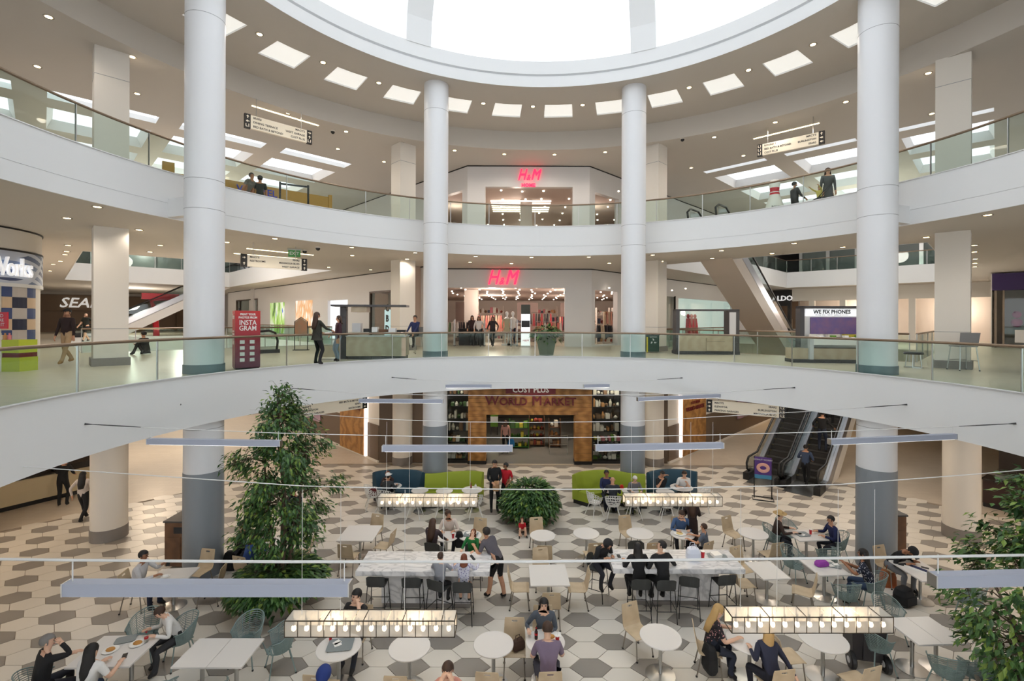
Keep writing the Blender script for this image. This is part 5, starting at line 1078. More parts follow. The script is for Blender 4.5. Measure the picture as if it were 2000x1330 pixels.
    me = bpy.data.meshes.new('tmp'); me.from_pydata(J, E, []); ob = bpy.data.objects.new('tmp', me); COL.objects.link(ob)
    sk = ob.modifiers.new('s', 'SKIN'); sk.use_smooth_shade = True
    for i, v in enumerate(me.skin_vertices[0].data): v.radius = (RAD[i], RAD[i]); v.use_root = (i == 0)
    sb = ob.modifiers.new('u', 'SUBSURF'); sb.levels = 1; sb.render_levels = 1
    PEOPLE.append(dict(ob=ob, J=J, E=E, SEG=SEG, label=label, loc=loc, face=face, top=cloth(top, kind, c2), bottom=cloth(bottom), shoes=cloth(shoes), skin=SKIN[skin], sleeve=sleeve, legs=legs, hair=hair, hcol=hcol, nk=nk, Rh=Rh.copy(), R=R.copy(), s=s, pel=pel, skirt=skirt, sit=sit, group=group, extra=extra, HT=HT, up=up))
    return PEOPLE[-1]
def finish_people():
    dg = bpy.context.evaluated_depsgraph_get(); dg.update(); made = []
    for D in PEOPLE: D['mesh'] = bpy.data.meshes.new_from_object(D['ob'].evaluated_get(dg))
    for D in PEOPLE:
        me = D['mesh']; old = D['ob'].data; bpy.data.objects.remove(D['ob']); bpy.data.meshes.remove(old); me.name = 'person'
        n = len(me.polygons); c = np.empty(n * 3); me.polygons.foreach_get('center', c); c = c.reshape(n, 3); J = np.array([tuple(p) for p in D['J']]); best = np.full(n, 1e9); idx = np.zeros(n, int); tt = np.zeros(n)
        for k, (a, b) in enumerate(D['E']):
            A, B = J[a], J[b]; d = B - A; t = np.clip(((c - A) @ d) / max(d @ d, 1e-9), 0, 1); q = np.linalg.norm(c - (A + t[:, None] * d), axis=1); m = q < best; best[m] = q[m]; idx[m] = k; tt[m] = t[m]
        reg = np.array([{'top': 1, 'skin': 0, 'neck': 1, 'uarm': 1, 'farm': 1, 'thigh': 2, 'calf': 2, 'shoe': 3}[x] for x in D['SEG']]); mi = reg[idx]; nm = np.array(D['SEG'])[idx]
        mi[(nm == 'neck') & (tt > .8)] = 0
        if D['sleeve'] == 'short': mi[nm == 'farm'] = 0; mi[(nm == 'uarm') & (tt > .72)] = 0
        if D['sleeve'] == 'none': mi[(nm == 'uarm') & (tt > .15)] = 0; mi[nm == 'farm'] = 0
        if D['sleeve'] == 'long': mi[(nm == 'farm') & (tt > .92)] = 0
        if D['legs'] == 'short': mi[nm == 'calf'] = 0; mi[(nm == 'thigh') & (tt > .9)] = 0
        if D['legs'] == 'bare': mi[nm == 'calf'] = 0; mi[(nm == 'thigh') & (tt > .35)] = 0
        me.materials.clear()
        for m in (D['skin'], D['top'], D['bottom'], D['shoes']): me.materials.append(m)
        me.polygons.foreach_set('material_index', mi.astype(np.int32)); me.polygons.foreach_set('use_smooth', [True] * n); me.update()
        o = bpy.data.objects.new('person', me); COL.objects.link(o); o.location = D['loc']; o.rotation_euler = (0, 0, -rad(D['face'])); tag(o, D['label'], 'person', D['group'])
        s, nk, Rh = D['s'], D['nk'], D['Rh']; h = lambda x, y, z: tuple(nk + Rh @ Vector((x * s, y * s, z * s)))
        # face
        g = G()
        def tr(gg, mi_=0):
            g.add([h(*v) for v in gg.v], gg.f, mi_)
        tr(G().add([(-.012, .085, .135), (.012, .085, .135), (0, .118, .13), (0, .088, .172)], [(0, 1, 2), (0, 2, 3), (1, 3, 2)]), 0)
        for q in (-1, 1):
            tr(G().ball((q * .031, .081, .168), (.013, .008, .007), 8, 5), 1); tr(G().ball((q * .032, .083, .186), (.016, .006, .004), 6, 4), 2); tr(G().ball((q * .08, -.005, .15), (.012, .02, .03), 6, 5), 0)
        tr(G().ball((0, .083, .102), (.022, .008, .006), 8, 4), 3)
        g.build('face', [D['skin'], EYE, HAIRM[D['hcol']], LIP], o, smooth=True)
        hs = D['hair']; hm = HAIRM[D['hcol']]; g = G()
        def cap(r=(.093, .104, .1), cz=.178, cyy=-.012, front=.03, low=.12, m=None):
            b = G().ball((0, cyy, cz), r, 16, 10); keep = []
            for f in b.f:
                cc = sum((Vector(b.v[i]) for i in f), Vector()) / len(f)
                if (cc.z > low and cc.y < front) or cc.z > .215: keep.append(f)
            b.f = keep; b.m = [0] * len(keep); tr(b)
        if hs != 'bald' and hs not in ('hat', 'cap', 'hood'): cap(front=.035 if hs == 'short' else .045, low=.13 if hs == 'short' else .09)
        if hs in ('long', 'pony', 'medium'):
            w = .1 if hs != 'pony' else .04; L = -.3 if hs == 'long' else (-.05 if hs == 'medium' else -.16); n_ = 9; rows = []
            for k, (z, ww, dy) in enumerate(((.21, w * .9, -.075), (.1, w * 1.05, -.09), (0, w * 1.15, -.1), (L * .5, w * 1.2, -.135), (L, w * .8, -.15))):
                rows.append([(ww * cos(pi * i / n_), dy * 1. - .035 * sin(pi * i / n_) + .06 * (1 - sin(pi * i / n_)) * (hs != 'pony'), z) for i in range(n_ + 1)] + [(ww * .8 * cos(pi * (n_ - i) / n_), dy + .015 + .04 * (1 - sin(pi * i / n_)) * (hs != 'pony'), z) for i in range(n_ + 1)])
            kk = len(rows[0]); gg = G().add([v for r_ in rows for v in r_], [tuple(range(kk)), tuple(range((len(rows) - 1) * kk, len(rows) * kk))] + [(i * kk + q_, i * kk + (q_ + 1) % kk, (i + 1) * kk + (q_ + 1) % kk, (i + 1) * kk + q_) for i in range(len(rows) - 1) for q_ in range(kk)]); tr(gg)
        if hs == 'bun': tr(G().ball((0, -.1, .24), .045, 10, 7))
        if g.f: g.build('hair', hm, o, smooth=True)
        if hs in ('cap', 'hat', 'hood'):
            g = G(); hc = D['extra'] or ((28, 28, 30) if hs != 'hat' else (196, 164, 112))
            if hs == 'hood': b = G().ball((0, -.02, .16), (.115, .125, .135), 16, 10); b.f = [f for f in b.f if sum(b.v[i][1] for i in f) / len(f) < .05]; b.m = [0] * len(b.f); tr(b)
            else:
                b = G().ball((0, -.008, .2), (.1, .112, .09), 16, 10); b.f = [f for f in b.f if sum(b.v[i][2] for i in f) / len(f) > .19]; b.m = [0] * len(b.f); tr(b)
                if hs == 'cap': tr(G().prism([(-.075, .07), (.075, .07), (.06, .17), (-.06, .17)], .19, .2))
                else: tr(G().lathe([(.09, .2), (.19, .19), (.19, .197), (.09, .21)], 20))
            g.build('hat' if hs != 'hood' else 'hood', cloth(hc), o, smooth=True)
            if hs != 'hood':
                g = G(); cap(r=(.089, .1, .095), front=.02, low=.1); g.build('hair', hm, o, smooth=True)
        if D['skirt']:
            c, L = D['skirt']; pel = D['pel']; g = G()
            if not D['sit']: g.lathe([(.15 * s, pel.z + .12), (.165 * s, pel.z - .05), (.2 * s, pel.z - L)], 18, cap=False)
            else: g.rbox((0, .2 * s, pel.z - .0), (.36 * s, .5 * s, .2 * s))
            g.build('skirt', cloth(c), o, smooth=True)
        made.append(o)
    return made
def T(key, ang, dist): t_ = TAB[key]; return (t_[0] + dist * sin(rad(ang)), t_[1] + dist * cos(rad(ang)), 0)
def Fp(px, py, z=0.): return tuple(PZ(px, py, z))
V3 = lambda *a: Vector(a)
BLK, CHAR, NAVY, DENIM, KHAKI, WHT, GRY = (24, 24, 27), (52, 52, 56), (34, 40, 62), (60, 78, 108), (188, 160, 126), (232, 230, 228), (120, 122, 128)
person('man in black shirt and trousers standing with a brown paper bag', Fp(965, 998), 165, 1.82, top=BLK, bottom=BLK, hands={'l': V3(-.1, .26, 1.12), 'r': V3(.12, .28, 1.1)}, skin=1, head=(15, -10), hair='short')
person('man in a red T-shirt standing beside the man in black', Fp(988, 994), 200, 1.66, top=(196, 24, 40), bottom=BLK, sleeve='short', skin=2, hands={'l': V3(-.16, .2, .98), 'r': V3(.2, .28, .95)}, head=(5, 40))
person('woman with auburn hair eating on the left blue sofa', (-4.72, 17.55, 0), 185, 1.62, 'sit', top=(58, 40, 40), hcol='red', hair='medium', skin=0, lean=18, hands={'l': V3(-.08, .42, .95), 'r': V3(.08, .42, .95)}, head=(15, 0))
person('person in a white cap and dark top facing the blue sofa', T('F0', 200, .55), 20, 1.68, 'sit', top=(52, 56, 60), hair='cap', extra=(236, 236, 234), lean=20)
person('small child in a red top squatting in front of the planter bush', Fp(1019, 1045), 170, .95, 'floor', top=(196, 30, 44), bottom=BLK, skin=0, hair='medium', hcol='red', sleeve='short', legs='bare', lean=15, hands={'l': V3(-.06, .24, .06), 'r': V3(.06, .24, .06)}, head=(-22, 0))
person('woman with a pink scarf and tied hair at the table behind the left counter', T('R5b', 0, .62), 178, 1.68, 'sit', top=(226, 212, 204), hair='bun', hcol='brown', skin=1, lean=22, head=(2, -25))
person('woman with very long dark hair seen from behind beside the pink scarf', T('R5b', 205, .72), 25, 1.7, 'sit', top=(56, 44, 50), hair='long', hcol='brown', lean=8, seat_h=.6)
person('girl in a green shirt looking up behind the left counter', (-1.15, 12.2, 0), 195, 1.35, 'sit_stool', top=(22, 110, 52), hair='medium', hcol='red', skin=0, seat_h=.74, lean=5, head=(-38, 0), hands={'l': V3(-.15, .38, 1.08), 'r': V3(.15, .38, 1.08)})
person('man in a grey T-shirt and black shorts leaning on the left counter', Fp(973, 1168), -55, 1.78, top=(92, 88, 96), bottom=BLK, shoes=(30, 30, 32), sleeve='short', legs='short', lean=42, skin=1, hands={'l': V3(-.16, .62, 1.14), 'r': V3(.1, .6, 1.14)}, head=(0, 10), feet={'l': V3(-.1, .22, .075), 'r': V3(.1, -.12, .075)})
person('boy in a pale grey shirt seen from behind on a stool at the left counter', Fp(858, 1209), 12, 1.4, 'sit_stool', top=(150, 152, 160), bottom=CHAR, hair='short', hcol='brown', skin=0, seat_h=.74, lean=10, hands={'l': V3(-.2, .36, 1.1), 'r': V3(.25, .36, 1.1)}, sleeve='short')
person('girl in a tie dye top seen from behind on a stool at the left counter', Fp(905, 1211), 0, 1.35, 'sit_stool', top=(206, 206, 222), kind='dots', c2=(98, 92, 150), bottom=CHAR, hair='medium', hcol='red', skin=0, seat_h=.74, lean=12, hands={'l': V3(-.3, .36, 1.1), 'r': V3(.3, .36, 1.1)}, legs='bare')
person('man in glasses and a black shirt behind the near left chandelier', T('R9', 6, .82), 190, 1.8, 'sit', top=(30, 28, 30), skin=0, sleeve='short', lean=8, hands={'l': V3(-.1, .2, 1.18), 'r': V3(.2, .42, .8)}, head=(5, 25))
person('woman with sunglasses on her dark hair facing the viewer in the middle foreground', T('R8', 0, .6), 182, 1.72, 'sit', top=(84, 92, 104), hair='long', hcol='black', skin=0, lean=22, head=(4, 0), hands={'l': V3(-.1, .4, .8), 'r': V3(.3, .4, .82)})
person('man in a lavender shirt seen from behind in the middle foreground', T('R8', 178, .66), -2, 1.84, 'sit', top=(128, 112, 134), bottom=(70, 70, 84), hair='short', hcol='brown', skin=0, sleeve='short', lean=16, head=(24, 0))
person('man in a peach shirt holding his face at the bottom edge', (PZ(878, 1272, 1.42).x, PZ(878, 1272, 1.42).y, 0), 180, 1.8, 'sit', top=(214, 150, 134), hair='short', hcol='brown', skin=0, lean=16, hands={'l': V3(-.07, .32, 1.2), 'r': V3(.07, .32, 1.2)}, head=(12, 0), sleeve='short')
person('person in a royal blue hooded top at the bottom edge', (PZ(608, 1325, 1.32).x, PZ(608, 1325, 1.32).y, 0), 10, 1.7, 'sit', top=(28, 52, 122), hair='hood', extra=(28, 52, 122), lean=26, head=(45, 0))
person('grey haired man in black seen from behind at the family table', T('S5', 232, 1.0), 35, 1.78, 'sit', top=BLK, hair='short', hcol='grey', skin=0, lean=10, head=(5, 25), hands={'r': V3(.12, .26, 1.2)})
person('woman with long dark hair in a white top seen from behind at the family table', T('S5', 170, .84), 10, 1.72, 'sit', top=WHT, bottom=DENIM, hair='long', hcol='black', skin=0, lean=16, sleeve='short')
person('child in a dark vest writing at the family table', T('S5', 40, .96), 222, 1.62, 'sit', top=WHT, bottom=CHAR, hair='short', hcol='brown', skin=0, lean=26, head=(36, 0))
person('man in a dark vest looking at his phone beside the near left column', T('S4', 262, .8), 85, 1.76, 'sit', top=(206, 204, 206), bottom=NAVY, hair='short', hcol='black', skin=2, lean=14, hands={'l': V3(-.1, .52, .98), 'r': V3(.1, .46, .8)}, head=(8, 0))
person('person in a blue shirt seated behind the tree planter', T('S11', 200, .68), 25, 1.75, 'sit', top=(48, 78, 146), hair='medium', hcol='brown', skin=1, lean=24)
person('person in black seated left of the blue shirt behind the tree', T('S11', 270, .8), 90, 1.75, 'sit', top=BLK, hair='short', skin=1, lean=10)
person('tall person in dark clothes standing behind the tree trunk', Fp(575, 1072), 190, 1.85, top=(30, 32, 44), bottom=BLK, skin=2, hair='short', head=(20, 20))
person('man in a dark blue shirt facing the viewer on the right green sofa', (3.2, 17.4, 0), 175, 1.74, 'sit', top=(36, 44, 84), hair='short', skin=2, lean=8)
person('bald man in dark clothes seen from behind on a white shell chair', T('F4', 185, .58), 5, 1.78, 'sit', top=(40, 44, 52), bottom=NAVY, hair='bald', skin=1, lean=14, head=(18, 0))
person('white haired woman on the right green sofa', (4.15, 17.15, 0), 180, 1.6, 'sit', top=(110, 108, 112), hair='short', hcol='white', skin=0, lean=16, head=(20, 0))
person('man resting his head on his hand on the right blue sofa', (5.2, 17.5, 0), 168, 1.74, 'sit', top=(34, 36, 40), hair='short', skin=1, lean=14, hands={'l': V3(-.05, .24, 1.2), 'r': V3(.12, .3, 1.0)}, head=(18, 20), sleeve='short')
person('man in a white shirt eating on the right blue sofa', (6.05, 17.55, 0), 185, 1.76, 'sit', top=WHT, hair='short', hcol='brown', skin=0, lean=18, sleeve='short', hands={'l': V3(-.06, .36, .95), 'r': V3(.16, .42, .82)}, head=(18, 0))
person('man in a blue denim shirt facing the viewer behind the right counter', T('R13', 10, .58), 185, 1.75, 'sit', top=(70, 98, 142), hair='short', hcol='brown', skin=0, lean=26, head=(24, 0))
person('woman in a long black dress with dark hair seen from behind', Fp(1352, 1082), 10, 1.62, top=(40, 26, 26), bottom=(40, 26, 26), hair='long', hcol='brown', lean=10, skirt=((40, 26, 26), .75), hands={'l': V3(-.1, .3, 1.1), 'r': V3(.12, .34, 1.15)})
person('boy in a grey blue shirt beside the black dress', T('R13', 138, .68), 300, 1.5, 'sit', top=(92, 104, 124), hair='short', hcol='brown', skin=1, lean=6, sleeve='short')
person('hooded person in a black track jacket at the left end of the right counter', (1.98, 11.85, 0), 150, 1.72, 'sit_stool', top=(34, 34, 38), hair='hood', extra=(34, 34, 38), seat_h=.76, lean=30, head=(58, 0), hands={'l': V3(-.12, .42, 1.1), 'r': V3(.12, .42, 1.1)})
person('woman in black with straight hair seen from behind at the right counter', Fp(1248, 1203), -4, 1.7, 'sit_stool', top=BLK, bottom=BLK, hair='medium', hcol='black', seat_h=.76, lean=14, hands={'l': V3(-.26, .36, 1.1), 'r': V3(.22, .4, 1.1)})
person('man in black turning to the woman at the right counter', Fp(1297, 1205), -14, 1.8, 'sit_stool', top=(30, 30, 33), bottom=BLK, hair='short', hcol='black', skin=0, seat_h=.76, lean=18, head=(0, -55), hands={'l': V3(-.26, .4, 1.1), 'r': V3(.36, .38, 1.1)})
person('person in a straw hat and dark coat at the right table', T('S10', 295, .8), 112, 1.68, 'sit', top=(58, 42, 36), hair='hat', hcol='brown', skin=0, lean=16)
person('person in a navy jacket at the right table', T('S10', 95, .82), 275, 1.68, 'sit', top=(26, 34, 78), hair='short', skin=1, lean=16, head=(10, 0))
person('woman with long black hair in polka dots at the table with the purple bag', T('S7', 118, .95), 305, 1.78, 'sit', top=(34, 40, 58), kind='dots', c2=(214, 214, 222), bottom=DENIM, hair='long', hcol='black', skin=2, lean=18, sleeve='short', hands={'l': V3(-.05, .5, .9), 'r': V3(.15, .45, .85)})
person('man in a black cap and hooded top bent over the right table', T('S8', 345, .72), 160, 1.85, 'sit', top=(24, 24, 27), bottom=GRY, hair='cap', lean=38, head=(62, 0), skin=2)
person('woman with fair hair in a floral top left of the near right chandelier', T('R11', 285, .72), 98, 1.7, 'sit', top=(36, 30, 36), kind='dots', c2=(206, 150, 150), bottom=(40, 46, 62), hair='long', hcol='blonde', skin=0, lean=16, sleeve='short', head=(14, 0))
person('blonde woman in navy reaching for her bag at the lower right', T('R11', 172, .68), -12, 1.72, 'sit', top=(40, 44, 66), bottom=(30, 32, 44), hair='long', hcol='blonde', skin=0, lean=34, side=12, hands={'r': V3(.52, -.05, .35), 'l': V3(-.15, .4, .8)})
# escalator riders: they stand on the treads
ES = (Vector(sd(22.1, 5.55)), 45)
def esc(u, off=0.): q = ES[0] + Vector((cos(rad(45)), sin(rad(45)))) * u + Vector((sin(rad(45)), -cos(rad(45)))) * off; return (q.x, q.y, max(0, (int((u - .8) / .3464) + 1) * .2 if u > .8 else .016))
person('woman in a blue jacket stepping onto the escalator', esc(.2), 45, 1.68, 'walk', top=(62, 76, 104), bottom=BLK, hair='short', hcol='black', hands={'l': V3(-.2, .2, 1.1), 'r': V3(.22, .15, 1.05)})
person('man in a black jacket and jeans on the escalator', esc(2.36, .1), 45, 1.82, top=BLK, bottom=(48, 56, 76), hair='short', hcol='black', hands={'l': V3(-.4, .2, 1.1), 'r': V3(.4, .2, 1.1)}, feet={'l': V3(-.12, .08, .075), 'r': V3(.12, .1, .075)})
person('woman in red riding high on the escalator', esc(4.1, .0), 45, 1.65, top=(128, 34, 38), bottom=BLK, hair='medium', hcol='brown', feet={'l': V3(-.1, .08, .075), 'r': V3(.1, .1, .075)})
person('man in a checked shirt riding high on the escalator', esc(4.8, .2), 45, 1.75, top=(90, 60, 62), kind='dots', c2=(200, 190, 186), bottom=BLK, hair='short', feet={'l': V3(-.1, .08, .075), 'r': V3(.1, .1, .075)})
person('woman in a pale top walking past the left cream column', Fp(162, 1018), -10, 1.66, 'walk', top=(206, 196, 190), bottom=BLK, hair='long', hcol='black', legs='long')
person('man in black standing at the cream food counter', Fp(122, 988), -20, 1.75, top=(26, 26, 28), bottom=(26, 26, 28), hair='short', lean=6, hands={'l': V3(-.15, .4, 1.1), 'r': V3(.2, .35, 1.05)})
person('shopper with a blue bag in the market doorway', Fp(987, 886), 10, 1.7, top=(196, 150, 140), bottom=BLK, hair='medium', hcol='brown', hands={'r': V3(.26, .05, .7)})
# second level
Z = Z2
person('man in a printed black sweatshirt and khaki trousers walking on the second level', Fp(131, 711, Z), 178, 1.72, 'walk', top=(44, 30, 32), bottom=KHAKI, shoes=(170, 130, 70), hair='cap', extra=(30, 28, 30), skin=1, hands={'l': V3(-.3, .12, .78), 'r': V3(.3, .1, .8)})
person('man in a black T-shirt and shorts walking behind on the second level', Fp(168, 668, Z), 180, 1.75, 'walk', top=(30, 34, 30), bottom=BLK, legs='short', sleeve='short', hair='bald', skin=0)
person('person in dark clothes sitting on the floor beyond the left pillar', Fp(285, 692, Z), 280, 1.72, 'floor', top=(44, 44, 48), bottom=CHAR, hair='short', lean=12, hands={'l': V3(-.1, .4, .4), 'r': V3(.1, .4, .4)})
person('woman in an olive hooded coat at the jewellery kiosk', Fp(619, 712, Z), 35, 1.66, top=(54, 54, 46), bottom=(34, 34, 38), hair='long', hcol='brown', skirt=((54, 54, 46), .12), hands={'r': V3(.14, .42, 1.08), 'l': V3(-.18, .3, 1.0)})
person('girl in a maroon top and jeans at the jewellery kiosk', Fp(661, 706, Z), 235, 1.56, top=(70, 38, 50), bottom=(128, 142, 160), hair='medium', hcol='brown', skin=1, hands={'r': V3(.2, .2, .9)})
person('person in navy seated behind the far left round column', (-4.42, 20.4, Z), 200, 1.72, 'sit_stool', top=(30, 42, 88), bottom=BLK, hair='short', seat_h=.72)
person('woman in a dark jacket walking out of the second level shop', Fp(922, 676, Z), 178, 1.66, 'walk', top=(60, 40, 42), bottom=BLK, hair='long', hcol='brown', skin=1)
person('woman in a pale top walking out of the second level shop', Fp(935, 677, Z), 176, 1.62, 'walk', top=(214, 206, 204), bottom=CHAR, hair='long', hcol='brown', skin=1)
person('woman in black beside the shop mannequins on the second level', Fp(962, 677, Z), 190, 1.62, 'walk', top=(48, 40, 42), bottom=BLK, hair='long', hcol='black', skin=1)
person('person in red far along the right corridor', Fp(1897, 654, Z), 20, 1.7, top=(176, 34, 40), bottom=BLK, hair='short')
# third level
q = PZ(478, 350, Z3 + 1.4); person('bent person in a grey T-shirt at the third level railing', (q.x, q.y, Z3), 100, 1.72, top=(98, 96, 92), bottom=CHAR, hair='short', lean=35, sleeve='short', skin=2)
q = PZ(508, 342, Z3 + 1.84); person('man in a dark jersey and cap at the third level railing', (q.x, q.y, Z3), 330, 1.8, top=(40, 46, 46), bottom=CHAR, hair='cap', extra=(40, 44, 46), sleeve='short', skin=2)
q = PZ(1552, 354, Z3 + 1.77); person('man in a grey hooded top at the right third level railing', (q.x, q.y, Z3), 85, 1.74, top=(66, 68, 74), bottom=CHAR, hair='short', hands={'r': V3(.15, .35, 1.05)})
q = PZ(1617, 327, Z3 + 1.8); person('person in a long grey coat beside the stroller on the third level', (q.x, q.y, Z3), 200, 1.78, top=(78, 80, 82), bottom=CHAR, hair='medium', hcol='brown', skirt=((78, 80, 82), .55))
q = PZ(1600, 364, Z3 + .95); person('small child in a yellow top in the stroller on the third level', (q.x, q.y, Z3 + .12), 250, .95, 'sit', top=(214, 196, 110), bottom=CHAR, hair='short', seat_h=.3, skin=1)
finish_people()
# ================================================================ second and third level objects
def blk(t, nm, m, *b): return G().box(*b).build(nm, m, t)
SILV = mat('silver_shelf', (200, 200, 202), .4); DKF = mat('dark_grey_kiosk_frame', (72, 70, 72), .5)
# red photo kiosk
def grad(name, c0, c1, z0, z1):
    m = mat(name, c0, .4); nt = m.node_tree; P = nt.nodes['Principled BSDF']; tc = nt.nodes.new('ShaderNodeTexCoord'); sx = nt.nodes.new('ShaderNodeSeparateXYZ'); mr = nt.nodes.new('ShaderNodeMapRange'); mx = nt.nodes.new('ShaderNodeMix'); mx.data_type = 'RGBA'
    mr.inputs[1].default_value = z0; mr.inputs[2].default_value = z1; mx.inputs['A'].default_value = lin(c0); mx.inputs['B'].default_value = lin(c1)
    nt.links.new(tc.outputs['Object'], sx.inputs[0]); nt.links.new(sx.outputs[2], mr.inputs[0]); nt.links.new(mr.outputs[0], mx.inputs['Factor']); nt.links.new(mx.outputs['Result'], P.inputs['Base Color']); return m
p = PZ(466, 722, Z2); t = thing('photo_kiosk', 'tall red and maroon photo printing kiosk beside the near left column', 'kiosk', (p.x, p.y + .38, Z2), rad(38))
KR = grad('kiosk_red_to_maroon', (104, 26, 60), (190, 38, 34), .1, 1.65); KT = mat('white_print', (240, 232, 226), .5)
blk(t, 'body', KR, -.32, .32, -.26, .26, .04, 1.68); blk(t, 'foot', BLACK, -.3, .3, -.24, .24, 0, .04); blk(t, 'top_bracket', BLACK, -.2, -.16, -.02, .02, 1.68, 1.75)
for s_, z, w in (('PRINT YOUR', 1.57, .085), ('PHOTOS FROM', 1.48, .085), ('INSTA', 1.33, .2), ('GRAM', 1.17, .2)): text(s_, w, KT, t, (0, -.268, z), ext=.002, bold=.003, sx=.8)
text('Foto', .2, KT, t, (-.328, 0, 1.5), rz=rad(-90), ext=.002, bold=.003, shear=.2)
for s_, z, w in (('PRINT YOUR', 1.08, .07), ('PHOTOS FROM', 1.0, .07), ('INSTA', .88, .16), ('GRAM', .76, .16)): text(s_, w, KT, t, (-.328, 0, z), rz=rad(-90), ext=.002, bold=.003, sx=.75)
g = G()
for k in range(4):
    for j_ in range(2): g.box(-.2 + j_ * .25, -.08 + j_ * .25, -.268, -.262, .22 + k * .17, .32 + k * .17)
g.build('icon_print', KT, t)
# jewellery kiosk
A = PZ(676, 702, Z2); t = thing('jewellery_kiosk', 'pale wood jewellery kiosk with flat dark canopy', 'kiosk', (A.x, A.y, Z2), rad(4))
blk(t, 'counter', WOODL, 0, 2.1, 0, .8, .12, .82); blk(t, 'plinth', DARK, .03, 2.07, .03, .77, 0, .12); blk(t, 'glass_top', CLEARG, 0, 2.1, 0, .8, .9, .98); blk(t, 'worktop', SILV, -.02, 2.12, -.02, .82, .82, .85); blk(t, 'side_counter', WOODL, 1.45, 2.12, -.06, .0, .12, .78)
blk(t, 'post', DKF, -.28, -.06, .2, .42, 0, 1.95); blk(t, 'canopy', DKF, -.55, 2.12, .0, .7, 1.9, 1.97); blk(t, 'canopy_box', WOODL, .15, .7, .05, .6, 1.7, 1.9)
blk(t, 'low_display', WOODL, -.95, -.3, -.25, .4, .1, .5); blk(t, 'display_glass', CLEARG, -.95, -.3, -.25, .4, .5, .85)
for k, (x, w, h, m) in enumerate(((.15, .3, .32, SILV), (.55, .25, .12, BLACK), (.85, .2, .18, WSH), (1.1, .3, .1, WOODD), (1.45, .25, .14, WSH), (1.75, .3, .08, BLACK), (-.8, .15, .12, WSH), (-.55, .15, .14, GOODS[8]))): free(blk(None, 'display_item', m, x, x + w, .2, .5, (.98 if x > 0 else .85), (.98 if x > 0 else .85) + h), t, 'small %s display box, %s on the jewellery kiosk' % (('silver', 'black', 'white', 'walnut', 'white', 'black', 'white', 'navy')[k], ORD[k]), 'display box')
# poster stand
p = PZ(588, 684, Z2); t = thing('poster_stand', 'house shaped black poster stand before the left corridor', 'sign', (p.x, p.y, Z2), rad(10)); m = mat('portrait_poster', (92, 130, 116), .4, noise=1., nscale=3, rgb2=(196, 112, 60))
G().prism([(-.26, 0), (.26, 0), (.26, .55), (0, .75), (-.26, .55)], 0, .03).build('poster', m, t).matrix_local = Matrix.Translation((0, 0, .75)) @ Matrix.Rotation(rad(90), 4, 'X')
G().tube([(-.28, 0, 0), (-.28, 0, 1.32), (0, 0, 1.53), (.28, 0, 1.32), (.28, 0, 0)], .02, 6).build('frame', BLACK, t); blk(t, 'base', BLACK, -.33, .33, -.15, .15, 0, .03)
# escalator handrail end at the left side well
p = PZ(515, 690, Z2); t = thing('escalator_newel', 'black looped escalator handrail end at the left side well', 'escalator', (p.x, p.y, Z2), rad(45)); G().tube([(.5, 0, .05), (.55, 0, .5), (.45, 0, .85), (.2, 0, .95), (-.3, 0, .9), (-.9, 0, .55)], .05, 8).build('handrail', RUB, t, smooth=True); blk(t, 'glass_panel', ESCG, -.7, .45, -.01, .01, .1, .8); blk(t, 'base', BLACK, -.9, .6, -.12, .12, 0, .15)
# empty kiosk right
A = PZ(1321, 692, Z2); t = thing('empty_kiosk', 'empty pale wood kiosk with open dark frame', 'kiosk', (A.x, A.y, Z2), rad(-3))
blk(t, 'counter', WOODL, .1, 2.35, 0, .7, .14, .8); blk(t, 'plinth', DARK, 0, 2.65, -.02, .75, 0, .14); blk(t, 'drawer_unit', WOODL, 1.25, 2.0, -.08, .0, .16, .7); blk(t, 'drawer_line', DARK, 1.25, 2.0, -.085, -.08, .55, .56)
for x in (.0, 2.2): blk(t, 'post', DKF, x, x + (.15 if x == 0 else .45), .05, .6, 0.1, 1.92)
blk(t, 'side_panel', SILV, 2.23, 2.5, .04, .05, .85, 1.8); blk(t, 'beam', DKF, 0, 2.65, .05, .6, 1.86, 1.93)
# phone repair kiosk
A = PZ(1549, 708, Z2); t = thing('phone_kiosk', 'phone repair kiosk with lit sign, screen and white display counter', 'kiosk', (A.x, A.y, Z2), rad(-6))
blk(t, 'counter', WOODL, 0, 2.5, 0, .6, .12, .5); blk(t, 'plinth', DARK, 0, 2.55, -.03, .65, 0, .12); blk(t, 'display_counter', WSH, .55, 2.5, -.1, .6, .62, .88); blk(t, 'end_post', SILV, .5, .62, -.12, .55, .12, .9); blk(t, 'low_case', CLEARG, 0, .5, .05, .55, .5, .9)
blk(t, 'back_wall', WSH, .6, 3.6, .75, .85, 0, 1.9); blk(t, 'frame', DKF, .5, .65, .6, .95, 0, 1.98); blk(t, 'frame', DKF, 3.55, 3.75, .6, .95, 0, 1.98); blk(t, 'top_frame', DKF, .5, 3.75, .6, .95, 1.9, 1.98)
sg = blk(t, 'sign_board', mat('white_lit_sign2', (244, 246, 250), .4, emit=.5), .72, 2.9, .7, .75, 1.62, 1.88); text('WE FIX PHONES', .19, BLACK, sg, (1.62, .69, 1.77), ext=.003, bold=.006, sx=.9); text('IPHONE  IPAD  TABLETS  SAMSUNG  LG  HTC', .055, BLACK, sg, (1.62, .69, 1.66), ext=.002)
m = mat('blue_video_screen', (48, 62, 146), .3, noise=.55, nscale=5, rgb2=(180, 110, 90)); m.node_tree.nodes['Principled BSDF'].inputs['Emission Strength'].default_value = 0
blk(t, 'screen', m, .9, 2.7, .7, .74, .98, 1.58)
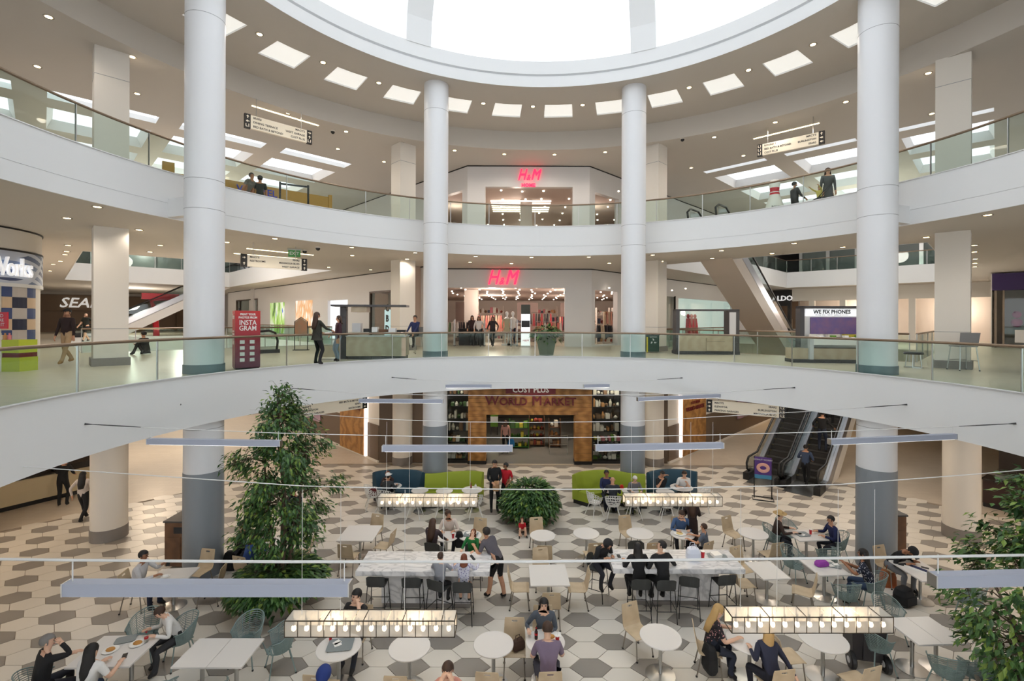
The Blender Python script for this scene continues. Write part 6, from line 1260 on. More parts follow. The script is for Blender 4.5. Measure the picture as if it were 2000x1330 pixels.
for k in range(9): free(blk(None, 'display_phone', [BLACK, WSH, STEEL, GOODS[0]][k % 4], .7 + k * .2, .82 + k * .2, .02, .2, .88, .9 + .05 * (k % 2)), t, '%s display phone, %s along the phone kiosk counter' % (('black', 'white', 'steel', 'green')[k % 4], ORD[k]), 'phone')
for k in range(3): free(blk(None, 'boxed_case', [GOODS[7], GOODS[3], GOODS[1]][k], .75 + k * .55, 1.15 + k * .55, .3, .5, .88, .98), t, '%s boxed case behind the phones on the phone kiosk' % ('white', 'cream', 'yellow')[k], 'box')
# stool, high chair, bin
p = PZ(1784, 718, Z2); t = thing('kiosk_stool', 'low chrome stool with black round seat beside the near right column', 'stool', (p.x, p.y, Z2)); G().lathe([(0, .42), (.24, .42), (.26, .45), (.24, .49), (0, .5)], 20).build('seat', BLACK, t, smooth=30)
for k in range(4): a = rad(45 + 90 * k); leg(t, CHROME, (.16 * cos(a), .16 * sin(a), .42), (.2 * cos(a), .2 * sin(a), .03), .014, False)
G().lathe([(.2, 0), (.24, 0), (.24, .03), (.2, .03), (.2, 0)], 24, cap=False).build('foot_ring', CHROME, t)
def high_chair(lab, p, rz, m):
    t = thing('high_chair', lab, 'chair', p, rz); blk(t, 'seat', m, -.24, .24, -.22, .22, .7, .73); g = G().hull2([(-.24, -.2, .74), (.24, -.2, .74), (.24, -.22, .74), (-.24, -.22, .74)], [(-.26, -.26, 1.12), (.26, -.26, 1.12), (.26, -.28, 1.12), (-.26, -.28, 1.12)]); g.build('backrest', m, t)
    for x in (-1, 1):
        for y in (-1, 1): leg(t, STEEL, (x * .21, y * .19, .7), (x * .26, y * .25, 0), .014)
    G().tube([(-.24, -.22, .3), (.24, -.22, .3)], .01).tube([(-.24, .22, .3), (.24, .22, .3)], .01).build('footrest', STEEL, t)
GRC = mat('grey_plastic_seat', (128, 128, 130), .5)
p = PZ(1881, 723, Z2); high_chair('grey high chair standing behind the railing at the right', (p.x, p.y, Z2), rad(-8), GRC); high_chair('grey high chair behind the far left round column', (-4.42, 20.35, Z2), rad(150), GRC)
p = PZ(1276, 689, Z2); t = thing('recycling_bin', 'dark green recycling bin with yellow edge behind the far right column', 'bin', (p.x, p.y, Z2)); blk(t, 'body', mat('dark_green_bin', (22, 62, 48), .5), -.26, .26, 0, .5, .05, .78); blk(t, 'lid', BLACK, -.28, .28, -.02, .52, .78, .84); blk(t, 'yellow_edge', mat('yellow_stripe', (214, 196, 60), .5), -.3, -.25, -.03, .02, .02, .7)
g = G()
for k in range(3): arrow(g, (.09 * cos(rad(90 + 120 * k)), .5 + .09 * sin(rad(90 + 120 * k))), .11, 210 + 120 * k)
for i, v in enumerate(g.v): g.v[i] = (v[0], v[1] + .05, v[2])
g.build('recycling_symbol', WHITE, t); text('RECYCLING', .06, WHITE, t, (0, -.006, .7), ext=.002)
# curved plaid shop front at the far left
cc = Vector((-18.0, 14.6)); R_ = 2.42; t = thing('plaid_shop', 'curved shop front with blue plaid band and white letters at the far left', 'shop front')
def plaid(name, sc):
    m = mat(name, (60, 78, 120), .5); nt = m.node_tree; P = nt.nodes['Principled BSDF']; tc = nt.nodes.new('ShaderNodeTexCoord'); ck = nt.nodes.new('ShaderNodeTexBrick'); ck.inputs['Color1'].default_value = lin((40, 50, 92)); ck.inputs['Color2'].default_value = lin((130, 150, 186)); ck.inputs['Mortar'].default_value = lin((196, 204, 220)); ck.inputs['Scale'].default_value = sc; ck.inputs['Mortar Size'].default_value = .06; ck.offset = 0
    mp = nt.nodes.new('ShaderNodeMapping'); mp.inputs['Rotation'].default_value = (rad(90), 0, rad(30)); nt.links.new(tc.outputs['Object'], mp.inputs[0]); nt.links.new(mp.outputs[0], ck.inputs['Vector']); nt.links.new(ck.outputs[0], P.inputs['Base Color']); return m
G().arc(R_ - .3, R_ - .02, Z2, Z3B, 0, 180, 40, c=cc).build('inner_wall', CREAM, t); G().arc(R_ - .3, R_ + .02, 8.85, Z3B - .005, 0, 180, 40, c=cc).build('upper_band', CREAM, t, smooth=30); G().arc(R_ - .2, R_ + .04, 7.86, 8.84, 0, 180, 40, c=cc).build('plaid_band', plaid('blue_plaid_band', 1.1), t, smooth=30)
G().arc(R_ + .0, R_ + .05, 8.84, 8.9, 0, 180, 40, c=cc).arc(R_ + .0, R_ + .05, Z3B - .05, Z3B - .005, 0, 180, 40, c=cc).build('black_line', BL, t); G().arc(R_ - .1, R_ + .05, 7.75, 7.86, 0, 180, 40, c=cc).build('cornice', WHITE, t)
LW = mat('white_lit_letter', (250, 250, 252), .4, emit=.4)
def pang(px):
    d_ = ray(px, 530); a_ = d_.x ** 2 + 1; b_ = -2 * (d_.x * cc.x + cc.y); c_ = cc.x ** 2 + cc.y ** 2 - (R_ + .1) ** 2; q_ = b_ * b_ - 4 * a_ * c_; t_ = (-b_ - sqrt(max(0, q_))) / (2 * a_); return math.degrees(atan2(d_.x * t_ - cc.x, t_ - cc.y))
for k, (ch, a) in enumerate(zip('Works', (pang(-4), pang(22), pang(36), pang(47), pang(59)))): text(ch, .82, LW, t, (cc.x + (R_ + .1) * sin(rad(a)), cc.y + (R_ + .1) * cos(rad(a)), 8.33), rz=rad(180 - a), ext=.04, bold=.004, sx=.62)
cols = [mat('plaid_%d' % k, c, .5) for k, c in enumerate([(60, 80, 130), (30, 38, 66), (196, 190, 186), (214, 190, 160)])]
for i in range(7):
    for k in range(3): a_, b_ = pang((77, 60, 30, 10)[k]), pang((77, 60, 30, 10)[k + 1]); G().arc(R_ - .1, R_ + .01, Z2 + .05 + i * .34, Z2 + .385 + i * .34, min(a_, b_), max(a_, b_), 3, c=cc).build('plaid_block', cols[(i % 2) + 2 * ((i + k) % 2)], t)
p = PZ(10, 726, Z2); t = thing('product_stand', 'small product stand with lime green boxes and a red sign at the far left', 'stand', (p.x, p.y, Z2)); blk(t, 'lower_box', mat('lime_box', (176, 190, 50), .5), -.1, .38, 0, .5, .0, .38); blk(t, 'dark_shelf', MAR, -.1, .36, .02, .5, .38, .5); blk(t, 'upper_box', mat('lime_box', (176, 190, 50), .5), -.1, .36, 0, .5, .5, .85); blk(t, 'display_table', CREAM, -.8, -.1, 0, .6, 0, .8)
for k in range(6): ob_ = G().cyl((-.7 + k * .12, .2), .04, .8, .98, 8).lathe([(.018, .98), (.02, 1.03), (.0, 1.03)], 8, (-.7 + k * .12, .2)).build('lotion_bottle', [GOODS[3], GOODS[5], GOODS[9]][k % 3]); free(ob_, t, '%s lotion bottle, %s on the product stand' % (('cream', 'tan', 'pink')[k % 3], ORD[k]), 'bottle')
blk(t, 'red_sign', REDT, -.6, -.05, .1, .13, 1.15, 1.6); text('READ\nMORE\nGET IT', .12, WHITE, t, (-.3, .09, 1.38), ext=.002)
# purple shop at the far right
C0 = sd(38, .2); t = thing('purple_shop', 'shop with a purple fascia and glass front at the far right', 'shop front', (C0[0], C0[1], Z2), rad(-45)); blk(t, 'fascia', mat('deep_purple_fascia', (58, 40, 92), .5), 0, 9, -.1, .2, 3.2, 4.15); blk(t, 'glazing', CLEARG, .5, 9, 0, .03, .1, 3.2); blk(t, 'back_wall', SHOPW, 0, 9, 3.5, 3.6, 0, 4.1); blk(t, 'side_wall', CREAM, -.05, 0, -.05, 3.5, 0, 4.15); blk(t, 'door_frame', BRONZE, .1, .2, -.05, .05, 0, 3.2); blk(t, 'door_frame', BRONZE, .42, .5, -.05, .05, 0, 3.2)
G().ball((1.0, 1.0, 1.4), .25, 12, 8).ball((1.0, 1.0, 1.85), .2, 12, 8).build('pink_balloons', mat('pink_balloon', (226, 84, 160), .4), t, smooth=True); blk(t, 'poster', WSH, .9, 1.9, -.03, 0, .3, 1.0); blk(t, 'display_unit', DARK, 2.2, 4.5, 1.5, 2.2, 0, 2.2)
# dark shoe shop and lit shops beyond the right side well
def sdbox(t, nm, m, s0, s1, d0, d1, z0, z1): return G().prism(rect_sd(s0, s1, d0, d1), z0, z1).build(nm, m, t)
t = thing('dark_shop', 'black shop front with white letters beyond the right side well', 'shop front'); sdbox(t, 'fascia', mat('black_fascia', (34, 30, 30), .5), 46, 46.4, 12.65, 15.2, 8.1, 9.5); sdbox(t, 'pier', mat('black_fascia', (34, 30, 30)), 46, 46.4, 14.7, 15.2, Z2, 8.1); sdbox(t, 'pier', mat('black_fascia', (34, 30, 30)), 46, 46.4, 12.65, 12.9, Z2, 8.1); sdbox(t, 'back_wall', mat('warm_store_dim', (128, 104, 84)), 48, 48.1, 12.6, 15.2, Z2, 9.5); text('ALDO', .6, LW, t, (*sd(45.95, 13.3), 8.75), rz=rad(-45), ext=.03, bold=.015)
for k in range(3): sdbox(t, 'shelf', WOODL, 47.2, 47.8, 13 + k * .7, 13.5 + k * .7, Z2, Z2 + 1.6)
t = thing('lit_shops', 'row of cream lit shop fronts beyond the right side well', 'shop front'); sdbox(t, 'back_wall', SHOPW, 48.5, 48.6, -2.5, 12.6, Z2, 9.5); sdbox(t, 'fascia', CREAM, 46.2, 46.5, -2.5, 12.6, 8.5, 9.56)
for k in range(7): sdbox(t, 'pier', CREAM, 46.2, 46.6, -2.3 + k * 2.2, -1.9 + k * 2.2, Z2, 8.5)
for k in range(12): q = sd(47.2, -2 + k * 1.2); G().cyl(q, .07, 9.3, 9.36, 8).build('spot_lamp', SHOPL, t)
lamp('POINT', 'shop_lamp', (*sd(47.4, 8), 7.6), 110, (1, .85, .7), .3); lamp('POINT', 'shop_lamp', (*sd(47.4, 2), 7.6), 110, (1, .85, .7), .3)
for s_, d_, w in ((6.5, 36, 420), (6, 56, 420), (35, 5, 340), (55, 4, 340)): q = sd(s_, d_); lamp('POINT', 'corridor_fill', (q[0], q[1], 8.2), w, (1, .9, .78), .6)  # unseen fill lights without fixtures, added to brighten the corridors on all levels
for s_, d_, w in ((6, 33, 260), (35, 6, 260), (6, 50, 200)): q = sd(s_, d_); lamp('POINT', 'corridor_fill', (q[0], q[1], 12.5), w, (1, .92, .84), .6)
for s_, d_, w in ((4, 30, 300), (8, 40, 300), (28, 13.5, 260), (34, 9, 200), (20, -4, 140), (-3, 21, 140)): q = sd(s_, d_); lamp('POINT', 'corridor_fill', (q[0], q[1], 3.8), w, (1, .78, .56), .5)
t = thing('red_structure', 'tall red sculptural portal far in the left corridor', 'portal', (*sd(8.0, 49.2), Z2), rad(45)); G().tube([(-1.2, 0, 0), (-1.3, 0, 2.2), (-1.6, 0, 3.0), (0, 0, 3.2)], .22, 8).build('frame', REDT, t); blk(t, 'beam', REDT, -2.2, .3, -.2, .2, 3.0, 3.5)
# clothes and mannequins in the second level shop
rr = random.Random(12); PAL = [(206, 150, 130), (70, 66, 70), (226, 214, 204), (160, 60, 66), (120, 140, 96), (196, 176, 150), (44, 42, 46), (214, 120, 110)]
PNAME = ('peach', 'charcoal', 'cream', 'dark red', 'sage green', 'beige', 'black', 'coral')
def rack(lab, x, y, z, n, pal, w=1.3, h=1.35):
    t = thing('clothes_rack', lab, 'clothes rack', (x, y, z)); G().tube([(-w / 2, 0, 0), (-w / 2, 0, h), (w / 2, 0, h), (w / 2, 0, 0)], .018, 6).build('frame', STEEL, t)
    for k in range(n):
        u = -w / 2 + .1 + (w - .2) * k / (n - 1); L = rr.uniform(.6, .95); a = rr.uniform(.18, .24); b = rr.uniform(-.02, .02); zt = h - .06
        gg_ = G().hull2([(u - .035 + b, -a * .5, zt), (u + .035 + b, -a * .5, zt), (u + .035 + b, a * .5, zt), (u - .035 + b, a * .5, zt)], [(u - .075 + b, -a, zt - L), (u + .075 + b, -a, zt - L), (u + .075 + b, a, zt - L), (u - .075 + b, a, zt - L)])
        ci = rr.choice(pal); free(gg_.build('hanging_garment', cloth(PAL[ci])), t, '%s garment, %s along the %s' % (PNAME[ci], ORD[k], ' '.join(lab.split()[:9])), 'garment', 'garments on the ' + ' '.join(lab.split()[:9]))
rack('rack of pale green tops at the left of the second level shop', -3.95, 27.2, Z2, 8, (4, 2, 5), 1.1); rack('rack of coral and peach clothes behind the mannequins', -1.7, 28.6, Z2, 10, (0, 7, 5), 1.5, 1.75); rack('rack of dark jackets behind the white totem', 1.3, 30.2, Z2, 9, (6, 1, 3), 1.6, 1.9); rack('rack of pink and cream clothes behind the potted plant', 1.75, 27.6, Z2, 10, (0, 2, 7), 1.5); rack('rack of dark coats left of the women in the shop', -2.95, 28.0, Z2, 8, (6, 1), 1.3)
rack('rack of pale coats in the right side window of the second level shop', 5.6, 28.6, Z2, 8, (2, 5, 0), 1.1, 2.0); rack('rack of dark clothes low in the right side window of the second level shop', 5.0, 28.0, Z2, 8, (6, 1, 5), 1.0, 1.2); rack('rack of white coats in the left window of the third level shop', -4.2, 27.8, Z3, 7, (2,), 1.0, 1.7); rack('rack of pale coats in the right window of the third level shop', 5.7, 28.4, Z3, 8, (2, 6, 5), 1.2, 1.7)
for px, lab, c in ((990, 'white mannequin in a floral dress on the second level', (196, 190, 160)), (1001.5, 'white mannequin in a white top and jeans on the second level', (232, 230, 226))):
    p = PY(px, 660, 26.9); t = thing('mannequin', lab, 'mannequin', (p.x, p.y, Z2)); blk(t, 'base', WSH, -.3, .3, -.3, .3, 0, .1); G().lathe([(.05, .9), (.15, 1.0), (.13, 1.25), (.18, 1.45), (.14, 1.55), (.05, 1.6), (.045, 1.66), (.085, 1.74), (.09, 1.82), (.05, 1.9), (0, 1.91)], 14).build('body', WSH, t, smooth=40)
    g = G().lathe([(.26, .7), (.16, 1.02), (.15, 1.3), (.2, 1.5)], 14, cap=False) if px < 995 else G().lathe([(.18, 1.0), (.16, 1.2), (.2, 1.5)], 14, cap=False); g.build('garment', cloth(c), t, smooth=True)
    for s_ in (-1, 1): G().tube([(s_ * .2, 0, 1.48), (s_ * .25, .02, 1.2), (s_ * .22, .1, .98)], .04, 8).build('arm', cloth(c), t, smooth=True); G().tube([(s_ * .09, 0, .98), (s_ * .09, 0, .55), (s_ * .09, 0, .1)], [.085, .06, .045], 8).build('leg', WSH if px < 995 else cloth(NAVY), t, smooth=True)
p = PY(1026.5, 660, Y2H - .6); t = thing('store_totem', 'white lit totem with dark panels in the second level shop entrance', 'sign', (p.x, p.y, Z2)); blk(t, 'body', mat('white_lit_totem', (246, 248, 252), .4, emit=.55), -.24, .24, 0, .3, .08, 1.75); blk(t, 'dark_top', mat('totem_dark', (64, 66, 60), .5), -.24, .24, 0, .3, 1.75, 2.25); blk(t, 'dark_label', BLACK, -.22, .22, -.01, 0, 1.05, 1.4); blk(t, 'base', SILV, -.26, .26, -.02, .32, 0, .08); text('H&M', .16, REDT, t, (0, -.01, .35), ext=.003, shear=.3)
g = G(); 
for px, w_ in ((946, 'left of the woman in black'), (998, 'between the mannequins'), (1010, 'beside the white totem'), (887, 'at the far left')): p = PY(px, 660, Y2H + .15); t = thing('security_gate', 'slim grey security gate %s in the second level shop entrance' % w_, 'gate', (p.x, p.y, Z2)); blk(t, 'panel', SILV, -.03, .03, 0, .35, .03, 1.45); blk(t, 'base', DARK, -.05, .05, -.02, .37, 0, .03)
tag(G().box(-.7, .7, -.35, .35, .0, .9).box(-.75, .75, -.4, .4, .9, .95).build('display_table', cloth((40, 38, 42)), loc=(-2.6, 26.9, Z2)), 'dark draped display table at the second level shop entrance', 'table')
# third level: gold hoarding, belt barrier, bowling pin, stroller
GOLD = mat('gold_hoarding', (170, 132, 62), .5); A, B = PZ(440, 350, 12.6), PZ(648, 386, 12.6); d = B - A; t = thing('hoarding', 'long gold construction hoarding with blue letters on the third level', 'hoarding', (A.x, A.y, Z3), atan2(d.y, d.x)); blk(t, 'board', GOLD, -.5, d.length, 0, .08, 0, 1.8); text('WETZEL', .42, mat('blue_letter', (52, 64, 180), .5), t, (1.2, -.02, 1.5), ext=.01, bold=.004); blk(t, 'post', GOLD, d.length - .15, d.length, -.05, .1, 0, 1.9)
A = PZ(324, 318, 12.2); t = thing('gold_sign_box', 'small gold boxed sign left of the near left column on the third level', 'sign', (A.x, A.y, Z3), rad(40)); blk(t, 'body', GOLD, -.1, .25, 0, .2, 0, 1.45); blk(t, 'arm', GOLD, .25, 1.2, 0, .2, .8, 1.1)
t = thing('belt_barrier', 'black belt barrier with two posts at the third level railing', 'barrier'); q0, q1 = PZ(547, 355, Z3 + 1.02), PZ(602, 362, Z3 + 1.02)
for q in (q0, q1): G().cyl((q.x, q.y), .035, Z3, Z3 + 1.02, 10).lathe([(0, Z3), (.17, Z3), (.17, Z3 + .02), (.04, Z3 + .05)], 16, (q.x, q.y)).build('post', BLACK, t)
G().hull2([(q0.x, q0.y, Z3 + .92), (q0.x, q0.y, Z3 + .99), (q0.x + .01, q0.y + .01, Z3 + .99), (q0.x + .01, q0.y + .01, Z3 + .92)], [(q1.x, q1.y, Z3 + .92), (q1.x, q1.y, Z3 + .99), (q1.x + .01, q1.y + .01, Z3 + .99), (q1.x + .01, q1.y + .01, Z3 + .92)]).build('belt', BLACK, t)
q = PZ(1513, 350, Z3 + 1.85); hp = 1.85; t = thing('bowling_pin', 'giant white bowling pin with a red crown on the third level', 'statue', (q.x, q.y, Z3)); k = hp / 1.5
G().lathe([(0, 0), (.2 * k, 0), (.3 * k, .35 * k), (.29 * k, .55 * k), (.16 * k, .95 * k), (.13 * k, 1.12 * k), (.17 * k, 1.32 * k), (.13 * k, 1.46 * k), (0, 1.5 * k)], 24).build('body', WSH, t, smooth=40); G().lathe([(.158 * k, .97 * k), (.14 * k, 1.06 * k), (.14 * k, 1.12 * k), (.15 * k, 1.2 * k)], 24, cap=False).build('red_crown', REDT, t, smooth=True); text('BOWLING\nARCADE', .11 * k, BLACK, t, (0, -.3 * k, .45 * k), ext=.003)
q = PZ(1600, 364, Z3 + .95); t = thing('stroller', 'dark folding stroller with a child on the third level', 'stroller', (q.x, q.y, Z3), rad(60)); G().tube([(-.25, -.4, 1.0), (-.25, .3, .2), (-.25, .45, .1)], .015).tube([(.25, -.4, 1.0), (.25, .3, .2), (.25, .45, .1)], .015).tube([(-.25, -.4, 1.0), (.25, -.4, 1.0)], .018).build('frame', BLACK, t); G().hull2([(-.24, -.2, .3), (.24, -.2, .3), (.24, .2, .35), (-.24, .2, .35)], [(-.24, -.25, .36), (.24, -.25, .36), (.24, .2, .41), (-.24, .2, .41)]).build('seat', CHAR_M if 'CHAR_M' in globals() else cloth(CHAR), t)
for x in (-.25, .25):
    for y in (-.3, .42): G().ball((x, y, .09), (.02, .09, .09), 12, 8).build('wheel', BLACK, t)
# back of the clothing shop: shelves and partitions
for k, (x, y, w, h, lab) in enumerate(((-2.2, 33.5, 2.2, 2.4, 'wall shelf of folded clothes at the left back of the second level shop'), (1.6, 34.5, 2.4, 2.4, 'wall shelf of folded clothes in the middle back of the second level shop'), (5.2, 33.0, 2.2, 2.3, 'wall shelf of folded clothes at the right back of the second level shop'), (-.3, 31.2, 1.2, 1.5, 'low shelf of shoes behind the white totem'), (5.3, 29.3, 1.0, 2.2, 'shelf behind the right side window of the second level shop'))): shelf_unit(lab, x, y, w, h, 4, 40 + k, cols=(3, 5, 7, 9, 2, 6, 8), z=Z2 + .01, frame=SHOPW, nm='clothes_shelf')
for x, y, w, lab in ((.6, 32.2, 1.4, 'pale partition in the middle of the second level shop'), (3.3, 32.6, .9, 'taupe partition at the right of the second level shop'), (-3.6, 31.8, 1.2, 'taupe partition at the left of the second level shop')): tag(G().box(-w / 2, w / 2, 0, .4, 0, 2.6).build('partition', mat('taupe_partition', (170, 146, 138), .6), loc=(x, y, Z2 + .01)), lab, 'partition')
rack('rack of dark and rust clothes deep in the second level shop', 3.2, 30.5, Z2 + .01, 12, (6, 3, 0), 1.6, 1.7); rack('rack of white and pink tops left of the mannequins', -.9, 29.9, Z2 + .01, 10, (2, 0, 7), 1.2, 1.5)
# ================================================================ small things of the dining court
PAPER = mat('white_paper', (240, 238, 234), .6); TRAYM = mat('grey_tray', (132, 140, 142), .5); COLA = mat('dark_cola', (52, 22, 22), .2); REDC = mat('red_cup', (190, 30, 40), .4); FOOD = mat('golden_food', (196, 140, 70), .7); KRAFT = mat('brown_kraft_paper', (178, 136, 96), .7)
TZ = .745
def rrect(w, d, r=.05, n=4): return [(sx_ * (w / 2 - r) + r * cos(a), sy * (d / 2 - r) + r * sin(a)) for sx_, sy, a0 in ((1, 1, 0), (-1, 1, 90), (-1, -1, 180), (1, -1, 270)) for a in [rad(a0 + 90 * i / n) for i in range(n + 1)]]
def tray(lab, x, y, z, rz=0, w=.42, d=.32, items=2, seed=0):
    t = thing('food_tray', lab, 'tray', (x, y, z), rz); G().hull2([(a * .94, b * .94, 0) for a, b in rrect(w, d)], [(a, b, .02) for a, b in rrect(w, d)]).build('tray_body', TRAYM, t); r = random.Random(seed)
    for k in range(items): u, v = r.uniform(-.1, .1), r.uniform(-.08, .08); G().rbox((u, v, .026), (.13, .1, .008), r.uniform(0, 1)).build('napkin', PAPER, t)
def cup(lab, x, y, z, m=None, h=.13, r=.037): 
    t = thing('drink_cup', lab, 'cup', (x, y, z)); G().lathe([(r * .75, 0), (r, h), (r * .9, h), (r * .68, .01)], 14).build('cup_body', m or REDC, t, smooth=30); G().cyl((0, 0), r * 1.03, h, h + .012, 14).build('lid', PAPER, t); G().tube([(0, 0, h), (.01, 0, h + .07)], .004, 5).build('straw', PAPER, t)
def bottle(lab, x, y, z, m, h=.22):
    t = thing('drink_bottle', lab, 'bottle', (x, y, z)); G().lathe([(.03, 0), (.033, .02), (.033, h * .35), (.028, h * .5), (.033, h * .62), (.013, h * .85), (.013, h)], 14).build('bottle_body', m, t, smooth=30); G().cyl((0, 0), .016, h * .93, h, 10).build('cap', REDC, t); G().cyl((0, 0), .034, h * .36, h * .52, 14).build('paper_label', REDC, t)
def plate_food(lab, x, y, z, r=.12, m=None):
    t = thing('food_plate', lab, 'plate', (x, y, z)); G().lathe([(0, 0), (r * .6, 0), (r, .015), (r * .95, .018), (0, .008)], 20).build('plate_body', PAPER, t, smooth=30); G().ball((0, 0, .02), (r * .6, r * .5, .03), 10, 6).build('food', m or FOOD, t, smooth=True)
def box_food(lab, x, y, z, rz=0): t = thing('foam_box', lab, 'box', (x, y, z), rz); G().box(-.1, .1, -.1, .1, 0, .05).build('box_body', PAPER, t); G().box(-.105, .105, -.105, .105, .05, .07).build('lid', PAPER, t)
def phone(lab, x, y, z, rz=0, rx=0): o = G().rbox((0, 0, 0), (.075, .15, .009)).build('phone', BLACK); o.location = (x, y, z); o.rotation_euler = (rx, 0, rz); tag(o, lab, 'phone')
def bag(lab, x, y, z, w, d, h, m, rz=0, straps=True, nm='shoulder_bag', cat='bag'):
    t = thing(nm, lab, cat, (x, y, z), rz); g = G(); k = 6
    A = [(a, b) for a, b in rrect(w, d, min(w, d) * .35)]; lv = [(0, .8), (h * .15, 1), (h * .6, .97), (h * .9, .75), (h, .45)]
    for (z0, s0), (z1, s1) in zip(lv[:-1], lv[1:]): g.hull2([(a * s0, b * s0, z0) for a, b in A], [(a * s1, b * s1, z1) for a, b in A])
    g.build('bag_body', m, t, smooth=50)
    if straps:
        for s_ in (-1, 1): G().tube([(-w * .2, s_ * d * .2, h * .9), (-w * .15, s_ * d * .25, h * 1.25), (w * .15, s_ * d * .25, h * 1.25), (w * .2, s_ * d * .2, h * .9)], .008, 5).build('strap', m, t)
    if nm == 'backpack': G().rbox((0, -d * .5, h * .35), (w * .7, .06, h * .45)).build('front_pocket', m, t)
TX = lambda k: TAB[k]
x, y, *_ = TX('R9'); tray('grey tray with paper on the round table in the left foreground', x + .02, y + .02, TZ, rad(8), .46, .36, 2, 1); cup('small red drink at the table with a grey tray', x - .22, y + .16, TZ, REDC, .08, .03)
x, y, *_ = TX('R8'); bottle('cola bottle on the table of the foreground couple', x - .17, y + .06, TZ, COLA); cup('red cup on the table of the foreground couple', x + .22, y - .08, TZ, REDC, .15, .04); plate_food('plate of food between the foreground couple', x + .12, y + .1, TZ, .12); o = G().rbox((0, 0, .0), (.22, .15, .006)).build('paper_sheet', PAPER, loc=(x + .2, y + .18, TZ + .004)); tag(o, 'white paper sheet on the table of the foreground couple', 'paper')
q = T('R8', 290, .62); bag('brown leather bag on the chair beside the foreground couple', q[0] + .08, q[1] - .02, .46, .26, .14, .2, cloth((74, 52, 40)), rad(30))
x, y, *_ = TX('R5'); tray('tray with wrapped food on the table behind the left counter', x + .02, y + .02, TZ, rad(-10), .4, .3, 3, 2); x, y, *_ = TX('R5b'); bag('black backpack beside the table of the pink scarf', x + .36, y - .02, .46, .24, .18, .42, cloth(BLK), 0, False, 'backpack', 'backpack'); cup('red drink on the table of the pink scarf', x + .2, y - .12, TZ)
x, y, *_ = TX('F3'); bottle('brown bottle on the round table before the left green sofa', x - .05, y + .1, TZ, cloth((120, 80, 40))); cup('white cup on the round table before the left green sofa', x + .12, y + .05, TZ, PAPER); x, y, *_ = TX('F0'); tray('tray of food before the left blue sofa', x, y, TZ, 0, .36, .28, 2, 3); x, y, *_ = TX('F5'); plate_food('plate before the white haired woman', x, y, TZ, .1); bag('red gift bag before the white haired woman', x - .28, y + .12, TZ, .14, .1, .16, cloth((206, 40, 30)), 0, False); x, y, *_ = TX('F7'); tray('tray before the man in a white shirt', x - .05, y + .05, TZ, 0, .36, .28, 3, 4)
p = T('F0', 250, .75); bag('dark red bag on the white shell chair left of the blue sofa', p[0], p[1], .46, .3, .14, .26, cloth((92, 28, 30)), rad(20), False)
x, y, *_ = TX('R13'); plate_food('bread on the table of the denim shirt', x - .08, y, TZ, .16, mat('bread', (224, 200, 140), .8))
x, y, *_ = TX('S5')[:3]; rz_ = TX('S5')[4]
for k, (a, b, f, l) in enumerate(((.25, .18, plate_food, 'plate of pasta before the child at the family table'), (-.1, 0, plate_food, 'plate of fries before the long haired woman'))): f(l, x + a, y + b, TZ, .13)
tray('dark tray at the far end of the family table', x - .05, y + .28, TZ, .4, .34, .22, 0, 5); phone('phone lying on the family table', x + .28, y - .15, TZ + .006, .5); bottle('water bottle on the family table', x + .38, y + .22, TZ, CLEARG, .2)
x, y, *_ = TX('S4'); phone('phone in the hand of the man beside the near left column', x - .16, y + .04, 1.0, .3, rad(50)); plate_food('napkin and food before the man with a phone', x - .12, y - .1, TZ, .1, PAPER)
x, y, *_ = TX('S7'); bag('purple handbag on the right table', x - .03, y + .05, TZ, .34, .18, .13, cloth((150, 62, 166)), rad(10), False); tray('tray before the woman in polka dots', x + .25, y + .05, TZ, rad(-30), .36, .26, 2, 6)
x, y, *_ = TX('S8'); G2_ = thing('keyboard', 'white keyboard on the table of the man in a black cap', 'keyboard', (x - .05, y + .02, TZ), rad(-60)); G().box(-.24, .24, -.09, .09, 0, .035).build('case', PAPER, G2_); G().box(-.22, .22, -.05, .07, .035, .042).build('keys', cloth((40, 48, 90)), G2_); phone('glasses case on the table of the man in a black cap', x + .2, y + .1, TZ + .006, .9)
x, y, *_ = TX('S10'); tray('tray of food before the straw hat', x - .1, y + .02, TZ, rad(10), .38, .28, 3, 7); cup('red cup before the navy jacket', x + .15, y + .05, TZ)
bag('white plastic shopping bag on the right counter', 4.2, 11.45, 1.075, .34, .24, .3, mat('thin_white_plastic', (214, 220, 236), .35), 0, True, 'shopping_bag'); cup('red cup on the right counter', 4.45, 11.5, 1.075, REDC, .17, .045); tray('grey tray with a foam box on the right counter', 4.83, 11.55, 1.075, rad(-8), .46, .32, 0, 8); box_food('white foam box on the tray on the right counter', 4.8, 11.57, 1.1, rad(10)); bag('black handbag on the right counter beside the man in black', 3.55, 11.45, 1.075, .3, .18, .12, cloth(BLK), 0, False); phone('phone of the hooded person on the right counter', 2.45, 11.6, 1.081); phone('phone held by the man leaning on the left counter', -1.06, 11.25, 1.2, 1., rad(35))
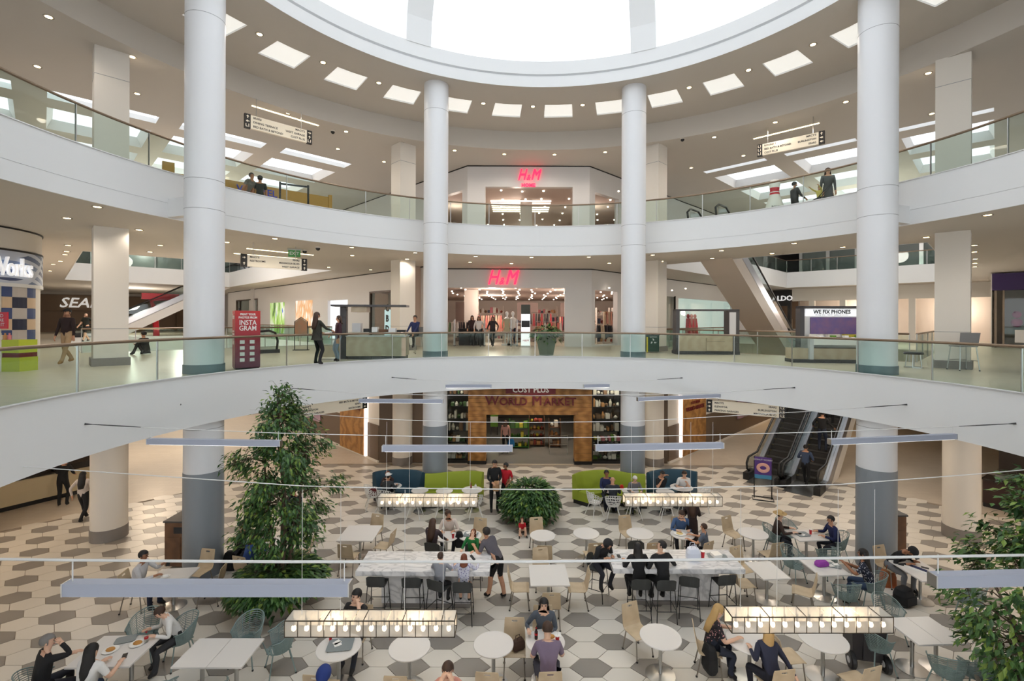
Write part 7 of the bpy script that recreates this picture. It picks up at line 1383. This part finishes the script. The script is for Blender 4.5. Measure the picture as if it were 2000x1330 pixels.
# bags on the floor, wheeled bin
p = Fp(1765, 1180); bag('black backpack on the floor beside the right table', p[0], p[1], 0, .46, .32, .42, cloth((26, 26, 28)), rad(20), False, 'backpack', 'backpack'); p = Fp(1734, 1145); bag('green and orange shopping tote beside the near right column', p[0], p[1], 0, .36, .22, .45, mat('green_orange_tote', (24, 84, 52), .6, noise=1., nscale=3, rgb2=(226, 96, 40)), rad(-8), True, 'tote_bag')
p = Fp(450, 1112); bag('black bag hanging low beside the near left column', p[0], p[1], 0, .36, .22, .5, cloth(BLK), 0, False, 'backpack', 'backpack')
p = Fp(1700, 1308); t = thing('wheeled_bin', 'large black wheeled bin beside the near right chandelier', 'bin', (p[0], p[1] + .2, 0), rad(-12)); BINM = mat('black_bin_plastic', (40, 36, 38), .5)
G().hull2([(-.26, -.2, .16), (.26, -.2, .16), (.26, .2, .16), (-.26, .2, .16)], [(-.3, -.25, .8), (.3, -.25, .8), (.3, .25, .8), (-.3, .25, .8)]).build('bin_body', BINM, t); G().box(-.32, .32, -.27, .27, .8, .85).build('lid', BINM, t); G().box(-.1, .1, -.24, -.2, .2, .78).build('rib', BINM, t)
for x in (-.3, .3): w = G().lathe([(.06, -.045), (.14, -.05), (.165, -.03), (.165, .03), (.14, .05), (.06, .045)], 20).build('wheel', BLACK, t, smooth=40); w.rotation_euler = (0, rad(90), 0); w.location = (x, -.22, .165); h_ = G().cyl((0, 0), .06, -.055, .055, 12).build('hub', SILV, w)
# donut poster stand before the escalator
p = Fp(1490, 975); t = thing('poster_stand', 'purple donut poster in a black stand before the escalators', 'sign', (p[0], p[1], 0), rad(-22)); G().tube([(-.3, 0, .03), (-.3, 0, 1.62), (.3, 0, 1.62), (.3, 0, .03)], .022, 6).build('frame', BLACK, t); G().tube([(-.36, -.2, .02), (.36, -.2, .02), (.36, .2, .02), (-.36, .2, .02)], .02, 6, closed=True).build('base', BLACK, t)
b = G().box(-.29, .29, -.015, .015, .78, 1.6).build('poster', mat('purple_poster', (92, 56, 140), .4, noise=.6, nscale=5, rgb2=(60, 34, 100)), t); d_ = G(); k = 24
d_.tube([(.17 * cos(2 * pi * i / k), -.03, 1.2 + .13 * sin(2 * pi * i / k)) for i in range(k)], .06, 8, closed=True); d_.v = [(x, -.03 + (y + .03) * .3, z) for x, y, z in d_.v]; d_.build('donut_print', mat('donut', (206, 160, 112), .6, noise=.8, nscale=8, rgb2=(226, 170, 200)), b); G().box(-.29, .29, -.018, .0, .78, .93).build('blue_footer', mat('teal_print', (60, 130, 170), .5), b); text('DONUT WORRY', .085, WHITE, b, (0, -.022, 1.5), ext=.002)
bag('brown paper bag held by the man in black', *(Vector(Fp(965, 998)) + Vector((.08, -.28, .82))), .24, .14, .34, KRAFT, 0, False, 'paper_bag')
bag('blue shopping bag of the shopper in the market doorway', *(Vector(Fp(987, 886)) + Vector((.3, 0, .35))), .34, .14, .4, cloth((30, 110, 170)), 0, True, 'shopping_bag')
q = T('R11', 285, .72); bag('black jacket hanging on the chair of the floral top', q[0] - .05, q[1] - .16, .14, .2, .34, .5, cloth(BLK), .2, False, 'draped_jacket', 'jacket')
for lab, px, py in (('small dark bag held low by the blonde woman in navy', 1512, 1297),): p = PZ(px, py, .22); bag(lab, p[0], p[1], .16, .14, .08, .12, cloth((70, 50, 40)), 0, False)
